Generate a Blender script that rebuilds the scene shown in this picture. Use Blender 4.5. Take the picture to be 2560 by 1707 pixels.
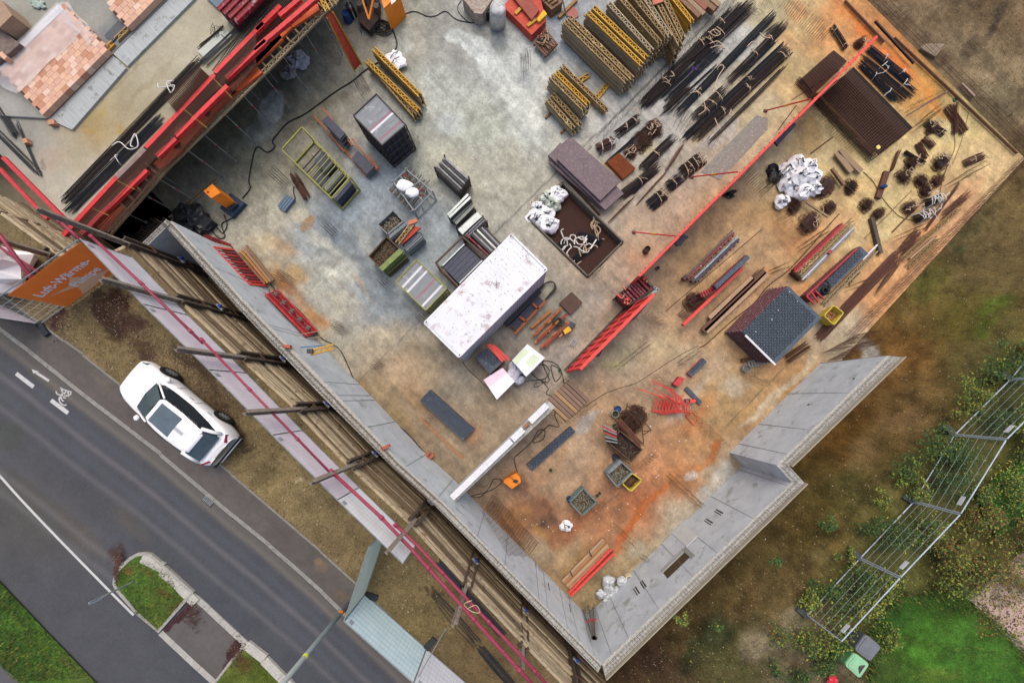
import bpy,math,random
import numpy as np
from mathutils import Vector,Matrix
random.seed(7);rng=np.random.default_rng(11)
R=math.radians
for o in list(bpy.data.objects):bpy.data.objects.remove(o)
SC=bpy.context.scene
COL=SC.collection
H=22.1
FP=1000.0
NX,NY=1300.0,990.0
cd=bpy.data.cameras.new('camera');cam=bpy.data.objects.new('camera',cd);COL.objects.link(cam)
cam.location=(0,0,H);cam.rotation_euler=(0,0,0)
cd.sensor_width=36;cd.lens=36*FP/2560
cd.shift_x=(1280-NX)/2560;cd.shift_y=(NY-853.5)/2560
cd.clip_start=.1;cd.clip_end=400
SC.camera=cam
wd=bpy.data.worlds.new('World');SC.world=wd;wd.use_nodes=True
nt=wd.node_tree;nt.nodes.clear()
sky=nt.nodes.new('ShaderNodeTexSky');sky.sky_type='NISHITA';sky.sun_disc=False
sky.sun_elevation=R(60);sky.sun_rotation=R(0);sky.air_density=1.0;sky.dust_density=6;sky.ozone_density=0.6
bg=nt.nodes.new('ShaderNodeBackground');bg.inputs[1].default_value=.15
wo=nt.nodes.new('ShaderNodeOutputWorld')
nt.links.new(sky.outputs[0],bg.inputs[0]);nt.links.new(bg.outputs[0],wo.inputs[0])
ld=bpy.data.lights.new('sun','SUN');ld.energy=0.6;ld.angle=R(90);ld.color=(1,.96,.9)
sun=bpy.data.objects.new('sun',ld);COL.objects.link(sun)
sun.rotation_euler=(R(-30),0,0);sun.location=(0,0,40)
vs=SC.view_settings;vs.view_transform='Standard';vs.look='None';vs.exposure=0.38;vs.gamma=1;vs.use_curve_mapping=False
def W(px,py,z=0.):return Vector(((px-NX)/FP*(H-z),-(py-NY)/FP*(H-z),z))
Y0=(0,430,860,1277)
def px(rc,x,y):return(640*(rc%10-1)+x/3.647,Y0[rc//10-1]+y/3.647)
def P(rc,x,y,z=0.):a=px(rc,x,y);return W(a[0],a[1],z)
def C(h,k=1.0):
 r=[]
 for i in(0,2,4):
  c=int(h[i:i+2],16)/255
  r.append((c/12.92 if c<=.04045 else((c+.055)/1.055)**2.4)*k)
 return(*r,1)
class MB:
 def __init__(s):s.v=[];s.f=[];s.m=[]
 def add(s,vs,fs,m=0):
  b=len(s.v);s.v+=[tuple(v)for v in vs];s.f+=[tuple(b+i for i in f)for f in fs];s.m+=[m]*len(fs);return s
 def prism(s,top,z0,m=0,drop=None):
  n=len(top);top=[Vector(p)for p in top]
  ar=sum(top[i].x*top[(i+1)%n].y-top[(i+1)%n].x*top[i].y for i in range(n))
  if ar<0:top=top[::-1]
  bot=[Vector((p.x,p.y,(p.z-drop)if drop is not None else z0))for p in top]
  fs=[tuple(range(n)),tuple(range(2*n-1,n-1,-1))]+[(i,n+i,n+(i+1)%n,(i+1)%n)for i in range(n)]
  return s.add(top+bot,fs,m)
 def bar(s,a,b,w,h,m=0,up=(0,0,1)):
  a=Vector(a);b=Vector(b);d=(b-a)
  if d.length<1e-6:return s
  d.normalize();up=Vector(up)
  sd=d.cross(up)
  if sd.length<1e-3:sd=d.cross(Vector((1,1,0)))
  sd.normalize();u=sd.cross(d).normalized()
  vs=[]
  for p in(a,b):
   for i,j in((-1,-1),(1,-1),(1,1),(-1,1)):vs.append(p+sd*(i*w/2)+u*(j*h/2))
  return s.add(vs,[(0,1,2,3),(7,6,5,4),(0,4,5,1),(1,5,6,2),(2,6,7,3),(3,7,4,0)],m)
 def box(s,c,sz,rz=0,m=0):
  c=Vector(c);d=Vector((math.cos(rz),math.sin(rz),0))*sz[0]/2
  return s.bar(c-d,c+d,sz[1],sz[2],m)
 def tube(s,pts,r,n=6,m=0,cap=True):
  pts=[Vector(p)for p in pts];k=len(pts);rs=r if isinstance(r,(list,tuple))else[r]*k
  vs=[];prev=None
  for i,p in enumerate(pts):
   d=(pts[min(i+1,k-1)]-pts[max(i-1,0)])
   d=d.normalized()if d.length>1e-9 else Vector((0,0,1))
   if prev is None:
    a=Vector((0,0,1))if abs(d.z)<.9 else Vector((1,0,0));x=d.cross(a).normalized()
   else:x=(prev-d*prev.dot(d));x=x.normalized()if x.length>1e-6 else d.orthogonal().normalized()
   prev=x;y=d.cross(x)
   for j in range(n):
    t=2*math.pi*j/n;vs.append(p+(x*math.cos(t)+y*math.sin(t))*rs[i])
  fs=[(i*n+j,i*n+(j+1)%n,(i+1)*n+(j+1)%n,(i+1)*n+j)for i in range(k-1)for j in range(n)]
  if cap:fs+=[tuple(range(n-1,-1,-1)),tuple(range((k-1)*n,k*n))]
  return s.add(vs,fs,m)
 def cyl(s,c,r,h,n=20,m=0,r2=None):
  c=Vector(c);return s.tube([c,c+Vector((0,0,h))],[r,r if r2 is None else r2],n,m)
 def ring(s,c,r,w,h,n=24,m=0):
  c=Vector(c);vs=[]
  for k in range(n):
   t=2*math.pi*k/n;e=Vector((math.cos(t),math.sin(t),0))
   vs+=[c+e*r,c+e*(r-w),c+e*(r-w)+Vector((0,0,h)),c+e*r+Vector((0,0,h))]
  fs=[]
  for k in range(n):
   a=4*k;b=4*((k+1)%n);fs+=[(a,b,b+3,a+3),(b+1,a+1,a+2,b+2),(a+3,b+3,b+2,a+2),(b,a,a+1,b+1)]
  return s.add(vs,fs,m)
 def blob(s,c,r,amp=.2,n=10,m=0,seed=0,flat=.0):
  rr=random.Random(seed);ph=[(rr.uniform(0,6.28),rr.uniform(1.5,5),rr.uniform(0,6.28),rr.uniform(1.5,5))for _ in range(5)]
  c=Vector(c);r=Vector(r)if not isinstance(r,(int,float))else Vector((r,r,r));vs=[];
  for i in range(n+1):
   th=math.pi*i/n
   for j in range(2*n):
    f=math.pi*j/n
    k=1+amp*sum(math.sin(a*math.cos(f)*1.3+p+th*a)*math.sin(b*math.sin(f)+q+th)for p,a,q,b in ph)/2
    z=math.cos(th)*k
    if flat and z<-flat:z=-flat
    vs.append(c+Vector((math.sin(th)*math.cos(f)*k*r.x,math.sin(th)*math.sin(f)*k*r.y,z*r.z)))
  fs=[(i*2*n+j,(i+1)*2*n+j,(i+1)*2*n+(j+1)%(2*n),i*2*n+(j+1)%(2*n))for i in range(n)for j in range(2*n)]
  return s.add(vs,fs,m)
 def mesh(s,name,mats,off=Vector((0,0,0)),smooth=False):
  me=bpy.data.meshes.new(name)
  me.from_pydata([(v[0]-off[0],v[1]-off[1],v[2]-off[2])for v in s.v],[],s.f)
  for mt in(mats if isinstance(mats,(list,tuple))else[mats]):me.materials.append(mt)
  if any(s.m):me.polygons.foreach_set('material_index',s.m)
  if smooth:me.polygons.foreach_set('use_smooth',[True]*len(s.f))
  me.update();return me
 def build(s,name,mats,parent,label=None,smooth=False,kind=None):
  off=Vector((0,0,0));p=parent
  while p:off+=p.location;p=p.parent
  o=bpy.data.objects.new(name,s.mesh(name,mats,off,smooth));COL.objects.link(o);o.parent=parent
  if label:o['label']=label
  if kind:o['kind']=kind
  return o
def thing(name,label,cat,loc=(0,0,0),rz=0,group=None):
 o=bpy.data.objects.new(name,None);COL.objects.link(o);o.location=loc;o.rotation_euler=(0,0,rz)
 o.empty_display_size=.2;o['label']=label;o['category']=cat
 if group:o['group']=group
 return o
def solo(name,label,cat,mb,mats,group=None,smooth=False,kind=None):
 a=np.array(mb.v);off=Vector((float(a[:,0].mean()),float(a[:,1].mean()),float(a[:,2].min())))
 o=bpy.data.objects.new(name,mb.mesh(name,mats,off,smooth));COL.objects.link(o);o.location=off
 o['label']=label;o['category']=cat
 if group:o['group']=group
 if kind:o['kind']=kind
 return o
def struct(name,mb,mats,smooth=False,kind='structure',label=None,cat=None):
 o=bpy.data.objects.new(name,mb.mesh(name,mats,smooth=smooth));COL.objects.link(o);o['kind']=kind
 if label:o['label']=label
 if cat:o['category']=cat
 return o
def dup(root,loc,rz=0,label=None,group=None,sc=None):
 r=root.copy();COL.objects.link(r);r.location=loc;r.rotation_euler=(0,0,rz)
 if sc:r.scale=(sc,sc,sc)if isinstance(sc,(int,float))else sc
 if label:r['label']=label
 if group:r['group']=group
 for ch in list(root.children):
  c=ch.copy();COL.objects.link(c);c.parent=r
  for g in list(ch.children):
   d=g.copy();COL.objects.link(d);d.parent=c
 return r
def kids(o):
 for c in list(o.children):kids(c)
 bpy.data.objects.remove(o)
def nn(t,typ,**kw):
 n=t.nodes.new(typ)
 for k,v in kw.items():
  if k in n.inputs:n.inputs[k].default_value=v
  else:setattr(n,k,v)
 return n
MATS={}
def M(key,c1,c2=None,scale=3,rough=.8,metal=0.,bump=.0,grain=None,var=.0,spots=None,contrast=1.,spec=.35,spotscale=14,alpha=None,transl=0):
 """noise-mixed procedural material; grain 'u'/'v' = fibres along the two building axes, 'x' = along local x"""
 if key in MATS:return MATS[key]
 m=bpy.data.materials.new(key);m.use_nodes=True;t=m.node_tree;b=t.nodes['Principled BSDF'];L=t.links
 b.inputs['Roughness'].default_value=rough;b.inputs['Metallic'].default_value=metal;b.inputs['Specular IOR Level'].default_value=spec
 c2=c2 or c1;A=C(c1);B=C(c2)
 if grain=='x':co=nn(t,'ShaderNodeTexCoord').outputs['Object']
 else:co=nn(t,'ShaderNodeNewGeometry').outputs['Position']
 mp=nn(t,'ShaderNodeMapping');L.new(co,mp.inputs[0])
 if grain:
  if grain!='x':mp.inputs['Rotation'].default_value=(0,0,R(-45 if grain=='u' else 45))
  mp2=nn(t,'ShaderNodeMapping');mp2 .inputs['Scale'].default_value=(.5,9,9);L.new(mp.outputs[0],mp2 .inputs[0]);mp=mp2
 n=nn(t,'ShaderNodeTexNoise',Scale=scale,Detail=8,Roughness=.62);L.new(mp.outputs[0],n.inputs['Vector'])
 rp=nn(t,'ShaderNodeMapRange');w=.22/contrast
 rp.inputs[1].default_value=.5-w;rp.inputs[2].default_value=.5+w;L.new(n.outputs[0],rp.inputs[0])
 mx=nn(t,'ShaderNodeMix',data_type='RGBA');mx.inputs[6].default_value=A;mx.inputs[7].default_value=B
 L.new(rp.outputs[0],mx.inputs[0]);out=mx.outputs[2]
 if spots:
  n2=nn(t,'ShaderNodeTexNoise',Scale=spotscale,Detail=5,Roughness=.7)
  L.new(nn(t,'ShaderNodeNewGeometry').outputs['Position'],n2 .inputs['Vector'])
  r2=nn(t,'ShaderNodeMapRange');r2 .inputs[1].default_value=.56;r2 .inputs[2].default_value=.68;L.new(n2 .outputs[0],r2 .inputs[0])
  m2=nn(t,'ShaderNodeMix',data_type='RGBA');L.new(r2 .outputs[0],m2 .inputs[0]);L.new(out,m2 .inputs[6]);m2 .inputs[7].default_value=C(spots);out=m2 .outputs[2]
 if var:
  oi=nn(t,'ShaderNodeObjectInfo');r3=nn(t,'ShaderNodeMapRange');r3 .inputs[3].default_value=1-var;r3 .inputs[4].default_value=1+var
  L.new(oi.outputs['Random'],r3 .inputs[0]);hs=nn(t,'ShaderNodeHueSaturation');L.new(r3 .outputs[0],hs.inputs['Value']);L.new(out,hs.inputs['Color']);out=hs.outputs[0]
 L.new(out,b.inputs['Base Color'])
 if bump:
  bp=nn(t,'ShaderNodeBump',Strength=bump,Distance=.02);L.new(n.outputs[0],bp.inputs['Height']);L.new(bp.outputs[0],b.inputs['Normal'])
 if alpha is not None:b.inputs['Alpha'].default_value=alpha
 if transl:
  tb=nn(t,'ShaderNodeBsdfTranslucent');L.new(out,tb.inputs[0]);ms=nn(t,'ShaderNodeMixShader');ms.inputs[0].default_value=transl;L.new(b.outputs[0],ms.inputs[1]);L.new(tb.outputs[0],ms.inputs[2]);L.new(ms.outputs[0],t.nodes['Material Output'].inputs[0])
 MATS[key]=m;return m
def M_attr(key,fine=9.,amt=.25,speck=.0,speckcol='2a2620',speckscale=30,rough=.85,bump=.15,bscale=25,streak=None,speck2=None,spec=.3):
 """base colour comes from the painted colour attribute (stains and patches of the surface), broken up by noise"""
 m=bpy.data.materials.new(key);m.use_nodes=True;t=m.node_tree;b=t.nodes['Principled BSDF'];L=t.links
 b.inputs['Roughness'].default_value=rough;b.inputs['Specular IOR Level'].default_value=spec
 at=nn(t,'ShaderNodeVertexColor',layer_name='col');pos=nn(t,'ShaderNodeNewGeometry').outputs['Position']
 n=nn(t,'ShaderNodeTexNoise',Scale=fine,Detail=10,Roughness=.7);L.new(pos,n.inputs['Vector'])
 r=nn(t,'ShaderNodeMapRange');r.inputs[1].default_value=.25;r.inputs[2].default_value=.75;r.inputs[3].default_value=1-amt;r.inputs[4].default_value=1+amt
 L.new(n.outputs[0],r.inputs[0]);hs=nn(t,'ShaderNodeHueSaturation');L.new(r.outputs[0],hs.inputs['Value']);L.new(at.outputs[0],hs.inputs['Color']);out=hs.outputs[0]
 def sp(out,sc,thr,amount,colr,det=2):
  n2=nn(t,'ShaderNodeTexNoise',Scale=sc,Detail=det,Roughness=.6);L.new(pos,n2 .inputs['Vector'])
  r2=nn(t,'ShaderNodeMapRange');r2 .inputs[1].default_value=thr;r2 .inputs[2].default_value=thr+.06;r2 .inputs[4].default_value=amount;L.new(n2 .outputs[0],r2 .inputs[0])
  m2=nn(t,'ShaderNodeMix',data_type='RGBA');L.new(r2 .outputs[0],m2 .inputs[0]);L.new(out,m2 .inputs[6]);m2 .inputs[7].default_value=C(colr);return m2 .outputs[2]
 if speck:out=sp(out,speckscale,.66,speck,speckcol)
 if speck2:out=sp(out,speck2[0],speck2[1],speck2[2],speck2[3])
 if streak:
  mp=nn(t,'ShaderNodeMapping');mp.inputs['Rotation'].default_value=(0,0,R(streak[0]));L.new(pos,mp.inputs[0])
  mp2=nn(t,'ShaderNodeMapping');mp2 .inputs['Scale'].default_value=(.25,5,1);L.new(mp.outputs[0],mp2 .inputs[0])
  n3=nn(t,'ShaderNodeTexNoise',Scale=streak[1],Detail=5,Roughness=.6);L.new(mp2 .outputs[0],n3 .inputs['Vector'])
  r3=nn(t,'ShaderNodeMapRange');r3 .inputs[1].default_value=.3;r3 .inputs[2].default_value=.7;r3 .inputs[3].default_value=1-streak[2];r3 .inputs[4].default_value=1+streak[2]
  L.new(n3 .outputs[0],r3 .inputs[0]);h3=nn(t,'ShaderNodeHueSaturation');L.new(r3 .outputs[0],h3 .inputs['Value']);L.new(out,h3 .inputs['Color']);out=h3 .outputs[0]
 L.new(out,b.inputs['Base Color'])
 nb=nn(t,'ShaderNodeTexNoise',Scale=bscale,Detail=6,Roughness=.65);L.new(pos,nb.inputs['Vector'])
 bp=nn(t,'ShaderNodeBump',Strength=bump,Distance=.03);L.new(nb.outputs[0],bp.inputs['Height']);L.new(bp.outputs[0],b.inputs['Normal'])
 return m
NG={}
def vnoise(x,y,seed,n=256):
 if seed not in NG:NG[seed]=np.random.default_rng(seed).random((n,n))
 g=NG[seed];xi=np.floor(x).astype(int);yi=np.floor(y).astype(int)
 fx=x-xi;fy=y-yi;fx=fx*fx*(3-2*fx);fy=fy*fy*(3-2*fy);a=xi%n;b=(xi+1)%n;c=yi%n;d=(yi+1)%n
 return(g[a,c]*(1-fx)+g[b,c]*fx)*(1-fy)+(g[a,d]*(1-fx)+g[b,d]*fx)*fy
def fbm(x,y,seed,o=5):
 s=0;w=1;tw=0
 for i in range(o):s=s+w*vnoise(x*2**i+17*i,y*2**i+31*i,seed+i);tw+=w;w*=.55
 return s/tw
def lin(h):return np.array(C(h)[:3])
def paint(X,Y,ctl,blobs,warp=26,soft=90,noise=.16,seed=1,wscale=70.):
 """X,Y: photo-pixel coordinates of the vertices. ctl: colour samples. blobs: (x,y,rx,ry,angle,hex,strength)"""
 wx=X+warp*(fbm(X/wscale,Y/wscale,seed)-.5)*2;wy=Y+warp*(fbm(X/wscale,Y/wscale,seed+50)-.5)*2
 col=np.zeros(X.shape+(3,));tw=np.zeros(X.shape)
 for(a,b,h)in ctl:
  w=1/(((wx-a)**2+(wy-b)**2)/soft**2+.25)**2
  col+=w[...,None]*lin(h);tw+=w
 col/=tw[...,None]
 for bl in blobs:
  a,b,rx,ry,an,h,s=bl[:7];ed=bl[7]if len(bl)>7 else.5
  ca,sa=math.cos(R(an)),math.sin(R(an));wa=.45 if ed<.2 else 1
  ux=X+(wx-X)*wa-a;uy=Y+(wy-Y)*wa-b
  dx=ux*ca+uy*sa;dy=-ux*sa+uy*ca
  d=np.sqrt((dx/rx)**2+(dy/ry)**2)
  k=np.clip((1+ed-d)/(2*ed),0,1);k=k*k*(3-2*k)
  k=k*np.clip(s*(.55+.9*fbm(X/14,Y/14,seed+int(abs(a))%90)),0,1)
  col=col*(1-k[...,None])+lin(h)*k[...,None]
 f=1+noise*2*(fbm(X/38,Y/38,seed+7,6)-.5)*1.6
 g=1+noise*(fbm(X/9,Y/9,seed+9,3)-.5)*1.6
 return np.clip(col*(f*g)[...,None]*.8,0,1)
def grid(name,corners,nu,nv,zf,colf,mat,kind='structure'):
 """bilinear grid over 4 world corners; zf(x,y)->z ; colf(pxX,pxY)->rgb"""
 A,B,Cc,D=[np.array(c[:2])for c in corners]
 u,v=np.meshgrid(np.linspace(0,1,nu+1),np.linspace(0,1,nv+1),indexing='ij')
 XY=(1-u)[...,None]*(1-v)[...,None]*A+u[...,None]*(1-v)[...,None]*B+(u*v)[...,None]*Cc+((1-u)*v)[...,None]*D
 x=XY[...,0];y=XY[...,1];z=zf(x,y)+0*x
 pX=NX+x*FP/(H-z);pY=NY-y*FP/(H-z)
 rgb=colf(pX,pY)
 n=(nu+1)*(nv+1);idx=np.arange(n).reshape(nu+1,nv+1)
 q=np.stack([idx[:-1,:-1],idx[1:,:-1],idx[1:,1:],idx[:-1,1:]],-1).reshape(-1,4)
 ar=np.cross(B-A,D-A)
 if ar<0:q=q[:,::-1]
 me=bpy.data.meshes.new(name);me.vertices.add(n);me.vertices.foreach_set('co',np.stack([x,y,z],-1).reshape(-1).astype(np.float32))
 nf=len(q);me.loops.add(nf*4);me.loops.foreach_set('vertex_index',q.reshape(-1).astype(np.int32))
 me.polygons.add(nf);me.polygons.foreach_set('loop_start',np.arange(0,nf*4,4,dtype=np.int32));me.polygons.foreach_set('loop_total',np.full(nf,4,np.int32))
 me.update();me.polygons.foreach_set('use_smooth',[True]*nf)
 ca=me.color_attributes.new('col','FLOAT_COLOR','POINT')
 ca.data.foreach_set('color',np.concatenate([rgb.reshape(-1,3),np.ones((n,1))],1).reshape(-1).astype(np.float32))
 me.materials.append(mat);o=bpy.data.objects.new(name,me);COL.objects.link(o);o['kind']=kind;return o
def ctl(s):
 r=[]
 for t in s.split(';'):
  t=t.split()
  if len(t)==3:r.append((float(t[0]),float(t[1]),t[2]))
 return r
FLOOR=ctl("""700 300 8f8672;900 60 8d8371;1000 120 a39b86;1100 200 b5b3a4;1200 330 aaa894;1150 120 9a958a;1320 200 b8b8ae;1400 60 8f9498;1330 300 b5b5a8;1050 400 9d9a86;900 330 9a9180;800 300 968b74;750 420 9c927c;
640 420 8c8670;700 560 b5aa92;760 600 989a96;850 520 8f9698;950 470 8d9396;1100 560 9ba09e;1150 430 a99f88;1250 430 aaa48e;1200 500 a79f8b;880 650 a39f90;700 700 b09b7a;800 720 aaa593;900 750 8c9294;1000 620 868d90;
850 830 a8a18e;930 870 9b8e78;760 830 a3957a;1000 940 a08a6a;1050 1050 8f7d64;1150 1120 8e7d66;1200 950 9c8c72;980 1000 947f5f;1300 930 8c8378;1250 1000 96856c;1400 850 9b9080;1400 780 97907e;1500 700 a3927c;
1480 480 aaa08c;1600 600 ab977c;1700 420 a79a86;1650 500 a9977f;1560 330 a9aaa4;1700 200 b0b1ab;1850 100 aeb0aa;1650 350 a8a8a0;1850 300 b0a684;1800 560 b08f62;1750 700 b08d60;1850 650 b8956a;1700 800 aa8c68;
1600 850 a8957c;1650 950 ab9172;1550 900 a8987e;1500 1000 a98a68;1550 1100 ab8660;1450 1100 a98e70;1400 1200 a58a6c;1350 1300 93694a;1500 1300 a3714a;1600 1250 a8683e;1700 1200 ab7446;1750 1100 b08455;
1800 1000 a3865a;1850 950 ad8d63;1950 950 a8855a;1800 1180 b0a088;1700 1300 a9a08a;1400 1420 a08664;1500 1450 95835f;1550 1400 9f8b68;1950 700 b08e66;2050 650 bf9a6a;2100 600 c2a274;2200 500 bfae80;2250 400 c2b083;
2150 300 b8a878;2000 400 b9ab86;1950 300 aca483;2000 50 c0a878;2080 60 c89055;2200 130 c98545;2300 230 b98a45;2400 300 b8a878;2480 420 c4ad84;2400 550 bd9672;2300 650 bf946b;2200 760 c08f64;2120 830 b0a590;1930 30 b5ab85;1990 200 b5a070""")
FB=[(1190,120,50,28,35,'d0cfc4',.9,.12),(1240,180,60,30,45,'cfcdc0',.9,.12),(1300,260,75,34,45,'cbc9bb',.9,.15),(1140,90,24,20,0,'cbcabd',.8,.15),(1010,110,20,45,20,'bdbaa9',.6,.3),(1120,300,40,25,20,'c3c3ba',.6,.4),(1030,250,22,40,-20,'c2bfae',.5,.3),(700,250,45,60,40,'756d58',.55,.15),(600,300,60,40,-40,'8b8468',.6,.3),(680,270,30,45,30,'c3c0b2',.8,.12),(640,330,40,30,-30,'a7a494',.7,.2),(770,300,90,26,-35,'8e8060',.5,.4),(830,250,40,26,-30,'867c66',.5,.5),(760,390,60,18,-30,'8b8264',.6,.5),(830,350,45,28,30,'6f7576',.6,.6),(930,390,60,34,40,'787d7e',.6,.6),(1010,440,60,34,45,'7a8082',.6,.6),(870,470,50,34,45,'7c8283',.6,.6),(1120,410,50,30,30,'c3bb9f',.5,.5),(1180,480,40,26,-20,'bdb49a',.5,.5),(860,600,70,22,45,'727b80',.7,.5),(930,690,80,22,45,'747c80',.7,.5),(1000,770,60,24,45,'747c80',.6,.5),(820,570,30,20,45,'6b7479',.6,.5),(750,540,18,22,35,'c9bb9b',.7,.15),(770,560,24,12,-50,'a57a4b',.8,.15),(800,600,30,16,30,'c2b9a4',.6,.3),(710,620,35,22,30,'b98a4d',.55,.6),(700,700,30,16,50,'a26a35',.7,.5),(740,690,26,18,40,'b98f50',.7,.5),(725,720,26,12,50,'9d6433',.75,.4),(770,770,50,16,50,'ad7a45',.6,.5),(790,790,25,12,40,'b9803f',.6,.5),(660,610,30,24,0,'c2a87c',.5,.5),(850,700,60,14,45,'c9c2ad',.5,.4),(830,680,50,7,-45,'d0cab8',.4,.5),(900,720,50,5,45,'c2a07a',.6,.4),(860,760,40,24,40,'c4b694',.5,.4),(950,840,40,20,40,'c2b294',.5,.3),(880,790,60,18,-45,'98948a',.5,.4),(970,760,40,40,0,'8b9293',.5,.6),(900,960,26,20,30,'8c6d3f',.7,.4),(1000,1060,40,30,30,'7f6a45',.6,.5),(1040,990,50,20,50,'8f6a3f',.4,.5),(1070,1140,40,16,50,'8a6a45',.5,.5),(1180,1090,30,24,0,'9f6d48',.5,.6),(1010,930,60,40,20,'b3987a',.4,.6),(1150,960,60,50,0,'8d8a7c',.4,.6),(1130,1000,30,20,0,'9b8d78',.4,.6),(1460,620,40,24,-30,'b5936e',.4,.6),(1600,640,40,30,-40,'a97c56',.5,.6),(1530,560,26,20,0,'9c9788',.5,.6),(1480,740,34,26,-40,'8f8a80',.6,.6),(1400,900,40,20,-40,'8d887e',.6,.5),(1560,760,50,22,-45,'b0a084',.5,.6),(1720,630,50,26,-40,'bd9a66',.5,.6),(1800,640,70,30,-45,'c4a880',.5,.5),(1850,600,60,24,-40,'cfa877',.4,.6),(1960,560,40,60,30,'b07f4e',.6,.5),(1930,520,40,40,0,'b5925a',.6,.5),(1880,540,40,26,0,'b58b55',.5,.6),(2060,520,60,40,-30,'bba06c',.5,.5),(2010,480,40,20,-40,'b3835a',.7,.4),(2110,560,40,26,-40,'c39c70',.6,.5),(2160,640,30,50,35,'c79766',.6,.5),(2010,600,60,26,-45,'c58d5a',.7,.4),(1900,700,40,18,-45,'b77d45',.7,.5),(1990,740,60,20,-45,'c48a58',.6,.5),(2150,730,60,18,-45,'c4875a',.6,.5),(2300,600,90,16,-45,'c98f62',.6,.5),(2430,480,60,18,-45,'c99a72',.6,.5),(2140,600,26,60,30,'bfb489',.5,.5),(2230,560,40,26,-30,'d0c394',.5,.5),(2150,60,90,16,44,'cc7128',.85,.4),(2230,150,70,16,45,'d0752b',.85,.4),(2330,250,60,14,45,'c58434',.7,.5),(2100,30,40,20,30,'c98a4c',.6,.5),(2000,30,26,20,0,'b87848',.6,.6),(1970,90,40,26,20,'c09257',.5,.6),(2050,140,40,24,20,'bd8f58',.5,.5),(2200,340,50,30,-20,'c0ae74',.5,.5),(1960,170,34,18,-40,'b8a86c',.6,.5),(1930,330,30,60,-45,'bfb28a',.5,.5),(2030,330,34,60,-20,'a98a4c',.7,.3),(2000,370,40,30,30,'a8905c',.6,.5),(2060,430,50,26,20,'c0a86e',.5,.5),(2350,330,40,26,0,'c8bc94',.5,.5),(2440,370,50,26,45,'cdb88a',.5,.5),(2150,470,60,26,-10,'c2a26c',.5,.5),(2310,440,40,26,0,'ab9a5c',.5,.5),(1800,330,60,26,-45,'a3a5a4',.6,.4),(1860,200,40,40,0,'c0a578',.4,.5),(1750,330,30,16,-45,'c2ab7c',.5,.5),(1690,440,30,30,0,'989890',.5,.5),(1610,380,34,20,-30,'c2b27c',.6,.5),(1520,430,26,20,0,'b8a15c',.6,.4),(1600,480,50,26,-40,'a8a294',.5,.5),(1650,870,60,24,-45,'b8a67c',.6,.5),(1560,880,40,24,-40,'aaa684',.6,.5),(1530,910,30,16,0,'9f9a68',.6,.5),(1720,880,40,26,0,'b8a98a',.5,.5),(1800,820,50,20,-45,'b3935c',.5,.5),(1790,920,40,40,0,'b5a286',.5,.5),(1830,970,30,20,0,'c0b8a2',.6,.5),(1870,870,50,30,-40,'b0885a',.5,.5),(1940,910,40,24,-45,'b98d5c',.5,.5),(1710,1010,80,14,-45,'b9b2a2',.5,.5),(1660,1080,50,20,-45,'b2805a',.6,.5),(1740,1050,60,20,-50,'bd7f4a',.7,.5),(1780,1130,40,12,-50,'b26a2e',.8,.4),(1850,1040,50,12,-45,'a98855',.6,.5),(1810,1190,26,40,20,'bcbab0',.8,.35),(1770,1240,24,20,0,'b0b0aa',.8,.35),(1725,1195,20,12,-20,'adaca6',.7,.2),(1740,1170,20,12,-40,'b5702f',.6,.5),(1890,1100,40,12,-45,'b88845',.6,.5),(1560,1190,60,26,-40,'b57a52',.5,.5),(1620,1160,70,22,-45,'b98258',.6,.5),(1560,1330,90,9,-46,'ad5a24',.9,.35),(1630,1250,80,10,-46,'b06128',.8,.4),(1500,1370,70,26,-45,'a26a48',.5,.6),(1450,1300,60,20,-45,'9e6038',.65,.5),(1480,1240,60,26,-30,'8f6a4c',.5,.6),(1400,1340,40,26,-30,'8e5a36',.7,.5),(1350,1290,30,40,-20,'6b4228',.6,.4),(1372,1310,24,14,20,'4e3626',.7,.3),(1350,1330,30,12,40,'a8813e',.6,.4),(1300,1220,20,26,0,'5b4333',.6,.4),(1318,1235,26,8,60,'4a3528',.6,.4),(1290,1290,30,40,40,'9a6b3a',.7,.4),(1340,1370,26,40,-40,'a69a80',.6,.5),(1440,1140,60,30,-40,'b39a7c',.5,.5),(1470,1060,40,12,-50,'9aa0a0',.6,.4),(1350,1200,60,20,-45,'ae8460',.5,.5),(1390,1130,40,26,-45,'b8936c',.5,.5),(1440,1420,60,26,-45,'a08250',.5,.5),(1530,1480,60,20,-45,'8f8158',.5,.5),(1640,1370,50,16,-45,'b0a584',.6,.5),(1590,1420,40,12,-45,'bdb8a4',.6,.4),(1700,1330,26,26,0,'a8b0b2',.6,.4),(1600,1370,30,20,0,'a8a898',.5,.4),(1620,1460,70,9,-45,'b8b4a2',.5,.4),(1980,960,90,9,-45,'b8b2a0',.6,.4),(1900,1020,60,8,-45,'bdb5a0',.6,.4),(1330,700,24,90,-45,'96917f',.4,.5),]
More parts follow.
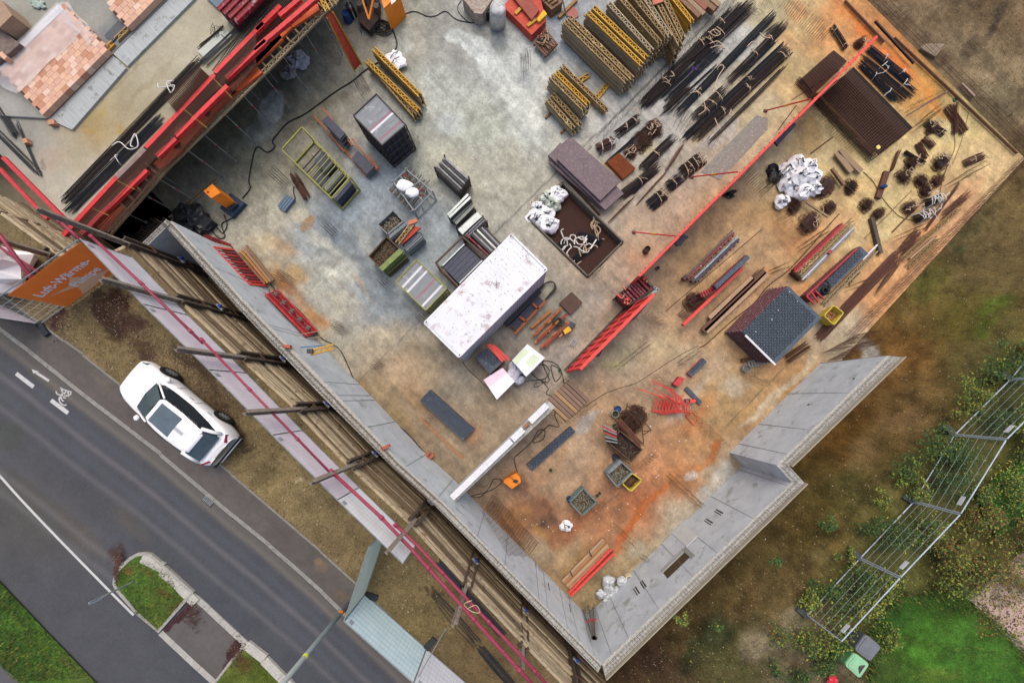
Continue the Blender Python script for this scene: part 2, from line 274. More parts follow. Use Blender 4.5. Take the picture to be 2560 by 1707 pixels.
def slabcol(X,Y):
 c=paint(X,Y,FLOOR,FB,warp=24,soft=75,noise=.2,seed=3,wscale=55.)
 def line(x0,y0,x1,y1,w,h,s):
  dx,dy=x1-x0,y1-y0;L=math.hypot(dx,dy);t=((X-x0)*dx+(Y-y0)*dy)/L;d=abs((X-x0)*dy-(Y-y0)*dx)/L
  k=np.clip(1.3-d/w,0,1)*((t>0)&(t<L))*s*(.5+fbm(X/12,Y/12,77));k=np.clip(k,0,1)
  c[:]=c*(1-k[...,None])+lin(h)*k[...,None]
 for a in[(1230,590,1490,335,2.5,'55544c',.8),(1450,395,1480,365,2,'55544c',.7),(1490,340,1840,-10,2.5,'5d5c54',.9),(900,950,1050,800,2,'6a6254',.7),(1410,930,1600,740,2,'55504a',.7),(1500,1270,1590,1200,1.6,'5a5048',.6),(1800,1080,2100,780,1.6,'5d5040',.8),(1670,1200,1780,1300,1.6,'6a5a40',.5),(1500,1010,1640,880,1.5,'8a7458',.5),(1250,1390,1340,1440,1.5,'6b5a44',.4),(2100,560,2230,640,1.6,'8a7a58',.6),(1390,130,1500,240,1.6,'6d7072',.7),(1440,190,1540,290,1.6,'74777a',.6),(700,570,790,620,1.6,'7c6a52',.6),(830,690,930,790,1.5,'8c7a62',.6),(850,650,780,720,1.5,'8c7a62',.6),(820,640,720,740,1.5,'7f7a70',.4),(940,500,870,570,1.5,'7a7a76',.5),(1500,400,1650,250,1.5,'8a8a84',.4)]:line(*a)
 cool=(np.clip((1560-X)/350,0,1)*np.clip((980-Y+(X-900)*.15)/260,0,1))[...,None];c=c*(1+cool*(np.array([.93,1.03,1.12])-1));warm=np.clip((X-1850)/350,0,1)[...,None];c=c*(1+warm*(np.array([1.12,1.07,.93])-1))
 g_=c.mean(-1,keepdims=True);c=g_+(c-g_)*1.0
 n1=fbm(X/17,Y/17,201,5);n2=fbm((X+Y)/60,(X-Y)/9,207,4);n3=fbm(X/5,Y/5,211,3)
 k=1+.75*(n1-.5)+.4*(n2-.5)+.45*(n3-.5)
 return np.clip(c*k[...,None]*.97,0,1)
m_floor=M_attr('stained_concrete',fine=9,amt=.32,speck=.7,speckscale=16,speckcol='4d453a',speck2=(7,.62,.4,'5f5648'),bump=.12,rough=.62,spec=.4)
RC=[px(23,140,425),px(23,462,100),px(23,1012,640),px(23,690,962)]
def pitz(x,y):
 ins=np.ones_like(x,bool);p=[W(a,b)for a,b in RC]
 for i in range(4):
  a,b=p[i],p[(i+1)%4];ins&=((b.x-a.x)*(y-a.y)-(b.y-a.y)*(x-a.x))<0
 return np.where(ins,-.7,0.)
grid('pit_floor',[W(2562,396),W(1482,1585),W(300,400),W(1380,-789)],460,460,pitz,slabcol,m_floor)
mb=MB();mb.prism([W(2562,396,-1.),W(1482,1585,-1.),W(300,400,-1.),W(1380,-789,-1.)],-1.5);struct('floor_slab',mb,M('slab_side','a39d8a','8c8676'))
mb=MB();mb.prism([W(300,402,-.03),W(-1500,-1398,-.03),W(-400,-2600,-.03),W(1378,-791,-.03)],-.5);mb.prism([W(302,396,-.02),W(150,700,-.02),W(-1500,-900,-.02),W(-1400,-1300,-.02)],-.6);struct('lower_floor',mb,M('floor_dim','8f8976','7a7462'))
m_soil=M_attr('soil',fine=22,amt=.75,speck=.75,speckscale=34,speckcol='a39672',speck2=(9,.6,.5,'2c2512'),bump=.9,bscale=30,rough=1,spec=.1,streak=(45,2.2,.16))
SOIL=ctl("""2300 60 776750;2450 150 83745a;2500 50 736148;2450 450 685838;2300 750 63522e;2450 650 65583a;2250 900 73542c;2100 1050 6e5027;2050 1300 60502c;1900 1400 5c4f30;1700 1550 55472c;2000 1450 5f5030;2300 1000 745e3a;
2450 900 605834;2150 1250 5d5630;2400 780 5c5628;1800 1650 4f4c2e;2000 1650 70664e;2350 1150 4e5228;2250 1350 54562c;2150 1480 4a4e24;2500 1000 4c5226;2250 1100 665332;1650 1680 4a3a2c;2200 250 8a7a5c;2400 300 7d6e54""")
SB=[(2500,45,60,18,-50,'3f3830',.8),(2440,120,60,16,-50,'4c4236',.6),(2360,60,40,26,0,'5a4a34',.5),(2500,250,60,40,0,'6f6852',.5),(2400,620,26,14,0,'4c5a38',.5),(2290,560,40,20,0,'5a6040',.4),(2500,760,50,26,-30,'4f6a20',.6),(2470,830,40,20,-30,'577020',.5),(2330,700,50,40,-45,'56602a',.45),(2110,1000,60,26,-45,'7c5626',.5),(2200,930,80,20,-45,'7a5830',.5),(2260,1050,60,30,-30,'86684a',.4),(2160,1130,40,30,-40,'7d6848',.45),(2060,1250,60,40,-20,'4f4a22',.5),(2020,1340,40,26,0,'5f5228',.5),(1850,1500,60,26,-40,'6a5434',.5),(1780,1580,50,40,0,'2f3a24',.7),(1730,1640,50,24,-50,'2c331f',.6),(1900,1600,40,40,0,'7f755e',.6),(1960,1560,60,30,-60,'8d8468',.55),(1620,1640,40,40,0,'3c2c26',.7),(2130,1180,26,16,0,'4a5428',.5),(2420,560,60,30,-20,'51583a',.4),(2170,880,20,14,0,'9a9a94',.7),(2140,895,30,10,-30,'a9aaa2',.6),(2050,1390,30,18,0,'83774f',.3)]
def sz(x,y):
 d=(x-y)/1.41421;e=(x+y)/1.41421;t=np.clip((d-12.1)/3.1,0,1);t=t*t*(3-2*t)
 under=(d<10.42)&(e<28.7)
 return np.where(under,-1.6,-.06)+4.12*t+.12*(fbm(x*1.1+40,y*1.1+40,5)-.5)*np.clip((d-12.1),0,1)
grid('soil',[(-2,-24),(46,-24),(46,32),(-2,32)],420,470,sz,lambda X,Y:paint(X,Y,SOIL,SB,warp=40,soft=110,noise=.5,seed=21,wscale=60.)*.97,m_soil)
mb=MB();g=.15
for a,b,c,d in[(46,-260,300,300),(-2,-260,46,-24),(-2,32,46,300)]:mb.add([(a,b,-.3 if b>0 else 3.9),(c,b,-.3 if b>0 else 3.9),(c,d,-.3 if b>0 else 3.9),(a,d,-.3 if b>0 else 3.9)],[(0,1,2,3)])
struct('far_ground',mb,M('far_soil','5c5636','4a4a28',scale=.6,rough=1))
ZS=5.2
def poly(name,pts,z,mat,th=.0,kind='structure',**kw):
 mb=MB();mb.prism([W(a,b,z)for a,b in pts],z-(th or.3));return struct(name,mb,mat,kind=kind,**kw)
LAG=[(-260,345),(-120,445),(0,530),(150,640),(262,642),(318,614),(450,753),(605,897),(744,1026),(876,1165),(1029,1310),(1161,1456),(1302,1604),(1440,1745),(1700,2010)]
K1=[(-300,480),(-100,660),(118,822),(175,862),(255,926),(305,968),(450,1085),(548,1160),(639,1238),(758,1340),(889,1458),(1010,1575),(1160,1722),(1400,1960)]
K2=[(-300,590),(-60,778),(52,862),(211,989),(365,1106),(557,1268),(640,1335),(720,1404),(788,1464),(854,1528),(990,1660),(1250,1920)]
GR=[(-300,1160),(-120,1330),(0,1455),(120,1582),(241,1707),(500,1975)]
m_gravel=M_attr('verge_gravel',fine=18,amt=.45,speck=.85,speckscale=30,speckcol='b3a27c',speck2=(12,.58,.55,'3a301f'),bump=.5,bscale=40,rough=1,spec=.1)
VG=ctl("100 700 7a6c50;200 760 786a4c;300 850 7b6c4c;400 950 7f7052;520 1000 6f6148;640 1130 7a6c4c;760 1250 7e7050;860 1380 7b6c4e;960 1440 75684a;1050 1560 706344;1100 1650 6c5f44;700 1200 847552;1200 1600 6a5a40")
VB=[(290,750,34,30,20,'3c2a22',.95,.25),(270,790,60,24,50,'43312a',.9,.25),(330,800,40,26,40,'42302a',.85,.25),(300,830,30,22,20,'3f2e26',.8,.3),(360,880,40,16,50,'473629',.7,.4),(240,730,20,12,0,'40302a',.8,.3),(140,800,16,34,40,'3c2426',.9,.25),(560,1030,50,16,55,'3b3024',.75,.4),(520,950,40,14,55,'463b2a',.7,.4),(590,1080,40,20,50,'45382a',.7,.4),(470,900,60,14,50,'40362a',.7,.4),(620,1120,20,12,0,'3e332a',.7,.3),(650,1180,30,30,0,'4f4532',.5,.5),(740,1170,40,24,30,'8f7f5c',.5,.5),(750,1200,12,8,0,'b0a184',.6,.3),(700,1260,60,26,45,'857550',.5,.5),(900,1300,14,12,0,'6b5d44',.5,.4),(1090,1480,20,8,60,'42352c',.7,.3),(1060,1470,10,10,0,'3c2f28',.7,.3)]
def zlev(z):return lambda x,y:z+0*x
def strip_mesh(name,L1,L2,z,mat,n=400,m=60,colf=None):
 """sheet between two photo-pixel polylines"""
 def resamp(L,n):
  L=np.array(L,float);s=np.r_[0,np.cumsum(np.hypot(*np.diff(L,axis=0).T))];t=np.linspace(0,s[-1],n)
  return np.stack([np.interp(t,s,L[:,0]),np.interp(t,s,L[:,1])],1)
 a=resamp(L1,n);b=resamp(L2,n);v=np.linspace(0,1,m)[None,:,None]
 pp=a[:,None]*(1-v)+b[:,None]*v;X=pp[...,0];Y=pp[...,1]
 rgb=colf(X,Y);k=(H-z)/FP;x=(X-NX)*k;y=-(Y-NY)*k
 N=n*m;idx=np.arange(N).reshape(n,m);q=np.stack([idx[:-1,:-1],idx[1:,:-1],idx[1:,1:],idx[:-1,1:]],-1).reshape(-1,4)
 p0,p1,p2=(np.array([x.flat[i],y.flat[i]])for i in q[0][:3])
 if np.cross(p1-p0,p2-p0)<0:q=q[:,::-1]
 me=bpy.data.meshes.new(name);me.from_pydata(np.stack([x,y,np.full_like(x,z)],-1).reshape(-1,3).tolist(),[],q.tolist())
 ca=me.color_attributes.new('col','FLOAT_COLOR','POINT');ca.data.foreach_set('color',np.concatenate([rgb.reshape(-1,3),np.ones((N,1))],1).reshape(-1).astype(np.float32))
 me.materials.append(mat);o=bpy.data.objects.new(name,me);COL.objects.link(o);o['kind']='structure';return o
strip_mesh('gravel_verge',LAG,K1,ZS,m_gravel,700,150,lambda X,Y:paint(X,Y,VG,VB,warp=22,soft=80,noise=.3,seed=33,wscale=26.))
m_pave=M_attr('pavement_asphalt',fine=24,amt=.22,speck=.3,speckscale=60,speckcol='8a8279',bump=.2,bscale=60,rough=.9)
strip_mesh('pavement',K1,K2,ZS-.006,m_pave,500,40,lambda X,Y:paint(X,Y,ctl("100 850 605b57;300 1030 5f5956;500 1190 605b58;700 1360 5d5854;850 1480 5c5753;1100 1700 5a5552"),[(740,1450,40,9,42,'4a433f',.6),(800,1420,14,10,0,'7c6a55',.5),(250,960,40,9,40,'6b6355',.6),(860,1490,20,14,0,'6b5d4c',.5),(790,1410,10,8,0,'8a7458',.6,.3)],warp=16,soft=120,noise=.16,seed=44),)
m_road=M_attr('road_asphalt',fine=30,amt=.32,speck=.5,speckscale=70,speckcol='8d9096',bump=.25,bscale=70,rough=.85)
def roadcol(X,Y):
 c=paint(X,Y,ctl("0 900 585a60;200 1150 54565d;400 1350 565960;600 1500 54575f;100 1300 5d5b5a;300 1500 5a5c62;100 1500 595b61;200 1600 585a60;700 1600 55575f;900 1650 56585f"),[(200,1330,90,26,42,'6a6259',.55),(330,1310,60,20,42,'675f57',.5),(60,1230,60,30,40,'625c55',.5),(120,960,60,8,38,'6d675b',.5),(20,1090,30,30,0,'555a50',.5),(290,1380,16,30,30,'4b3a38',.8,.3)],warp=14,soft=150,noise=.1,seed=55)
 s=(X*.77-Y*.64)*-1
 K=np.array(K2);kd=np.interp(X,K[:,0],K[:,1]);d=(Y-kd)*.77+4*(fbm(X/60,Y/60,66)-.5)
 def tr(d0,w,h,st):
  k=np.exp(-((d-d0)/w)**2)*st;k=k[...,None];c[:]=c*(1-k)+lin(h)*k
 c*=np.array([.72,.73,.71])
 tr(8,14,'655f55',.5);tr(26,9,'716a60',.5);tr(62,10,'494b53',.6);tr(88,8,'6a686a',.45);tr(120,12,'4b4d55',.5);tr(150,8,'676667',.35);tr(240,14,'4d4f56',.4);tr(275,9,'69686a',.35);tr(312,10,'6b6a6a',.3)
 return c
strip_mesh('road',K2,GR,ZS-.12,m_road,600,240,roadcol)
mb=MB()
def ribbon(mb,L,w,z,z0,m=0):
 """kerb-like band following a photo-pixel polyline, w metres wide"""
 p=[W(a,b,z)for a,b in L];l=[];r=[]
 for i,q in enumerate(p):
  d=(p[min(i+1,len(p)-1)]-p[max(i-1,0)]).normalized();s=Vector((-d.y,d.x,0))
  l.append(q+s*w/2);r.append(q-s*w/2)
 for i in range(len(p)-1):mb.prism([l[i],l[i+1],r[i+1],r[i]],z0,m)
 return mb
def pathdots(L,step,z):
 out=[];L=[W(a,b,z)for a,b in L];d=0
 for i in range(len(L)-1):
  v=L[i+1]-L[i];n=v.length
  while d<n:out.append((L[i]+v*(d/n),v.normalized()));d+=step
  d-=n
 return out
def kerb(name,L,w,z,z0,mat,step=1.0,gap=.012):
 mb=MB()
 for p,d in pathdots(L,step,z):
  q=p+d*(step-gap);s=Vector((-d.y,d.x,0))*w/2;mb.prism([p+s,q+s,q-s,p-s],z0)
 return struct(name,mb,mat)
m_kerb=M('kerb_stone','8f8e88','74736e',scale=4,rough=.9,bump=.2,spots='4a473f')
m_kerb2=M('kerb_edging','85837b','6f6c64',scale=5,rough=.9,spots='55503f')
kerb('kerb',K2,.16,ZS+.004,ZS-.4,m_kerb)
kerb('verge_edging',[(a,b)for a,b in K1],.09,ZS+.02,ZS-.2,m_kerb2)
m_lawn=M_attr('grass',fine=26,amt=.8,speck=.5,speckscale=45,speckcol='8f9a4a',speck2=(14,.58,.5,'1e3010'),bump=.8,bscale=45,rough=1,spec=.1)
G2=[(-300,1400),(-100,1570),(0,1658),(50,1707),(260,1920)]
GC=ctl("20 1550 446a2a;60 1650 4c7430;150 1680 50702c;10 1500 3c5828;200 1700 586a30;100 1600 4a6e2a;40 1600 41682a")
GB=[(30,1560,26,18,30,'5f8c34',.6),(10,1640,26,18,0,'6a6a3a',.6),(90,1660,24,14,40,'5d8a30',.6),(170,1650,24,9,50,'5a4f30',.6),(60,1560,40,8,45,'3a4a22',.7),(120,1680,26,14,0,'64602f',.5)]
strip_mesh('grass_bank',GR,G2,ZS-.05,m_lawn,500,80,lambda X,Y:paint(X,Y,GC,GB,warp=14,soft=60,noise=.35,seed=61,wscale=20.))
poly('far_street',G2+[(260,2500),(-2500,2500),(-2500,-1268),(-300,320)],ZS-.3,m_road and M('side_asphalt','4c4d52','56565a',scale=8,rough=.9))
poly('street_base',[(-500,200),(0,534),(150,644),(262,646),(318,618),(1440,1747),(1700,2012),(1700,2600),(-500,2600)],ZS-.35,M('sub_base','6a614e'),.3)
isl=[px(41,x,y)for x,y in[(1062,720),(1038,665),(1045,600),(1082,530),(1140,475),(1190,430),(1250,398),(1310,392),(1365,402),(1412,440),(1580,590),(1752,745),(1690,812),(1440,1098),(1240,925)]]
def loopk(name,L,w,z,z0,mat):mb=MB();ribbon(mb,L+[L[0]],w,z,z0);return struct(name,mb,mat)
loopk('island_kerb',isl,.13,ZS-.0,ZS-.4,M('island_stone','a19f98','87857d',scale=5,rough=.9,spots='5f5c50'))
kerb('island_kerb_wide',[px(41,x,y)for x,y in[(1290,428),(1385,475),(1560,622),(1712,772)]],.42,ZS-.01,ZS-.4,M('island_stone2','b5b3ac','9b9991',scale=5,rough=.9,spots='77746a'),step=1.0)
ic=ctl("300 1420 4e6a2c;350 1450 507030;380 1500 56682f;400 1540 4c5f2a;330 1480 587832")
ib=[(325,1425,14,10,0,'6b4a30',.7),(410,1485,18,10,30,'5a3b28',.6),(350,1500,30,14,0,'62883a',.5),(400,1560,24,14,40,'6f7a40',.5),(370,1430,26,8,40,'6d5a34',.6),(440,1520,14,26,40,'5b4a2c',.5)]
strip_mesh('island_turf',[isl[i]for i in(0,2,4,6,8,10,11)],[isl[i]for i in(0,14,13)]+[isl[12]],ZS-.02,m_lawn,120,90,lambda X,Y:paint(X,Y,ic,ib,warp=12,soft=40,noise=.35,seed=71,wscale=14.))
kA=[px(41,x,y)for x,y in[(1778,790),(1860,860),(2000,990),(2230,1205)]];kB=[px(41,x,y)for x,y in[(1462,1108),(1560,1200),(1720,1350),(1950,1560)]]
m_blk=M('island_block','a9a7a2','93918b',scale=4,rough=.9,spots='6e6c64')
kerb('crossing_kerb',kA,.26,ZS-.07,ZS-.4,m_blk,step=.75);kerb('crossing_kerb_far',kB,.26,ZS-.07,ZS-.4,m_blk,step=.75)
strip_mesh('crossing_paving',kA,kB,ZS-.075,m_pave,160,90,lambda X,Y:paint(X,Y,ctl("480 1550 5f5c5b;560 1650 5f5b59"),[(450,1535,34,14,-50,'3c2020',.95,.2),(470,1510,12,24,20,'45242a',.9,.2),(425,1560,20,9,-40,'42252a',.9,.2),(585,1625,12,30,35,'3a1f20',.95,.2),(600,1610,16,14,0,'42242a',.9,.2),(570,1660,10,20,40,'3f2628',.8,.3)],warp=10,soft=90,noise=.1,seed=73,wscale=14.))
i2=[px(41,2235,1210),px(42,0,1290),px(42,290,1560),(900,1880)];i2b=[px(41,1950,1568),(560,1730),(620,1800),(760,1960)]
strip_mesh('far_island_turf',i2,i2b,ZS-.02,m_lawn,120,60,lambda X,Y:paint(X,Y,ctl("600 1680 5f6a30;640 1700 546028"),[(610,1660,20,20,0,'6a4a34',.6)],warp=12,soft=40,noise=.35,seed=75,wscale=14.))
kerb('far_island_kerb',[px(41,2240,1222),px(42,20,1310),px(42,265,1560),(760,1740)],.4,ZS,ZS-.4,MATS['island_stone2'])
kerb('far_island_edge',[px(41,2225,1215),px(41,1960,1560),(525,1720)],.1,ZS,ZS-.4,MATS['island_stone'])
m_white=M('road_paint','c9cac8','a3a4a4',scale=9,rough=.8,contrast=.8)
mb=MB();ribbon(mb,[(-60,1122),(0,1190),(50,1246),(100,1299),(155,1356),(210,1412),(270,1473),(334,1537)],.1,ZS-.112,ZS-.118)
struct('centre_line',mb,m_white)
mb=MB();ribbon(mb,[px(31,147,268),px(31,305,390)],.17,ZS-.112,ZS-.118);ribbon(mb,[px(31,465,512),px(31,620,628)],.17,ZS-.112,ZS-.118)
struct('cycle_lane_dashes',mb,m_white)
mb=MB();z=ZS-.112
ribbon(mb,[px(31,330,262),px(31,385,295),px(31,445,335)],.1,z,z-.005)
mb.prism([P(31,288,228,z),P(31,355,252,z),P(31,305,268,z)],z-.005)
struct('arrow_marking',mb,m_white)
mb=MB()
def mk(pts,w=.05):ribbon(mb,[px(31,*p)for p in pts],w,z,z-.005)
mk([(510,428),(514,445),(526,458),(545,464),(562,460),(573,450)]);mk([(548,396),(572,412),(650,437)]);mk([(552,400),(588,472)]);mk([(545,470),(632,470)]);mk([(632,468),(610,425)]);mk([(606,428),(572,468)]);mk([(652,430),(640,462)])
mk([(540,482),(538,505),(546,530),(562,548),(584,557),(606,554)]);mk([(562,484),(560,502),(570,516),(584,519)]);mk([(555,470),(548,500)]);mk([(575,484),(598,492)])
struct('bicycle_marking',mb,m_white)
def eastpoly(name,pts,dz,mat,n=1):
 pass
def lawncol(X,Y):return.8*paint(X,Y,ctl("2300 1600 4a7a2a;2400 1650 4f8030;2250 1550 3f6a28;2500 1300 3d6a2e;2450 1260 416e2c;2350 1500 3f6424;2200 1680 47602a;2480 1690 4a7a2e"),[(2350,1690,60,20,0,'6a7a34',.5),(2300,1640,50,26,30,'5f9a34',.5),(2230,1500,40,26,0,'35521f',.6)],warp=20,soft=60,noise=.45,seed=81,wscale=24.)
zl=lambda x,y:sz(x,y)+.05
strip_mesh('lawn',[px(44,x,y)for x,y in[(900,1568),(960,1400),(1000,1200),(950,1100),(1150,800),(1500,760),(1700,700)]],[px(44,x,y)for x,y in[(2500,1700),(2450,1400),(2334,1290),(2100,1060),(1850,820)]],4.16,m_lawn,220,160,lawncol)
strip_mesh('far_lawn',[px(44,x,y)for x,y in[(1960,20),(1930,-150),(2100,-330),(2400,-500)]],[px(44,x,y)for x,y in[(2080,230),(2220,170),(2334,60),(2500,0)]],4.16,m_lawn,120,90,lawncol)
mb=MB();mb.prism([P(44,x,y,4.17)for x,y in[(1980,690),(1850,815),(2334,1300),(2700,1650),(2700,600),(2334,380)]],3.9)
struct('patio',mb,M('patio_stone','b39c92','9c877c',scale=3,rough=.9,bump=.1,spots='7c6850'))
m_wall=M('wall_concrete','bcc3c8','a3aab0',scale=1.3,rough=.75,bump=.05,spots='8f9390',spotscale=1.6)
m_wtop=M('wall_top_concrete','bdbcb6','8c8a82',scale=9,rough=.95,bump=.6,spots='3c3a34',spotscale=30)
m_joint=M('joint_line','5f625f','7c7f7c',scale=6)
m_rust=M('rebar_rust','5e3d28','36261f',scale=14,rough=.85,bump=.1)
m_bar=M('rebar_dark','3b2f2c','231f20',scale=10,rough=.7)
m_bluebar=M('rebar_blue_black','2b3038','1d1f24',scale=6,rough=.55)
m_steel=M('galvanised_steel','9aa0a2','777d80',scale=8,rough=.5,metal=.3)
def wall(name,label,inner,outer,z1,z0=0.,joints=(),holes=(),top_strip=True):
 """inner/outer: photo pixel polylines of the two upper edges, same length"""
 root=thing(name,label,'concrete wall',W(*inner[0],0))
 mb=MB();tp=MB();n=len(inner)
 for i in range(n-1):
  q=[W(*inner[i],z1),W(*inner[i+1],z1),W(*outer[i+1],z1),W(*outer[i],z1)];mb.prism(q,z0)
  tp.prism([p+Vector((0,0,.012))for p in q],z1+.003)
 mb.build('wall_panel',m_wall,root);tp.build('wall_top',m_wtop,root)
 jb=MB()
 for(ax,ay,bx,by)in joints:
  a=W(ax,ay,z1-.02);b=W(bx,by,z0+.02);c=W(NX,NY,0);s=(Vector((c.x,c.y,0))-Vector((a.x,a.y,0))).normalized()*.012
  jb.bar(a+s,b+s,.018,.018)
 if jb.v:jb.build('panel_joint',m_joint,root)
 return root
def lerp(a,b,t):return(a[0]*(1-t)+b[0]*t,a[1]*(1-t)+b[1]*t)
def down(p,z1=4.,z0=0.):k=(H-z1)/(H-z0);return(NX+(p[0]-NX)*k,NY+(p[1]-NY)*k)
def jo(p,q,ts,z1=4.):return[(*lerp(p,q,t),*down(lerp(p,q,t),z1))for t in ts]
E1=(2217,889);E1o=(2252,893);J1=(1940,1162);J1o=(1972,1164);J2=(1979,1205);J2o=(2010,1206);S1=(1505,1658);S1o=(1513,1690)
w_se=wall('concrete_wall','pale grey concrete retaining wall, upper right length that ends beside the steel shuttering stack',[E1,J1,J2],[E1o,J1o,J2o],4.,0,jo(E1,J1,[.0,.34,.68,.9]))
w_s=wall('concrete_wall','long pale grey concrete wall along the lower right with a rectangular slot near its top',[J2,S1],[J2o,S1o],4.,0,jo(J2,S1,[.02,.2,.39,.52,.7,.86,.95]))
SWi=[(430,553),(622,762),(815,958),(1003,1157),(1106,1252)];SWi2=[(1106,1252),(1280,1430),(1505,1658)]
SWo=[(410,562),(600,775),(790,975),(984,1170),(1088,1264)];SWo2=[(1088,1264),(1257,1436),(1495,1680)]
w_sw=wall('concrete_wall','pale grey basement wall along the timber shoring, upper left length with red shuttering leaning on it',SWi,SWo,4.,0,jo(SWi[0],SWi[1],[.55])+jo(SWi[1],SWi[2],[.25,.3,.98])+jo(SWi[2],SWi[3],[.15,.22,.55])+jo(SWi[3],SWi[4],[.1,.9]))
w_sw2=wall('concrete_wall','pale grey basement wall along the timber shoring, lower length with rusty mesh leaning on it',SWi2,SWo2,4.,0,jo(SWi2[0],SWi2[1],[.5,.9])+jo(SWi2[1],SWi2[2],[.3,.4,.62,.75,.92]))
def facepatch(parent,name,A,B,t0,t1,z0,z1,mat,d=.02,off=.0):
 """rectangle on the inner face of a wall A-B (pixels at z=4), thickness d"""
 a=W(*A,4);b=W(*B,4);L=b-a;nrm=Vector((-L.y,L.x,0)).normalized()
 if nrm.dot(Vector((0,0,0))-a)<0:nrm=-nrm
 p=a+L*t0;q=a+L*t1;mb=MB()
 vs=[Vector((p.x,p.y,z0)),Vector((q.x,q.y,z0)),Vector((q.x,q.y,z1)),Vector((p.x,p.y,z1))]
 o=[v+nrm*(off+d)for v in vs];i=[v-nrm*.03 for v in vs]
 mb.add(o+i,[(0,1,2,3),(7,6,5,4),(0,4,5,1),(1,5,6,2),(2,6,7,3),(3,7,4,0)]);return mb.build(name,mat,parent)
m_dark=M('dark_recess','2f2a24','3c342b',scale=6,rough=1)
m_ply=M('form_ply','8d8f8c','7b7d79',scale=4,rough=.9)
facepatch(w_s,'slot',J2,S1,.47,.6,2.15,2.75,M('slot_earth','3d3022','4f4329',scale=8,rough=1),.012)
facepatch(w_s,'slot_frame',J2,S1,.455,.475,1.9,3.0,m_ply,.05);facepatch(w_s,'slot_sill',J2,S1,.47,.6,1.85,2.1,M('sill_board','9ea19e','8d908c',scale=4),.045)
for t in(.24,.3,.69,.73):facepatch(w_s,'joint_box',J2,S1,t,t+.006,1.3,2.0,m_dark,.014);facepatch(w_s,'joint_box',J2,S1,t+.012,t+.016,1.3,2.0,m_dark,.014)
facepatch(w_s,'kicker_panel',J2,S1,.385,.452,.0,1.9,M('fresh_concrete','bcc0bf','acb0ae',scale=2),.03)
for t in(.45,.72):facepatch(w_sw2,'joint_box',SWi2[1],SWi2[2],t,t+.008,1.0,1.8,m_dark,.014)
for t,A,B,z in((.2,E1,J1,3.4),(.45,E1,J1,2.2)):facepatch(w_se,'tie_hole',A,B,t,t+.012,z,z+.09,m_dark,.014)
def rebar_crown(parent,A,B,z,wd,step=.17,h=.24,mat=None,lean=.0,rails=2,seed=1):
 rr=random.Random(seed);a=W(*A,z);b=W(*B,z);L=(b-a);n=int(L.length/step);L.normalize();s=Vector((-L.y,L.x,0))
 mb=MB()
 for i in range(n):
  p=a+L*(i*step+rr.uniform(-.02,.02))
  for sg in(-1,1):
   q=p+s*sg*wd/2;mb.tube([q,q+Vector((rr.uniform(-.02,.02),rr.uniform(-.02,.02),h*rr.uniform(.8,1.1)))+s*sg*lean],.008,3)
  if rr.random()<.7:mb.tube([p+s*wd/2+Vector((0,0,.09)),p-s*wd/2+Vector((0,0,.09))],.007,3)
 for k in range(rails):
  for sg in(-1,1):mb.tube([a+s*sg*wd/2+Vector((0,0,.06+.09*k)),b+s*sg*wd/2+Vector((0,0,.06+.09*k))],.008,3)
 return mb.build('starter_bars',mat or m_rust,parent)
mid=lambda a,b,t=.5:lerp(a,b,t)
m_greybar=M('rebar_grey','6e6a62','4c4843',scale=12,rough=.7)
rebar_crown(w_se,mid(E1,E1o),mid(J1,J1o),4.02,.2,mat=m_greybar,seed=2);rebar_crown(w_se,mid(J1,J1o),mid(J2,J2o),4.02,.2,mat=m_greybar,seed=3)
rebar_crown(w_s,mid(J2,J2o),mid(S1,S1o),4.02,.2,mat=m_greybar,seed=4)
for i in range(4):rebar_crown(w_sw,mid(SWi[i],SWo[i]),mid(SWi[i+1],SWo[i+1]),4.02,.22,h=.45,rails=3,mat=m_greybar if i<2 else m_rust,seed=5+i)
for i in range(2):rebar_crown(w_sw2,mid(SWi2[i],SWo2[i]),mid(SWi2[i+1],SWo2[i+1]),4.02,.22,h=.2,mat=m_greybar,seed=9+i)
mb=MB();mb.bar(W(*E1o,3.98),W(*J1o,3.98),.05,.5);mb.bar(W(*J2o,3.98),W(*S1o,3.98),.05,.5)
mb.build('edge_board',M('edge_board','a39c8c','857c6a',grain='u',rough=.9),w_s)
w_r=wall('concrete_wall','short dark grey return wall bridging shoring and basement wall at the upper left',[(360,625),(426,560)],[(350,612),(416,549)],4.05)
rebar_crown(w_r,(355,618),(421,554),4.06,.18,step=.1,h=.6,mat=m_bar,seed=14)
PI0,PI1=(1122,1244),(1374,1004);PO0,PO1=(1136,1256),(1388,1018)
w_in=wall('partition_wall','low grey partition wall joining the basement wall, white boards lying along its top',[PI0,PI1],[PO0,PO1],2.6)
w_in['category']='concrete wall'
m_xps=M('white_board','dcdde0','c9cbd0',scale=3,rough=.7,spots='a5a7a6',spotscale=20)
def wboard(a,b,w,lab,h=.25,z=2.86,txt=True):
 mb=MB();A=W(*a,z);B=W(*b,z);mb.bar(A-Vector((0,0,h/2)),B-Vector((0,0,h/2)),w,h)
 r=thing('insulation_board',lab,'insulation board',(A+B)/2-Vector((0,0,h)),0,'white boards on the partition wall');mb.build('board',m_xps,r)
 if txt:
  mb=MB();L=B-A;n=max(2,int(L.length/.14));s=Vector((-L.y,L.x,0)).normalized()
  for i in range(n):
   p=A+L*((i+.5)/n)+s*(.02 if i%2 else-.03);mb.bar(p+Vector((0,0,.002)),p+L.normalized()*.05+Vector((0,0,.002)),.012,.004)
  mb.build('print_marks',M('print_grey','77797c','8b8d90'),r)
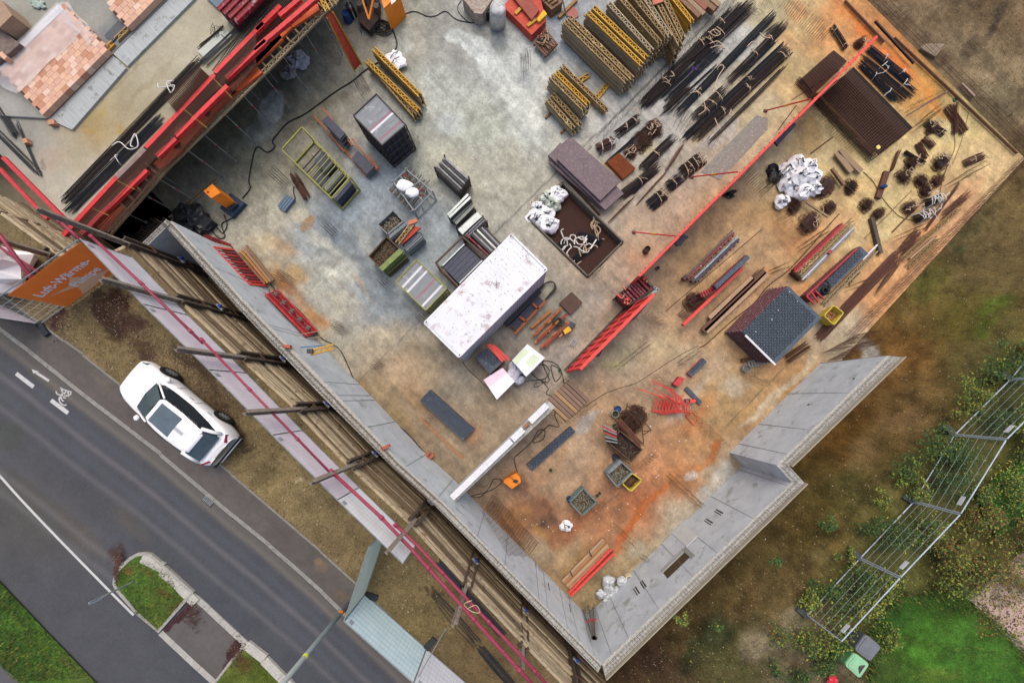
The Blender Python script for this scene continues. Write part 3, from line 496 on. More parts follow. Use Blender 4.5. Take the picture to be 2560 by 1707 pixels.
wboard((1129,1245),(1278,1102),.3,'longest white insulation board lying along the partition wall top');wboard((1281,1099),(1308,1073),.3,'short white insulation board in the gap between two longer ones');wboard((1325,1054),(1368,1012),.3,'white printed insulation board at the upper end of the partition wall')
mb=MB();mb.bar(P(33,105,760,2.75),P(33,155,715,2.75),.12,.12);solo('timber_block','small orange brown timber block in the gap of the partition wall','timber',mb,M('timber_orange','a4703f','86562f',grain='u'))
mb=MB()
for i in range(6):mb.bar(P(33,95+i*9,775-i*8,2.62),P(33,115+i*9,790-i*8,2.62),.02,.02)
solo('tie_bars','short dark ties bridging the gap in the partition wall','steel ties',mb,m_bar)
m_lag=M('lagging_timber','c0b398','7f6d54',scale=3.2,rough=.95,grain='v',bump=.4,contrast=1.1,spots='5a3d28',spotscale=4)
m_lagd=M('lagging_timber_dark_shade','7d6c55','4c3d30',scale=3.2,rough=.95,grain='v',bump=.4,spots='3c2a1e',spotscale=4)
m_pile=M('pile_steel','5d534a','3d3631',scale=7,rough=.8,spots='6e4a30',spotscale=9,bump=.2)
m_pilet=M('pile_top_steel','9a9288','746c63',scale=7,rough=.75,spots='5c4030',spotscale=6,bump=.2)
def lagging(i,a,b,label):
 A=W(*a,ZS);B=W(*b,ZS);L=B-A;n=L.normalized();s=Vector((-n.y,n.x,0))
 if s.dot(-A)<0:s=-s
 rr=random.Random(40+i);mb=MB();z=ZS+.02;k=0
 while z>-.1:
  h=rr.choice((.13,.16,.18,.2,.22));d=rr.uniform(-.06,.07)
  p=A+s*d;q=B+s*(d+rr.uniform(-.03,.03));p.z=q.z=z-h/2;p+=n*rr.uniform(-.05,.1);q+=n*rr.uniform(-.1,.05)
  mb.bar(p,q,.12,h-.015,1 if(rr.random()<.3 or z<2.2)else 0);z-=h  # some boards dark at random; low ones all dark, painting the pit shade
 r=solo('timber_shoring',label,'shoring wall',mb,[m_lag,m_lagd],'timber lagging bays of the excavation shoring');return r
PL=[(-120,445),(0,530),(150,640),(262,643),(318,614),(450,753),(605,897),(744,1026),(876,1165),(1029,1310),(1161,1456),(1302,1604),(1440,1745),(1560,1865)]
OR=['at the left edge above the white big bag','left of the orange banner below the red beams','hidden end behind the orange banner','short jog between banner and red deck','upper left, behind the orange banner end of the white fence','beside the second white fence panel from the banner','nearest the front of the parked white car','beside the rear of the parked white car','just past the car, left of the partition wall junction','ending where the partition wall meets the basement wall','where the white fence ends','beside the leaning rusty mesh, below the fence end','at the bottom edge of the photo by the wall corner']
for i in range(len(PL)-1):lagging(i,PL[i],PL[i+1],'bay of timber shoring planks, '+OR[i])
mbw=MB()
def pile(p,ztop,label,jack=True,zb=0.):
 A=W(*p,ZS);d=(Vector((0,0,0))-A);d.z=0
 L=Vector((1,-1,0)).normalized();s=Vector((1,1,0)).normalized()
 if s.dot(-A)<0:s=-s
 base=Vector((A.x,A.y,zb))+s*.16
 r=thing('soldier_pile',label,'steel pile',base,0,'steel piles of the shoring')
 mb=MB()
 for k in(-1,1):
  c=base+L*k*.17;mb.bar(c+Vector((0,0,0)),c+Vector((0,0,ZS-zb+.15)),.05,.24,up=s)
  for fx in(-.1,.1):mb.bar(c+s*fx+L*k*.04,c+s*fx+L*k*.04+Vector((0,0,ZS-zb+.15)),.09,.02,up=s)
 mb.build('double_channel',m_pile,r)
 if ztop>ZS+.3:
  mb=MB();c=base-s*.1+Vector((0,0,ZS-.4-zb));t=Vector((c.x,c.y,ztop))
  mb.bar(c,t,.015,.16,up=s)
  for fx in(-.08,.08):mb.bar(c+s*fx,t+s*fx,.15,.02,up=s)
  mb.build('post',m_pilet,r)
 if jack:
  z=random.uniform(2.6,3.6);mb=MB();mb.bar(base+s*.16+Vector((0,0,z))-L*.2,base+s*.16+Vector((0,0,z))+L*.2,.1,.12)
  cl_=mb.build('clamp',m_steel,r);mb=MB();mb.cyl(base+s*.24+Vector((0,0,z)),.07,.14,12);mb.build('blue_cap',M('cap_blue','2b45a8','22388c',rough=.4),cl_)
  mb=MB()
  for zz in(1.0,2.2,4.2):mb.bar(base+s*.13+L*.24+Vector((0,0,zz)),base+s*.13-L*.24+Vector((0,0,zz)),.04,.08)
  mb.build('batten',m_rust,r)
 return r
for i,(p,zt,lb)in enumerate([((120,640),8.4,'steel pile sticking up behind the orange banner by the white sack'),((318,614),8.4,'tall steel pile rising at the lower left end of the red deck'),((450,756),8.4,'tall steel pile crossing the white fence next to the orange banner'),((605,897),8.45,'tall steel pile reaching over the fence towards the car bonnet'),((744,1026),8.45,'tall steel pile reaching over the fence towards the car boot'),((876,1167),8.4,'slanting dark steel pile past the car, red bracket at its middle'),((1029,1308),8.4,'steel pile crossing the last white fence panel beside the two pink rails'),((1161,1466),8.1,'steel pile below the fence end, tip leaning onto the gravel'),((1302,1620),6.6,'short steel pile crossing the pink rails near the bottom edge'),((1445,1748),5.3,'steel pile at the bottom edge of the photo with no post above the planks')]):pile(p,zt,lb)
m_pink=M('rail_pink','9c3a54','7d2a40',scale=8,rough=.5,spots='7d3044')
def rail(pts,z,r,label,mat=m_pink,name='guard_rail'):
 mb=MB();mb.tube([W(a,b,z)for a,b in pts],r,8);
 for(q,d)in pathdots(pts,2.6,z):mb.tube([q-d*.08,q+d*.08],r*1.35,8)
 return solo(name,label,'guard rail',mb,mat,smooth=True)
rail([(229,592),(360,715),(507,858)],6.9,.055,'upper left pink rail crossing the white fence beside the orange banner')
rail([(505,850),(640,990),(830,1186)],6.95,.05,'middle pink rail running over the long white fence')
rail([(828,1178),(950,1290),(1030,1374),(1160,1520),(1290,1665),(1340,1720)],6.9,.07,'lower pink rail from the last fence panels to the bottom edge, nearer the street')
rail([(989,1312),(1045,1365),(1170,1500),(1290,1625),(1385,1730)],6.6,.065,'lower pink rail from the last fence panels to the bottom edge, nearer the pit')
rail([px(21,-60,500),px(21,0,580),px(21,285,965)],6.9,.07,'pink rail left of the orange banner over the white sack, outer one')
rail([px(21,-40,640),px(21,0,690),px(21,110,760),px(21,350,915)],6.2,.06,'pink rail left of the orange banner over the white sack, inner one')
rail([px(21,545,455),px(21,600,500),px(21,760,640)],6.9,.06,'short pink rail between the pile and the banner corner')
m_rail=M('rail_red','c63a40','a32c32',scale=8,rough=.5,spots='7b2a2a')
for k,(a,b,z,r,lb)in enumerate([((10,395),(162,548),5.2,.08,'red waling beam along the timber shoring at the left edge of the photo, outer one'),((0,422),(120,548),5.0,.07,'darker red waling beam along the shoring at the left edge, inner one')]):
 mb=MB();mb.bar(W(*a,z),W(*b,z),r*2,r*1.6);solo('waling_beam',lb,'steel beam',mb,m_rail)
m_tarp=M('tarp_white','ecebf2','dfdee8',scale=2,rough=.6,bump=.1,transl=.25);m_tarpg=M('tarp_green','e2ebe4','d6e0d9',scale=2,rough=.6,transl=.5);m_tarpb=M('tarp_blue','cfe6ee','bfd8e0',scale=2,rough=.6)
m_wire=M('fence_wire','b4bcc2','a4abb0',rough=.5);m_pinkw=M('fence_wire_pink','d9bccb','d0b0c0',rough=.6);m_foot=M('fence_foot','33383d','24282b',scale=10,rough=.9)
def fencepanel(a,b,label,tarp=m_tarp,wire=m_wire,z=ZS,hgt=2.0,group='covered site fence panels',foot=True,sign=True,wires=True):
 """a,b: foot pixels at ground level z"""
 A=W(*a,z);B=W(*b,z);L=B-A;n=L.normalized();s=Vector((-n.y,n.x,0));U=Vector((0,0,1))
 if s.dot(-A)<0:s=-s
 r=thing('site_fence',label,'fence',A,0,group);a0=A+U*.08;b0=B+U*.08
 mb=MB()
 for p,q in((a0,a0+U*hgt),(b0,b0+U*hgt),(a0,b0),(a0+U*hgt,b0+U*hgt)):mb.tube([p,q],.02,6)
 fr_=mb.build('frame',m_steel,r)
 if tarp:mb=MB();mb.add([a0-s*.012,b0-s*.012,b0-s*.012+U*hgt,a0-s*.012+U*hgt,a0-s*.02,b0-s*.02,b0-s*.02+U*hgt,a0-s*.02+U*hgt],[(0,1,2,3),(7,6,5,4),(0,4,5,1),(2,6,7,3)]);mb.build('tarpaulin',tarp,r)
 if wires:
  mb=MB();N=int(L.length/.16)
  for i in range(1,N):p=a0+n*L.length*i/N+s*.008;mb.bar(p,p+U*hgt,.005,.005)
  for k in range(1,8):p=a0+U*hgt*k/8+s*.014;mb.bar(p,p+L,.006,.006)
  mb.build('wire_mesh',wire,r)
 if sign:mb=MB();p=a0+n*.25+s*.02+U*(hgt-.3);mb.bar(p,p+U*.2,.16,.012,up=s);mb.build('label_plate',M('plate_grey','9fa3a8','8b9096'),fr_)
 if foot:mb=MB();mb.prism([B+n*dx+s*dy+U*.12 for dx,dy in((-.12,-.1),(.12,-.1),(.12,.55),(-.12,.55))],z);[mb.cyl(B+s*(.15+.15*k)+U*.12,.03,.01,8)for k in range(3)];mb.build('fence_foot',m_foot,r)
 return r
FB_=[(335,645),(472,788),(617,932),(757,1075),(899,1217),(1043,1357)]
FL=['directly beside the orange banner','second from the orange banner','third from the banner, level with the car roof','behind the rear of the car, faint red lines','last whole panel crossed by two pink rails']
for i in range(5):fencepanel(FB_[i],FB_[i+1],'white covered site fence panel '+FL[i],m_tarp if i<4 else M('tarp_white2','eaeef2','dadfe4',scale=2,rough=.6),m_wire if i in(0,4)else m_pinkw,foot=False)
fencepanel((969,1320),(914,1483),'narrow looking pale green covered fence panel set across the verge',m_tarpg,M('fence_wire_g','b6c2ba','a8b4ac'),sign=False)
fencepanel((914,1483),(1066,1618),'pale blue covered fence panel beside the tall lamp post',m_tarpb,M('fence_wire_b','93a9b2','86a0aa'))
fencepanel((1067,1619),(1225,1755),'pale lilac covered fence panel at the bottom edge, a brace leaning on it',M('tarp_lilac','e0e4ee','d2d6e0',scale=2,rough=.6),m_wire)
mb=MB();mb.tube([W(1114,1571,ZS+.05),W(1046,1691,ZS+1.9)],.022,6);mb.cyl(W(1114,1571,ZS),.04,.08,8);solo('fence_brace','thin grey brace with a round foot propping the lilac fence panel','brace',mb,m_steel)
a_,b_=(330,648),(104,812)
bp=fencepanel(a_,b_,'mesh fence panel carrying the big orange banner',None,m_wire,foot=True,sign=False,group=None,wires=False)
A=W(*a_,ZS+.08);B=W(*b_,ZS+.08);L=B-A;n=L.normalized();s=Vector((-n.y,n.x,0));s=s if s.dot(-A)>0 else-s;U=Vector((0,0,1))
mb=MB();
for i in range(1,26):p=A+L*i/26;mb.bar(p,p+U*2,.006,.006)
for k in range(1,7):p=A+U*2*k/7;mb.bar(p,p+L,.008,.008)
mb.build('wire_mesh',m_wire,bp)
m_or=M('banner_orange','ff9c48','fa903c',scale=2,rough=.6,bump=.06,transl=.2)
bl=3.35
bn=thing('banner','orange advertising banner with white German lettering tied to the fence','banner',A+s*.03)
o0=A+n*.03+s*.03+U*.03
mb=MB();NX_,NZ_=30,10;vs=[]
for i in range(NX_+1):
 for k in range(NZ_+1):vs.append(o0+n*bl*i/NX_+U*1.93*k/NZ_+s*(.012*math.sin(i*1.1)*math.sin(k*.9)))
fs=[(i*(NZ_+1)+k,(i+1)*(NZ_+1)+k,(i+1)*(NZ_+1)+k+1,i*(NZ_+1)+k+1)for i in range(NX_)for k in range(NZ_)]
N0=len(vs);vs2=vs+[v-s*.008 for v in vs];fs+=[tuple(N0+j for j in reversed(f))for f in fs];mb.add(vs2,fs);mb.build('cloth',m_or,bn,smooth=True)
mb=MB()
q=lambda x,z:o0+n*x+U*z+s*.022
mb.add([q(3.0,.9),q(2.2,.75),q(1.75,1.05),q(1.45,.6),q(.75,.3),q(1.7,.05),q(2.45,.05),q(2.1,.5)],[(0,1,7),(1,2,3),(1,3,7),(3,4,5),(3,5,7),(5,6,7)])
mb.build('printed_star',M('banner_pale','f9c79c','f3be90',rough=.6),bn)
def text(body,size,org,xd,yd,parent,mat,name='lettering',bold=.0):
 cu=bpy.data.curves.new('t','FONT');cu.body=body;cu.size=size;cu.extrude=.002;cu.offset=bold;cu.resolution_u=3
 ob=bpy.data.objects.new('t',cu);COL.objects.link(ob);dg=bpy.context.evaluated_depsgraph_get();me=bpy.data.meshes.new_from_object(ob.evaluated_get(dg))
 z=xd.cross(yd);mt=Matrix(((xd.x,yd.x,z.x,org.x),(xd.y,yd.y,z.y,org.y),(xd.z,yd.z,z.z,org.z),(0,0,0,1)));me.transform(mt)
 off=Vector((0,0,0));p=parent
 while p:off+=p.location;p=p.parent
 me.transform(Matrix.Translation(-off));me.materials.clear();me.materials.append(mat)
 bpy.data.objects.remove(ob);o=bpy.data.objects.new(name,me);COL.objects.link(o);o.parent=parent;return o
m_let=M('letter_white','f6f6f4','efefee',rough=.6)
text('Luft-Wärme-',.46,q(3.1,1.05),-n,U,bn,m_let,bold=.008);text('Pumpe',.46,q(2.15,.5),-n,U,bn,m_let,bold=.008)
fencepanel((104,812),(-30,745),'pale covered fence panel at the left edge, below the orange banner',M('tarp_lilac2','b9bbc6','a9abb6',scale=2,rough=.6),m_pinkw,foot=False,sign=False)
EF=[((2520,948),(2381,1086)),((2381,1086),(2279,1252)),((2279,1252),(2145,1393)),((2145,1393),(2013,1536)),((2640,800),(2520,948))]
EL=['open steel mesh fence panel at the right edge of the photo','open steel mesh fence panel, second from the right edge, over yellow shrubs','open steel mesh fence panel, second from the wheelie bins','open steel mesh fence panel standing next to the wheelie bins','open steel mesh fence panel mostly cut off by the right edge']
m_thin=M('mesh_wire','6e7672','59605c',rough=.5)
for(a,b),lb in zip(EF,EL):
 z=4.08;A=W(*a,z);B=W(*b,z);L=B-A;n=L.normalized();s=Vector((-n.y,n.x,0));s=s if s.dot(-A)>0 else-s
 r=thing('mesh_fence',lb,'fence',A,0,'open mesh fence panels by the garden');h=2.0
 mb=MB();e=n*.04
 for p,q_ in((A+e,A+e+U*h),(B-e,B-e+U*h),(A+e+U*.1,B-e+U*.1),(A+e+U*h,B-e+U*h)):mb.tube([p,q_],.024,8)
 fr_=mb.build('frame',M('fence_frame','b3bfcc','9ba7b4',rough=.4,metal=.2),r)
 mb=MB()
 for k in range(1,6):p=A+U*(h*k/6+.05);mb.bar(p,p+L,.009,.009)
 mb.build('rail_wires',M('fence_rail_wire','97a09c','858e8a',rough=.5),r)
 mb=MB();N=38
 for i in range(1,N):p=A+L*i/N+U*.1;mb.bar(p,p+U*(h-.1),.0045,.0045)
 mb.build('wire_mesh',m_thin,r)
 mb=MB();p=B-n*.55+U*(h-.22)+s*.02;mb.bar(p-n*.2,p+n*.2,.02,.16,up=(0,0,1));mb.build('name_plate',M('plate_white','c5c8ce','b2b5bb'),fr_)
 mb=MB();mb.prism([B+n*x+s*y+U*.12 for x,y in((-.12,-.1),(.12,-.1),(.12,.5),(-.12,.5))],3.9);mb.build('fence_foot',M('foot_grey','4b4f52','3c4043',rough=.9),r)
m_gbr=M('girder_brown','9a8157','6e5a3d',scale=5,rough=.85,var=.22,grain='x',spots='c2ad84',spotscale=3)
m_gye=M('girder_yellow','c79a36','9b7629',scale=4,rough=.75,var=.15,grain='x',spots='7b6440',spotscale=3)
m_ggr=M('girder_weathered','a8997b','7c6f58',scale=5,rough=.9,var=.18,grain='x',spots='6b5b45')
m_ror=M('ply_red','c04a35','9b3a2c',scale=4,rough=.7,spots='77402c',var=.1)
def girder_proto(L,mat,dark=None):
 """timber lattice girder lying flat, along local x from 0 to L"""
 r=thing('lattice_girder','x','timber girder')
 for y in(-.1,.1):mb=MB();mb.bar((0,y,.04),(L,y,.04),.06,.08);mb.build('chord',mat,r)
 mb=MB();n=int(L/.3);d=(L-.2)/n
 for i in range(n):
  x=.1+i*d;mb.bar((x,-.075,.04),(x+d/2,.075,.04),.045,.04);mb.bar((x+d/2,.075,.04),(x+d,-.075,.04),.045,.04)
 mb.build('lattice',mat,r);mb=MB()
 for y in(-.1,.1):
  for x in(-.004,L+.004):mb.bar((x-.006,y,.04),(x+.006,y,.04),.055,.075)
 mb.build('end_caps',M('girder_end','c9bf9c','8f8464',rough=.9),r)
 return r
def girder_single(L,mat):
 r=girder_proto(L,mat);m=MB()
 for c in list(r.children):
  me=c.data;b=len(m.v);m.v+=[tuple(v.co)for v in me.vertices];m.f+=[tuple(b+i for i in p.vertices)for p in me.polygons];m.m+=[1 if c.name.startswith('end')else 0]*len(me.polygons)
 kids(r);me=m.mesh('lattice_girder',[mat,MATS['girder_end']]);o=bpy.data.objects.new('lattice_girder',me);COL.objects.link(o);o['label']='x';o['category']='timber girder';return o
GP={}
def girder(a,b,label,col='br',full=True,group=None,roll=0):
 """a,b: world end points (bottom centre)"""
 a=Vector(a);b=Vector(b);L=round((b-a).length*2)/2 or.5;key=(L,col,full)
 mat={'br':m_gbr,'ye':m_gye,'gr':m_ggr}[col]
 if key not in GP:GP[key]=(girder_proto if full else girder_single)(L,mat)
 d=b-a;o=dup(GP[key],a,math.atan2(d.y,d.x),label,group);o.scale=((b-a).length/L,1,1);return o
ZU=3.0
UC=ctl("""100 620 a9a69b;300 300 a79a7a;400 200 aaa38c;500 100 b0aa92;200 400 a59c82;350 250 a39a7e;450 120 aca68f;150 480 b8b2a2;230 440 bdb6a6;100 430 a5a195;300 380 b9b19a;60 350 98968c;520 40 aaa48e;560 20 a39d86;250 330 a08c62;30 320 8f8f88""")
UB=[(215,325,16,10,0,'a88848',.7,.4),(295,325,14,12,0,'a88c4c',.6,.4),(240,300,30,14,-45,'a29158',.5),(340,240,60,8,-45,'8f866c',.5),(400,190,60,8,-45,'978b70',.5),(130,400,30,30,0,'b09a84',.5),(110,410,10,16,0,'5c554c',.5,.3),(320,190,60,3,-45,'8c8268',.6,.4)]
def ucol(X,Y):return paint(X,Y,UC,UB,warp=20,soft=70,noise=.12,seed=91,wscale=40.)
m_uslab=M_attr('upper_concrete',fine=8,amt=.16,speck=.35,speckscale=18,speckcol='5c554a',bump=.12,rough=.7)
UA=[(-700,395-855*.0-855+0),(-10,380)]
strip_mesh('upper_slab_surface',[(0-900,385-900),(0,385),(160,548),(178,566)],[(1450-900,-760-100),(900,-235),(640,70),(178,560)],ZU,m_uslab,330,260,ucol)
mb=MB();mb.prism([W(-1200,-800,ZU-.01),W(0,383,ZU-.01),W(178,562,ZU-.01),W(640,75,ZU-.01),W(1100,-430,ZU-.01),W(900,-1000,ZU-.01)],2.72);struct('upper_slab',mb,MATS['slab_side'])
ZT=3.12
T0=px(11,430,1075);T1=px(11,1640,-120);t2=(T1[0]+700,T1[1]-690)
tc=ctl("30 40 96978c;150 30 9b9c93;250 60 9a9a90;20 100 8a8a80;270 90 777a7c;200 20 8f918a;5 280 9a9a94;60 200 8f8f88")
strip_mesh('terrace_surface',[(-700,250),T0],[(-400,-800),t2],ZT,m_uslab,200,240,lambda X,Y:paint(X,Y,tc,[(20,40,6,10,0,'3c3a34',.6)],warp=14,soft=60,noise=.12,seed=93))
mb=MB();mb.prism([W(-700,252,ZT-.01),W(T0[0],T0[1]+1,ZT-.01),W(t2[0],t2[1]+1,ZT-.01),W(-400,-800,ZT-.01)],ZU-.1)
struct('terrace_block',mb,M('upstand_concrete','b5b9b9','8f9493',scale=2.5,rough=.6,grain='u',bump=.1,spots='6f716b',spotscale=2))
mb=MB();A=[px(11,430,1080),px(11,655,1190),px(11,1180,610),px(11,1800,-20),px(11,1460,20)]
mb.prism([W(*px(11,x,y),ZU+.1)for x,y in[(440,1085),(655,1185),(1150,620),(1020,500)]],ZU-.05);mb.prism([W(*px(11,x,y),ZU+.1)for x,y in[(1030,490),(1160,605),(1820,-60),(1700,-160)]],ZU-.05)
struct('kicker',mb,M('kicker_concrete','aab0b1','8c9191',scale=2,rough=.6,grain='v',bump=.1,spots='63665f',spotscale=1.6))
def g2(rc,x0,y0,x1,y1,z,lab,col='br',grp=None,full=True):return girder(P(rc,x0,y0,z),P(rc,x1,y1,z),lab,col,full,grp)
g2(11,420,1050,1040,400,ZT+.02,'yellow lattice girder on the terrace edge, lower one below the brick stack','ye');g2(11,1070,370,1290,160,ZT+.02,'short brown lattice girder on the terrace edge beside the grey slab strip','br')
g2(11,1200,240,1560,-100,ZT+.02,'pale lattice girder on the terrace edge leading off the top of the photo','gr')
m_clay=[M('clay_a','cba48e','bb9480',scale=6,rough=.9),M('clay_b','d2ac94','c49c84',scale=6,rough=.9),M('clay_c','ba8a70','a97c62',scale=6,rough=.9),M('clay_d','d6bba8','c9ad9a',scale=6,rough=.9)]
m_film=M('plastic_film','e0dede','cfccd0',scale=2,rough=.3,alpha=.34,bump=.2)
m_mortar=M('clay_gap','7b5038','5f3d2c')
def blockstack(corner,nu,nv,z0,nz,label,seed,group=None):
 """corner: world point of the lowest (SE-facing) corner; runs +(up-right) and -(down-right) directions"""
 u=Vector((1,1,0)).normalized();v=Vector((-1,1,0)).normalized();rr=random.Random(seed);a,b,h=.36,.25,.24
 r=thing('clay_block_stack',label,'brick stack',corner,0,group);mb=MB()
 for k in range(nz):
  for i in range(nu):
   for j in range(nv):
    if 0<i<nu-1 and 0<j<nv-1 and k<nz-1:continue
    c=Vector(corner)+u*(i+.5)*a+v*(j+.5)*b+Vector((0,0,z0-corner[2]+(k+.5)*h))+u*(.12 if j%2 else 0)
    mb.bar(c-u*(a/2-.006),c+u*(a/2-.006),b-.01,h-.008,rr.choice((0,0,1,1,2,3)))
 mb.build('clay_blocks',m_clay,r);mb=MB();c0=Vector(corner)+Vector((0,0,z0-corner[2]))
 mb.prism([c0+u*.12,c0+u*(nu*a),c0+u*nu*a+v*nv*b,c0+u*.12+v*nv*b][::1],0,drop=.12);mb.build('pallet',M('pallet_wood','8a6b4a','6c5238',grain='u'),r)
 return r,u,v
def film(parent,pts,label,z,amp=.05,seed=1,n=16):
 """wrinkled sheet over a quad of world points"""
 A,B,Cc,D=[Vector(p)for p in pts];mb=MB();vs=[]
 for i in range(n+1):
  for j in range(n+1):
   s,t=i/n,j/n;p=A*(1-s)*(1-t)+B*s*(1-t)+Cc*s*t+D*(1-s)*t
   p=p+Vector((math.sin(t*9+seed)*.06,math.sin(s*8+seed*2)*.06,amp*(math.sin(s*13+t*7+seed)+math.sin(s*5-t*17+seed))*.5+amp));vs.append(p)
 fs=[(i*(n+1)+j,(i+1)*(n+1)+j,(i+1)*(n+1)+j+1,i*(n+1)+j+1)for i in range(n)for j in range(n)]
 mb.add(vs,fs);return mb.build(label,m_film,parent,smooth=True)
zt=ZT+.26
cr=P(11,385,1050,zt);cr.z=ZT+.02
bs,u_,v_=blockstack(cr,12,12,ZT+.02,1,'big stack of orange clay blocks half covered by clear plastic film',3)
c0=cr.copy();c0 .z=zt+.02
film(bs,[c0-u_*.1+v_*1.5,c0+u_*4.0+v_*1.4,c0+u_*4.3+v_*3.1,c0-u_*.6+v_*3.1],'plastic_film',zt,.04,2)
film(bs,[c0+u_*3.9+v_*.6,c0+u_*4.45+v_*.9-Vector((0,0,.1)),c0+u_*4.6+v_*3.1-Vector((0,0,.1)),c0+u_*3.9+v_*3.1],'plastic_film',zt,.04,5)
mb=MB();mb.prism([c0+u_*x+v_*y for x,y in((-.5,2.85),(4.2,2.75),(4.2,3.1),(-.5,3.15))],0,drop=.05);mb.build('white_fleece',M('fleece','d9dadf','c5c7cd',scale=3,rough=.9,bump=.3),bs)
for x,y,lb in((.75,2.85,'lone pale clay block lying on the plastic of the big stack, right one'),(-.05,2.8,'lone orange clay block lying on the plastic of the big stack, left one')):
 mb=MB();c=c0+u_*x+v_*y+Vector((0,0,.14));mb.bar(c-v_*.18,c+v_*.18,.2,.24);solo('clay_block',lb,'brick',mb,m_clay[1 if x>.3 else 0])
cr2=P(11,1160,250,zt);cr2 .z=ZT+.02
bs2,_,_=blockstack(cr2,8,6,ZT+.02,1,'second stack of orange clay blocks, cut off by the top edge of the photo',8)
mb=MB();mb.prism([P(11,x,y,ZT+.9)for x,y in[(-120,-60),(20,10),(110,140),(0,250),(-200,160)]],ZT+.05);r=solo('board_stack','pale brown stack of boards cut off by the top left corner of the photo','board stack',mb,M('board_tan','a48a74','8a725e',grain='u'))
mb=MB();mb.prism([P(11,x,y,ZT+.5)for x,y in[(-150,250),(0,260),(180,400),(90,480),(-100,600)]],ZT+.02);solo('debris_pile','dark wrapped pile of rusty parts at the left edge above the clay blocks','debris',mb,M('dark_wrap','5b4f4a','7d6f66',scale=6,bump=.4))
mb=MB();mb.prism([P(11,x,y,ZT+.06)for x,y in[(950,325),(1080,185),(1150,245),(1020,385)]],ZT+.01);solo('insulation_mat','small dark grey mat between the two clay block stacks','mat',mb,M('mat_grey','585c62','484c52',scale=14,bump=.3))
mb=MB()
for i in range(9):a=P(11,300+i*12,20+(i*37%50),ZT+.05);mb.blob(a,(.12,.09,.06),.3,5,seed=i)
solo('crumpled_film','crumpled scrap of greenish plastic film near the top edge','plastic scrap',mb,M('film_green','b9c9c0','8fa39a',scale=8,rough=.4),smooth=True)
for x,y,w in((485,1130,.3),(250,1300,.2)):
 mb=MB();c=P(11,x,y,ZU+.12);mb.bar(c-Vector((w/2,0,0)),c+Vector((w/2,.05,0)),.22,.2);solo('clay_block','broken clay block on the slab beside the '+('terrace corner' if x>300 else 'black bar bundle at the left edge'),'brick',mb,m_clay[2])
def bundle(a,b,width,n,mat,label,height=.1,r=.013,sag=.0,parts=True,straps=(),strapmat=None,spread=.03,seed=None,name='rebar_bundle',group=None,twist=.0,stag=.25):
 a=Vector(a);b=Vector(b);L=b-a;d=L.normalized();s=Vector((-d.y,d.x,0));rr=random.Random(seed if seed is not None else int(abs(a.x*977+b.y*613)));U=Vector((0,0,1))
 root=thing(name,label,'rebar bundle',a-Vector((0,0,0)),0,group);mb=MB()
 for i in range(n):
  x0=rr.uniform(-.5,.5)*width;z0=rr.random()**1.5*height*(1-(2*x0/width)**2*.6)+r;x1=x0*(1-twist)+rr.uniform(-spread,spread);e0=rr.uniform(0,stag);e1=rr.uniform(0,stag)
  m_=a+L*.5+s*((x0+x1)/2+rr.uniform(-spread,spread))+U*(z0+rr.uniform(-.01,.01))
  mb.tube([a+d*e0+s*x0+U*z0,m_,b-d*e1+s*x1+U*z0],r,4)
 mb.build('bars',mat,root)
 for t in straps:
  mb=MB();c=a+L*t;w=width/2+.02;tl=rr.uniform(-.15,.15)
  mb.tube([c-s*w+d*tl,c-s*w*.7+U*(height+.02)+d*tl*.5,c+U*(height+.06),c+s*w*.7+U*(height+.02)-d*tl*.5,c+s*w-d*tl],.018,4)
  e=c+U*(height+.04);pts=[e]
  for k in range(5):e=e+Vector((rr.uniform(-.16,.16),rr.uniform(-.16,.16),rr.uniform(-.01,.03)));pts.append(e)
  mb.tube(pts,.014,4);mb.build('strap',strapmat or m_strap,root)
 return root
m_strap=M('strap_beige','cdb99c','a8937a',scale=9,rough=.9);m_strapw=M('strap_white','e0dfdc','c9c5bd',scale=9,rough=.8)
def bd(rc,x0,y0,x1,y1,z,w,n,mat,lab,**k):return bundle(P(rc,x0,y0,z),P(rc,x1,y1,z),w,n,mat,lab,**k)
z=ZU+.02
bd(11,1840,530,560,1860,z,.42,30,m_bar,'longest black bar bundle on the deck, alongside the bare slab',height=.16,straps=(.2,),strapmat=m_strapw,stag=.6)
bd(11,1500,1060,610,1960,z,.4,26,m_bluebar,'blue black bar bundle on the deck against the lower red shuttering',height=.16,straps=(.45,),strapmat=m_strapw,stag=.7,r=.016)
bd(11,1560,1120,700,2060,z,.25,16,m_bar,'narrow black bar bundle squeezed beside the inner red shuttering board',height=.14,stag=.4)
bd(11,-60,880,170,1260,z,.36,22,m_bluebar,'black bar bundle at the left edge below the clay blocks, upper one',height=.16,r=.016);bd(11,-40,1180,380,1600,z,.3,16,m_bluebar,'black bar bundle at the left edge, lower one pointing at the red rail',height=.12,stag=.5)
bd(11,150,1100,400,1650,z,.16,9,m_bluebar,'thin fan of black bars at the left edge, rightmost of the three',height=.08,stag=.6)
bd(11,2420,60,1850,600,z,.4,24,M('bar_grey','5b5d5b','3f4040'),'grey bar bundle on the deck below the dark red panels',height=.12)
bd(11,2060,230,1800,450,ZU+.02,.1,6,m_bar,'thin dark bar bundle leading to the pale board on the slab',height=.05)
mb=MB();mb.prism([P(11,x,y,ZU+.08)for x,y in[(1800,470),(1870,535),(2110,320),(2045,262)]],ZU+.005);solo('white_board','pale grey board lying on the slab beside the grey bar bundle','board',mb,M('board_pale','b4b8ae','a2a69c'))
mb=MB()
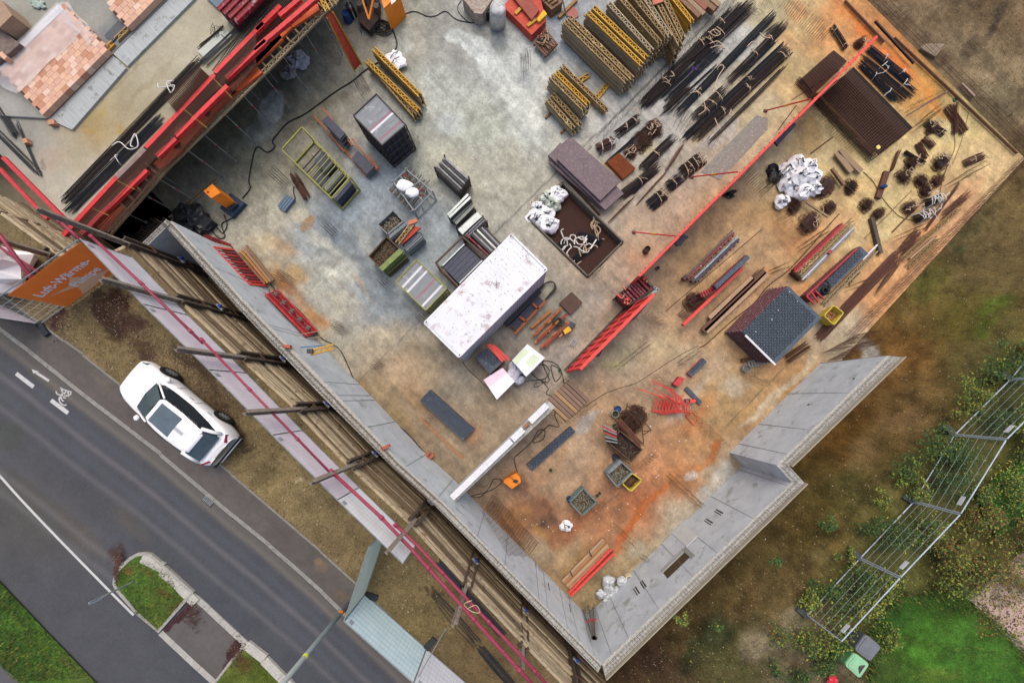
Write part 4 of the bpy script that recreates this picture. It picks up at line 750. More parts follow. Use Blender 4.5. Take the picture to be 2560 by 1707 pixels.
for i in range(14):a=P(11,2010+random.uniform(-60,60),290+random.uniform(-40,40),ZU+.12);mb.tube([a,a+Vector((random.uniform(-.2,.2),random.uniform(-.2,.2),.1)),a+Vector((random.uniform(-.3,.3),random.uniform(-.3,.3),.0))],.012,4)
solo('strap_heap','black tangled strap heap at the corner of the dark red panels','straps',mb,M('strap_black','222426','3a3c3e'))
def ribbon3(pts,r,label,mat,name='lifting_strap',cat='strap',grp=None):
 mb=MB();P_=[Vector(p)for p in pts];out=[]
 for i in range(len(P_)-1):
  for k in range(4):
   t=k/4;p0=P_[max(i-1,0)];p1=P_[i];p2=P_[i+1];p3=P_[min(i+2,len(P_)-1)]
   out.append(.5*((2*p1)+(p2-p0)*t+(2*p0-5*p1+4*p2-p3)*t*t+(3*p1-p0-3*p2+p3)*t**3))
 out.append(P_[-1]);mb.tube(out,r,6);return solo(name,label,cat,mb,mat,grp,smooth=True)
ribbon3([P(11,x,y,ZU+.3)for x,y in[(1580,735),(1520,760),(1560,850),(1590,780),(1530,790),(1450,800),(1440,760)]],.022,'white lifting strap on the black bars beside the rusty mesh',m_strapw)
ribbon3([P(11,x,y,ZU+.3)for x,y in[(1020,1330),(1090,1295),(1170,1360),(1240,1350),(1260,1310),(1230,1220),(1190,1320),(1215,1340)]],.024,'longest white lifting strap, loose on the black bars of the deck',m_strapw)
def meshmat(name,label,quad,z,layers,nu,nv,mat,r=.008,lift=.03,cat='mesh stack',base=None,group=None,low_mat=None):
 """quad: four world xy corners of the top sheet"""
 A,B,Cc,D=[Vector(p)for p in quad];root=thing(name,label,cat,Vector((A.x,A.y,z)),0,group)
 for l in range(layers):
  mb=MB();o=Vector((.012*l,.008*l,0));zz=z+l*lift
  for i in range(nu+1):t=i/nu;p=A*(1-t)+B*t+o;q_=D*(1-t)+Cc*t+o;p.z=q_.z=zz;mb.bar(p,q_,2*r,2*r)
  for j in range(nv+1):t=j/nv;p=A*(1-t)+D*t+o;q_=B*(1-t)+Cc*t+o;p.z=q_.z=zz+2*r;mb.bar(p,q_,2*r,2*r)
  mb.build('mesh_sheet',mat if l==layers-1 or not low_mat else low_mat,root)
 return root
meshmat('rebar_mesh_stack','small stack of rusty mesh sheets on the deck beside the red shuttering',[P(11,x,y,ZU+.4)for x,y in[(1790,600),(1885,690),(1590,1020),(1490,900)]],ZU+.06,5,10,22,m_rust,.008,.07)
m_red=M('formwork_red','d8383a','b12c30',scale=5,rough=.55,var=.08,spots='8c2a2a',spotscale=7);m_redd=M('formwork_dark_red','8f2630','6b1c24',scale=5,rough=.6,spots='a8a0a0',spotscale=5)
m_orp=M('ply_orange','d0602f','b04a28',scale=3,rough=.7,spots='8a4a30',grain='u')
OUT=[(277,583),px(11,1500,1560),px(11,2334,745),px(12,745,0),(960,-120)]
deck=thing('slab_formwork','long orange and red slab edge formwork deck resting on steel props','formwork',W(450,400,2.6))
mb=MB();mb.prism([W(a,b,2.7)for a,b in[(160,570),(264,552),px(11,1370,1500),px(11,2225,640),px(12,620,-50),(790,-140),(780,-420),(640,60)]],2.64);mb.build('deck_board',M('deck_brown','6b4a38','523a2e',grain='u',spots='8f3a2a'),deck)
orq=[[(2330,600),(2390,660),(2120,870),(2060,810)],[(2120,800),(2160,840),(1900,1080),(1850,1030)],[(1900,1010),(1940,1060),(1640,1370),(1560,1340)],[(1640,1290),(1660,1370),(1450,1545),(1400,1490)]]
for i,qd in enumerate(orq):mb=MB();mb.prism([P(11,x,y,2.82)for x,y in qd],2.72);mb.build('orange_panel',m_orp,deck)
for qd in([(0,470),(0,590),(330,250),(300,200)],[(270,230),(340,250),(580,90),(545,0)],[(-60,520),(0,590),(250,360),(210,310)]):mb=MB();mb.prism([P(12,x,y,2.84)for x,y in qd],2.75);mb.build('orange_panel',m_orp,deck)
for qd in([(1040,1568),(1460,1150),(1560,1230),(1130,1660)],):pass
mb=MB();mb.prism([P(21,x,y,2.8)for x,y in[(920,545),(985,500),(1130,330),(1090,310),(880,500)]],2.7);mb.build('orange_panel',m_orp,deck)
o_=[W(a,b,2.55)for a,b in OUT];acc=0
for i in range(len(o_)-1):
 L=o_[i+1]-o_[i];d=L.normalized();s=Vector((-d.y,d.x,0));n=int(L.length/.55)
 for k in range(n):p=o_[i]+d*(k+.5)*L.length/n+Vector((0,0,.13));mb=MB();mb.bar(p+s*.75,p-s*random.uniform(-.05,.12),.08,.16);mb.build('joist',m_gbr,deck)
gl=['lowest','second from the lower left','middle','third from the top','upper','topmost']
pts=[]
for i,(a,b)in enumerate([(.0,.98)]):
 pass
seg=[(OUT[0],OUT[1],2),(OUT[1],OUT[2],2),(OUT[2],OUT[3],2)];k=0
for a,b,n in seg:
 for i in range(n):
  p=lerp(a,b,i/n);q_=lerp(a,b,(i+.99)/n);girder(W(*p,2.62),W(*q_,2.62),'lattice girder along the outer edge of the propped deck, '+gl[k]+' length','gr');k+=1
def upright(rc,pts,label,z0=3.12,h=.16,w=.2,mat=None,name='shutter_board'):
 mb=MB();a=P(rc,*pts[0],z0+h);b=P(rc,*pts[1],z0+h);c=Vector((0,0,h/2));mb.bar(a-c,b-c,w,h);r=thing(name,label,'formwork',a-Vector((0,0,h)),0,'red upright shuttering of the deck');mb.build('face',mat or m_red,r)
 mb=MB();L=(b-a);n=max(2,int(L.length/.45));s=Vector((-L.y,L.x,0)).normalized()
 for i in range(n):p=a+L*(i+.5)/n-Vector((0,0,h/2))-s*(w/2+.01);mb.bar(p-Vector((0,0,h/2-.02)),p+Vector((0,0,h/2-.02)),.05,.05)
 mb.build('ribs',m_redd,r)
 return r
for rc,p,lb in[(11,[(2400,210),(1960,660)],'inner red shuttering board on the deck, length reaching the top panels'),(11,[(1955,680),(1325,1345)],'inner red shuttering board on the deck, middle length'),(21,[(1060,45),(560,590)],'inner red shuttering board on the deck, lowest length overhanging the shoring'),(11,[(2420,370),(2060,710)],'outer red shuttering board on the deck, upper length'),(11,[(2070,780),(1600,1240)],'outer red shuttering board on the deck, middle length'),(11,[(1600,1260),(1430,1420)],'outer red shuttering board on the deck, shortest length'),(21,[(1335,-20),(730,565)],'outer red shuttering board on the deck, lowest length overhanging the shoring'),(12,[(0,270),(220,50)],'red shuttering board at the top, left of three parallel ones'),(12,[(210,140),(400,-20)],'red shuttering board at the top, middle and shortest of three parallel ones'),(12,[(-20,450),(560,-40)],'red shuttering board at the top, right of three parallel ones')]:upright(rc,p,lb)
upright(11,[(1320,1360),(1060,1620)],'grey weathered shuttering board joining two red inner boards',mat=M('shutter_grey','8c7f7c','74605e',spots='9b4a48'))
def cage(name,label,a0,a1,b0,b1,z,n,mat=None,h=.25):
 A0,A1,B0,B1=[W(*p,z)for p in(a0,a1,b0,b1)];root=thing(name,label,'reinforcement cage',A0);mb=MB()
 for i in range(n):t=i/(n-1);p=A0 .lerp(A1,t);q_=B0 .lerp(B1,t);mb.bar(p,q_,.018,.018);mb.bar(q_,q_-Vector((0,0,h)),.018,.018);mb.bar(p,p-Vector((0,0,h)),.018,.018)
 mb.build('stirrups',mat or m_rust,root);mb=MB()
 for k in range(6):t=(k+.5)/6;mb.tube([A0 .lerp(B0,t)-Vector((0,0,.02)),A1 .lerp(B1,t)-Vector((0,0,.02))],.012,4)
 mb.build('long_bars',m_bar,root);return root
m_rb2=M('rebar_brown','6b4234','42302a',scale=10)
cage('rebar_cage','reinforcement cage between the two red shuttering lines of the deck',px(11,2334,300),px(21,620,560),px(11,2334,430),px(21,745,600),3.3,150,m_rb2)
cage('rebar_cage','reinforcement cage on the deck outside the outer red shuttering line',px(11,2334,470),px(21,820,560),px(11,2334,600),px(21,960,590),3.05,150,m_rb2,h=.2)
cage('rebar_cage','dark reinforcement cage on the deck beside the dark red panels',px(12,120,-120),px(11,1930,640),px(12,320,-80),px(11,2020,660),3.2,60,m_bar)
for i,(x0,y0,x1,y1)in enumerate([(1680,1000,1890,1170),(1950,720,2120,900),(2000,570,1700,1000)][:2]):mb=MB();mb.tube([P(11,x0,y0,3.75),P(11,x1,y1,3.6)],.014,5);solo('tie_rod',['lower','upper'][i]+' yellow tie rod crossing the red shuttering boards','tie rod',mb,M('rod_yellow','a98a3a','8b7030'))
for i,(x0,y0,x1,y1)in enumerate([(1060,75,1230,160),(840,330,1000,400)]):mb=MB();mb.tube([P(21,x0,y0,3.7),P(21,x1,y1,3.6)],.014,5);solo('tie_rod',['third','lowest'][i]+' yellow tie rod crossing the lower end of the red shuttering','tie rod',mb,MATS['rod_yellow'])
u=Vector((1,1,0)).normalized();v=Vector((1,-1,0)).normalized()
for i in range(4):
 mb=MB();a=P(11,2000+i*36,100+i*50,3.6+.02*i);b=a+u*3.4;c=Vector((0,0,.06));mb.bar(a+u*(.1*i),b+u*(.1*i),.22,.14);mb.bar(a+u*(.1*i)+v*.08+c,b+v*.08+c,.03,.05);mb.bar(a+u*(.1*i)-v*.08+c,b-v*.08+c,.03,.05)
 solo('formwork_panel',['first','second','third','fourth'][i]+' from the left of the dark red formwork panels at the top edge','formwork panel',mb,m_redd,'dark red panels stacked on the slab')
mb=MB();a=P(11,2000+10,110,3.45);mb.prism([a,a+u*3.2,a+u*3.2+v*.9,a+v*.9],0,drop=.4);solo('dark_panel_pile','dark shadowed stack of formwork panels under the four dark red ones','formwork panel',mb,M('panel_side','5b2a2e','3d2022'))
mb=MB();mb.prism([P(11,x,y,3.15)for x,y in[(1870,-30),(1990,85),(2130,-20),(2040,-130)]],3.02);solo('blue_grey_sheet','blue grey sheet on the slab left of the dark red panels','sheet',mb,M('sheet_bluegrey','6f7d8c','566270',scale=18,bump=.3))
ramp=thing('leaning_formwork','long red plywood strip with yellow lattice edge leaning from the deck to the floor','formwork',P(12,900,630,0))
mb=MB();a,b,c_,d_=P(12,640,150,2.9),P(12,690,95,2.9),P(12,955,580,.25),P(12,895,645,.25);dz=Vector((0,0,-.03))
mb.add([a,b,c_,d_,a+dz,b+dz,c_+dz,d_+dz],[(0,1,2,3),(7,6,5,4),(0,4,5,1),(1,5,6,2),(2,6,7,3),(3,7,4,0)]);mb.build('ply_face',m_ror,ramp)
mb=MB();mb.bar(a+dz*3,d_+dz*3,.07,.16);mb.bar(b+dz*3,c_+dz*3,.07,.16);mb.build('edge_beam',m_gye,ramp)
girder(P(12,590,-30,2.95),P(12,660,110,2.95),'bright yellow lattice girder above the leaning red strip','ye');girder(P(12,640,-80,2.95),P(12,720,60,2.95),'brown lattice girder above the leaning red strip','br')
pr=thing('steel_prop','x','prop')
mb=MB();mb.cyl((0,0,.01),.032,1.5,10);ot_=mb.build('outer_tube',m_steel,pr);mb=MB();mb.cyl((0,0,1.5),.024,1.3,10);mb.build('inner_tube',m_steel,pr)
mb=MB();mb.prism([(-.07,-.07,.01),(.07,-.07,.01),(.07,.07,.01),(-.07,.07,.01)],0);mb.build('foot_plate',m_steel,pr)
mb=MB();mb.cyl((0,0,1.46),.045,.09,12);mb.tube([(-.09,0,1.58),(.09,0,1.58)],.012,6);mb.build('collar',m_steel,ot_);mb=MB();mb.cyl((0,0,1.3),.036,.12,10);mb.build('red_band',m_rail,ot_)
PR=[(12,650,640),(12,460,820),(12,300,975),(12,125,1135),(12,965,310),(12,790,500),(12,190,750),(12,20,905),(11,2330,1310),(11,2150,1470),(21,1800,275),(21,1600,360),(21,1330,460),(21,2040,45),(11,1880,1500),(21,1620,120),(12,580,330),(12,450,470)]
PLb=['nearest the white sacks, its foot in the open','beside the two white sacks under the deck','foot on the pale dry patch below the deck','foot next to the long black cable','beside the orange machine at the top','beside the leaning red strip','half hidden left of the white sacks','upper left of the pale dry patch','on the wet floor patch left of the cable','second down from the wet floor patch','just left of the orange cabinet','left of the orange cabinet above the girder','in the dark corner under the lower deck end','above the orange cabinet','in the dark under the middle of the deck','under the deck above the dark corner','under the deck behind the white sacks','in the dark behind the white sacks']
for i,(a,lb)in enumerate(zip(PR,PLb)):
 o=pr if i==0 else dup(pr,(0,0,0));o.location=P(*a,0);o['label']='grey steel prop under the deck, '+lb;o['group']='steel props under the deck';o.rotation_euler=(0,0,i)
def Q(rc,pts,z):return[P(rc,x,y,z)for x,y in pts]
def rect(mb,c,u,v,a,b,z0,z1,m=0):c=Vector(c);mb.prism([Vector((c.x,c.y,z1))+u*x+v*y for x,y in((0,0),(a,0),(a,b),(0,b))],z0,m);return mb
UU=Vector((1,1,0)).normalized();VV=Vector((1,-1,0)).normalized()
def stack(rows,dz,n,lab,grp,z0=.12,bcol=None):
 """rows: list of (rc, x0,y0,x1,y1, colour, layers, label) top girder ends in zoom pixels"""
 for i,(rc,x0,y0,x1,y1,c,nl,lb)in enumerate(rows):
  zt=z0+dz*nl-.08
  a=P(rc,x0,y0,zt);b=P(rc,x1,y1,zt);girder(a,b,lb,c,True,grp+', top ones')
  for k in range(nl-1):
   j=Vector((random.uniform(-.03,.03),random.uniform(-.03,.03),0));e=(b-a).normalized()*random.uniform(-.08,.08)
   girder(Vector((a.x,a.y,z0+dz*k))+j+e,Vector((b.x,b.y,z0+dz*k))+j+e,lab,c if bcol is None else bcol,False,grp)
r=[]
for i,(s_,e_)in enumerate([((880,40),(1275,475)),((965,-35),(1345,400)),((1040,-110),(1405,345)),((1110,-160),(1440,345)),((1190,-230),(1530,420)),((1270,-260),(1560,360))]):
 r.append((13,*s_,*e_,'gr' if i in(0,3)else 'br',13,'top lattice girder of the big stack, '+['first','second','third','fourth','fifth','last'][i]+' of the six long tan ones'))
stack(r,.1,13,'tan lattice girder inside the lower layers of the biggest girder stack','tan girders of the biggest stack')
stack([(13,690,125,1180,600,'ye',12,'yellow top girder of the big stack, left of the pair'),(13,740,75,1225,540,'ye',12,'yellow top girder of the big stack, right of the pair')],.1,12,'weathered girder in the layers below the two yellow top girders','girders below the yellow pair',bcol='gr')
stack([(13,480,205,1040,755,'br',9,'brown top girder at the left rim of the big stack'),(13,525,165,1095,725,'br',9,'brown top girder second from the left rim of the big stack')],.1,9,'weathered girder in the layers below the two brown rim girders','girders below the brown rim pair',bcol='gr')
stack([(13,1330,-180,1640,210,'ye',6,'yellow ended girder at the right rim of the big stack')],.1,6,'brown girder below the yellow ended one at the right rim of the big stack','girders below the yellow ended one')
stack([(13,395,665,695,960,'ye',9,'yellow top girder of the smaller stack'),(13,350,700,655,1005,'br',9,'brown top girder beside the yellow one on the smaller stack')],.1,9,'weathered girder in the upper part of the smaller stack','girders of the smaller stack',bcol='gr')
stack([(13,370,870,625,1150,'br',5,'short brown top girder of the smaller stack, right of the low pair'),(13,325,915,560,1180,'br',5,'short brown top girder of the smaller stack, left of the low pair')],.1,5,'weathered girder in the low part of the smaller stack','girders in the low part of the smaller stack',bcol='gr')
stack([(13,450,605,860,1010,'br',3,'long single girder lying right of the smaller stack')],.1,3,'girder below the long single one right of the smaller stack','girders below the long single one')
stack([(12,1075,450,1500,880,'ye',8,'bright top girder of the stack beside the white cloth'),(12,1010,560,1490,1020,'ye',5,'top girder of the stack beside the tall slatted rack, lower row'),(12,1045,590,1450,1060,'br',4,'brown girder between the rows of the stack beside the tall slatted rack')],.1,8,'weathered girder in the lower layers of the stack near the tall slatted rack','girders of the stack near the tall rack',bcol='br')
for x0,y0,x1,y1,lb in[(615,745,700,690,'short bearer girder poking out between the stacks'),(770,900,905,735,'yellow bearer girder with a green mark between the stacks')]:girder(P(13,x0,y0,.02),P(13,x1,y1,.02),lb,'ye')
for x0,y0,x1,y1,lb in[(305,1080,350,1030,'upper'),(445,1215,490,1170,'lower')]:mb=MB();mb.bar(P(13,x0,y0,.05),P(13,x1,y1,.05),.1,.1);solo('bearer',lb+' wooden bearer sticking out from under the smaller girder stack','timber',mb,M('bearer_brown','8a6540','6d4e32',grain='u'))
mb=MB();mb.bar(P(13,425,165,.08),P(13,590,0,.08),.16,.12);solo('timber_beam','tan timber beam lying above the biggest girder stack','timber',mb,M('beam_tan','9a7a4c','7c6038',grain='u'))
mb=MB();mb.tube([P(13,500,160,.3),P(13,450,-40,.5)],.04,8);solo('steel_pipe','brown steel pipe leading from the girder stack off the top of the photo','pipe',mb,MATS['pile_steel'])
def planks(rc,L,z,w,h,label,mat,cat='plank',name='timber_plank',grp=None):
 for i,(x0,y0,x1,y1,lb)in enumerate(L):mb=MB();mb.bar(P(rc,x0,y0,z+h/2),P(rc,x1,y1,z+h/2),w,h);solo(name,label.replace('#',lb),cat,mb,mat if not isinstance(mat,list)else mat[i%len(mat)],grp)
m_pl=[M('plank_brown','86684e','6a503c',grain='v',bump=.2,spots='9b8168'),M('plank_pale','9c846a','7f6952',grain='v',bump=.2),M('plank_red','93604e','77493c',grain='v')]
m_pu=[M('plank_u_brown','a2805e','7d6048',grain='u',bump=.2,contrast=1.2),M('plank_u_pale','b4967a','93785e',grain='u',bump=.2),M('plank_u_dark','6d4c3c','523a2e',grain='u',bump=.2)]
planks(13,[(1460,-60,1700,170,'first'),(1510,-60,1740,150,'second'),(1560,-80,1760,100,'third'),(1620,-80,1840,110,'fourth'),(1690,-90,1880,70,'fifth')],.3,.26,.3,'# from the left of the brown planks cut off by the top edge',m_pl,grp='planks at the top edge')
mb=MB();mb.prism(Q(13,[(1275,-10),(1290,45),(1380,15),(1370,-40)],1.5),1.45);solo('red_board','small salmon board lying on top of the biggest girder stack','board',mb,M('salmon','c47a60','a96650'))
rp=thing('ply_pile','pile of red plywood sheets with a bright yellow board, beside the white wrapped roll','plywood pile',P(13,150,150,0))
mb=MB();mb.prism(Q(13,[(-80,60),(180,320),(310,190),(250,-60),(60,-120)],.45),.0);mb.build('red_sheets',M('ply_red2','c0503c','a03a30',scale=6,spots='e07050',spotscale=12),rp)
mb=MB();mb.prism(Q(13,[(0,-40),(180,185),(250,90),(120,-60)],.62),.46);mb.build('brown_sheet',M('ply_brownred','9a5444','824238',scale=3),rp)
mb=MB();mb.prism(Q(13,[(225,175),(245,200),(320,130),(290,90)],.6),.46);mb.build('yellow_board',M('yellow_bright','e0b030','c89a28'),rp)
for x0,y0,x1,y1 in((30,130,90,70),(140,240,220,180)):mb=MB();mb.bar(P(13,x0,y0,.5),P(13,x1,y1,.5),.16,.08);mb.build('batten',m_gye,rp)
mb=MB();mb.prism(Q(12,[(1880,-20),(1990,120),(2060,130),(2160,-10),(2100,-60)],.7),.0);solo('junk_crate','rusty open crate of tools cut off by the top edge next to the white roll','crate',mb,M('crate_rust','7a5a46','b0aca4',scale=7,bump=.5))
mb=MB();mb.tube([P(12,2200,215,0),P(12,2200,215,.04),P(12,2205,90,1.1),P(12,2205,90,1.25)][1:],[.44,.42,.36],22);mb.blob(P(12,2205,85,1.2),(.38,.38,.2),.15,8);solo('wrapped_roll','tall white plastic wrapped roll standing near the top edge','wrapped roll',mb,M('wrap_white','d3d3d2','a9aaa8',scale=7,rough=.5,bump=.5),smooth=True)
mb=MB();mb.cyl(P(12,2115,170,0),.17,.5,16);solo('black_bin','black bucket standing left of the white wrapped roll','bucket',mb,m_bluebar)
mb=MB();mb.prism(Q(13,[(240,-30),(360,90),(460,20),(420,-60)],.5),.0);[mb.bar(P(13,270+i*30,-20+i*20,.56),P(13,330+i*30,-60+i*20,.56),.1,.08)for i in range(4)];solo('timber_pile','dark brown timber pile at the top edge above the biggest girder stack','timber pile',mb,m_pl[0])
mb=MB();mb.prism(Q(13,[(545,40),(480,130),(560,175),(610,150),(590,90)],.05),.0);solo('red_board','worn red board lying between the timber pile and the girder stack','board',mb,M('worn_red','a86a64','8e5450',scale=5))
def pallet(quad,z,label,mat,n=7,name='pallet',fill=None):
 A,B,Cc,D=quad;r=thing(name,label,'pallet',(A+Cc)/2-Vector((0,0,z)))
 for i in range(n):t=(i+.5)/n;mb=MB();mb.bar(A.lerp(B,t),D.lerp(Cc,t),.10,.03);mb.build('slat',mat,r)
 for t in(.06,.5,.94):mb=MB();mb.bar(A.lerp(D,t)-Vector((0,0,.07)),B.lerp(Cc,t)-Vector((0,0,.07)),.1,.1);mb.build('runner',mat,r)
 return r
m_pal=M('pallet_dark','6f4c3a','543a2e',scale=6,var=.1)
r=pallet(Q(13,[(300,255),(195,400),(305,520),(420,400)],.3),.3,'brown pallet with short timber offcuts left of the biggest girder stack',m_pal)
for i in range(14):mb=MB();c=P(13,310+random.uniform(-60,60),370+random.uniform(-70,70),.38+.03*(i%3));a=random.uniform(0,3);e=Vector((math.cos(a),math.sin(a),0))*random.uniform(.12,.3);mb.bar(c-e,c+e,.07,.06);solo('timber_offcut','short timber offcut on the brown pallet left of the big girder stack','timber',mb,m_pl[i%3],'offcuts on the pallet')
pallet(Q(23,[(545,1090),(430,1195),(535,1300),(645,1190)],.2),.2,'small dark wooden pallet between the white container and the red basket',M('pallet_grey','5f4a3e','46362e'),8)
BL=[(13,1150,1000,2080,40,.42,26,0,'longest dark bundle nearest the big girder stack',(.25,.6,.8)),(13,1560,620,2200,30,.6,36,0,'wide dark bundle reaching the top edge beside the girder stack',(.35,.5)),(13,1200,985,1640,560,.4,22,0,'dark brown bundle under the long thin bars near the coiled wires',(.45,)),(13,1370,930,1900,430,.45,26,1,'blue black bundle in the middle of the field',()),(13,1385,1030,1640,790,.35,18,0,'short bundle whose frayed end points at the rusty heap',()),(13,1490,1060,2400,120,.3,20,1,'long blue black bundle running to the upper right',(.2,.45)),(13,1650,1110,1960,820,.55,28,0,'short thick bundle tied with a big knot of pale straps',(.3,.5,.7)),(13,1950,770,2500,210,.34,20,0,'brown bundle with pale strap near the upper right',(.45,.7)),(13,1530,1300,2500,400,.3,24,1,'straight blue black bundle, longest on the right side of the field',(.62,)),(13,1635,1290,2530,450,.42,26,0,'brown bundle next to the straight blue black one',(.3,.55,.9)),(13,1770,1330,2500,600,.14,8,0,'thin loose bars right of all the bundles',()),(13,2050,700,2420,330,.32,16,1,'black bundle between the two long blue black ones',()),(14,-40,340,100,235,.3,14,0,'short bundle end at the left of the dark mesh stack',()),(14,-60,660,175,470,.2,10,0,'dark bars ending near the left corner of the mesh stack',()),(13,845,1500,1330,1080,.1,8,1,'thin straight black bars beside the purple plates',()),(13,1330,1080,1900,560,.07,5,1,'thin straight black bars crossing the middle of the field',()),(23,960,250,1350,-60,.4,26,0,'fanned dark bundle beside the purple plates',(.5,)),(13,1160,1568,1480,1250,.4,22,0,'dark brown bundle below the rusty wire heap',(.45,)),(23,1090,200,1280,20,.22,12,1,'short black bundle between the purple plates and the fallen bars',()),(13,935,1245,1160,1075,.34,26,0,'small bundle with a white tag and strap above the wire heap',(.45,.75)),(23,1235,330,1400,190,.55,40,1,'stubby black bundle topped with a tangle of pale straps',(.55,.8)),(23,1400,160,1550,40,.45,30,1,'stubby black bundle with one crossed pale strap',(.4,)),(13,1530,1600,1740,1440,.6,44,0,'stubby brown bundle wrapped in many pale straps',(.2,.4,.6,.8)),(13,1400,1570,1560,1320,.1,6,0,'loose thin bars left of the stubby brown bundle',()),(23,865,480,1115,230,.08,4,0,'loose brown bars right of the recess',()),(23,1110,330,1420,-10,.05,3,0,'pair of thin bars pointing at the stubby black bundle',())]
for rc,x0,y0,x1,y1,w,n,m,lb,st in BL:bundle(P(rc,x0,y0,.03),P(rc,x1,y1,.03),w*1.3,int(n*1.7),[m_rb2 if w<.12 else m_bar,m_bluebar][m],'rebar bundle: '+lb,height=min(.28,.1+w*.4),straps=st,stag=min(.8,.15+.1*abs(x1-x0)/100))
for i,(x0,y0,x1,y1)in enumerate([(770,1380,930,1300),]):bundle(P(13,x0,y0,.03),P(13,x1,y1,.03),.6,44,m_rb2,'rebar bundle: stubby brown one with two white straps beside the purple plates',height=.35,straps=(.25,.7),strapmat=m_strapw,stag=.1,r=.014)
def wireheap(c,sx,sy,n,mat,label,h=.35,loop=.16,straps=0,cat='wire heap',name='stirrup_heap',seed=1,r=.008,group=None,ang=None):
 rr=random.Random(seed);c=Vector(c);root=thing(name,label,cat,c,0,group);mb=MB()
 for i in range(n):
  a=rr.uniform(0,6.28);k=rr.random()**.6;p=c+Vector((math.cos(a)*sx*k,math.sin(a)*sy*k,0));p=c+UU*(math.cos(a)*sx*k)+VV*(math.sin(a)*sy*k)+Vector((0,0,h*(1-k*k)*rr.random()+.02))
  t=rr.uniform(0,3.14)if ang is None else R(ang)+rr.uniform(-.25,.25);e=Vector((math.cos(t),math.sin(t),rr.uniform(-.4,.4))).normalized();f=e.cross(Vector((rr.uniform(-.5,.5),rr.uniform(-.5,.5),1))).normalized();a1=loop*rr.uniform(.7,1.3);b1=loop*rr.uniform(.5,.9)
  pts=[p+e*a1+f*b1,p-e*a1+f*b1,p-e*a1-f*b1,p+e*a1-f*b1,p+e*a1+f*b1]
  for q_ in pts:q_.z=max(q_.z,.015+c.z)
  mb.tube(pts,r,3,cap=False)
 mb.build('stirrups',mat,root);mb=MB();mb.bar(c-UU*sx*.62+Vector((0,0,h*.3)),c+UU*sx*.62+Vector((0,0,h*.3)),sy*1.1,h*.45);mb.build('dense_core',m_bar,root)
 for k in range(straps):
  mb=MB();e=c+UU*rr.uniform(-.5,.5)*sx+VV*rr.uniform(-.5,.5)*sy+Vector((0,0,h+.03));pts=[e]
  for j in range(6):e=e+Vector((rr.uniform(-.2,.2),rr.uniform(-.2,.2),rr.uniform(-.02,.02)));pts.append(e)
  mb.tube(pts,.02,4);mb.build('strap',m_strap,root)
 return root
wireheap(P(13,1180,1290),.8,.5,260,m_rust,'tangled rusty wire heap in the middle of the bundles',.3,.12,0,seed=2);wireheap(P(13,1290,1190),.45,.45,160,m_rb2,'brown stirrup heap crowned with pale straps above the tangled wire',.5,.12,6,seed=3)
wireheap(P(13,1080,1400),.4,.3,90,m_rb2,'brown stirrup heap below the tangled rusty wire, straps on top',.35,.12,3,seed=4)
meshmat('rusty_mesh','orange rusted mesh sheets half under the purple plates',Q(13,[(960,1420),(1110,1560),(1000,1650),(860,1500)],0),.03,4,9,14,M('rust_orange','a4572a','6a3a22',scale=8),.012,.05)
for i,pts in enumerate([[(1800,300),(1850,270),(1900,310),(1850,330),(1790,290)],[(1800,400),(1880,380),(1940,450),(1880,420),(1810,440)],[(2140,430),(2200,380),(2240,420),(2180,450)],[(1910,590),(1930,620),(1880,700),(1860,760),(1840,850)],[(1620,850),(1700,840),(1740,900),(1760,1000),(1700,1050)],[(2260,300),(2300,340),(2360,350)],[(1850,1080),(1870,1130),(1900,1180)],[(1990,1010),(2020,1040),(1980,1050),(2000,1000)],[(1450,650),(1480,690),(1440,700)],[(1100,1010),(1130,980),(1170,1050)]]):
 ribbon3([P(13,x,y,.4)for x,y in pts],.025,'pale strap lying on the rebar field, '+['nearest the top edge','curled, second from the top edge','on the brown upper right bundle','long one hanging off the blue black bundle','big loop on the thick knotted bundle','at the right end of the brown upper bundle','on the long brown bundle low down','small ring on the long brown bundle','small, near the left long bundle','at the lower left end of the longest bundle'][i],m_strap)
ribbon3([P(13,x,y,.42)for x,y in[(1600,690),(1640,650),(1650,610),(1690,640),(1640,620)]],.014,'purple cord on the dark bundles',M('cord_purple','6a3f9a','55307f'),name='cord',cat='cord')
for i in range(6):c=P(13,[1820,2160,1740,1980,2230,2100][i],[600,560,600,380,120,720][i],.35);t=random.uniform(0,3);ribbon3([c+Vector((math.cos(t+k*.9)*.35,math.sin(t+k*.9)*.22,.02*k))for k in range(7)],.007,'thin grey wire loop on the rebar field, '+['beside the purple cord','near the upper right bundle','left of the purple cord','above the wide bundle','close to the top edge','between the long blue black bundles'][i],m_greybar,'wire_loop','wire')
for i,(q_,z0)in enumerate([([(330,1425),(440,1300),(930,1780),(800,1900)],.12),([(335,1480),(470,1310),(960,1790),(810,1890)],.3),([(330,1415),(520,1255),(1020,1765),(850,1915)],.48),([(410,1450),(545,1255),(990,1650),(805,1830)],.66)]):
 mb=MB();mb.prism(Q(13,q_,z0+.13),z0);solo('steel_plate',['lowest','second lowest','third','topmost'][i]+' purple brown formwork panel in the stack beside the recess','formwork panel',mb,M('plate_purple','6b5d62','574a50',scale=2.5,rough=.6,spots='8f7a72',spotscale=9,bump=.05),'purple brown panels stacked by the recess')
for i,(a,b)in enumerate([((350,1480),(800,1960)),((480,1420),(820,1790))]):mb=MB();mb.bar(P(13,*a,.06),P(13,*b,.06),.1,.1);solo('bearer',['outer','inner'][i]+' long dark bearer under the purple panels','timber',mb,m_rust)
zr=-.7
mb=MB();pr_=[W(a,b,0)for a,b in RC]
rw=thing('recess_lining','grey timber edging lining the square recess in the slab','edging',pr_[0]-Vector((0,0,.7)))
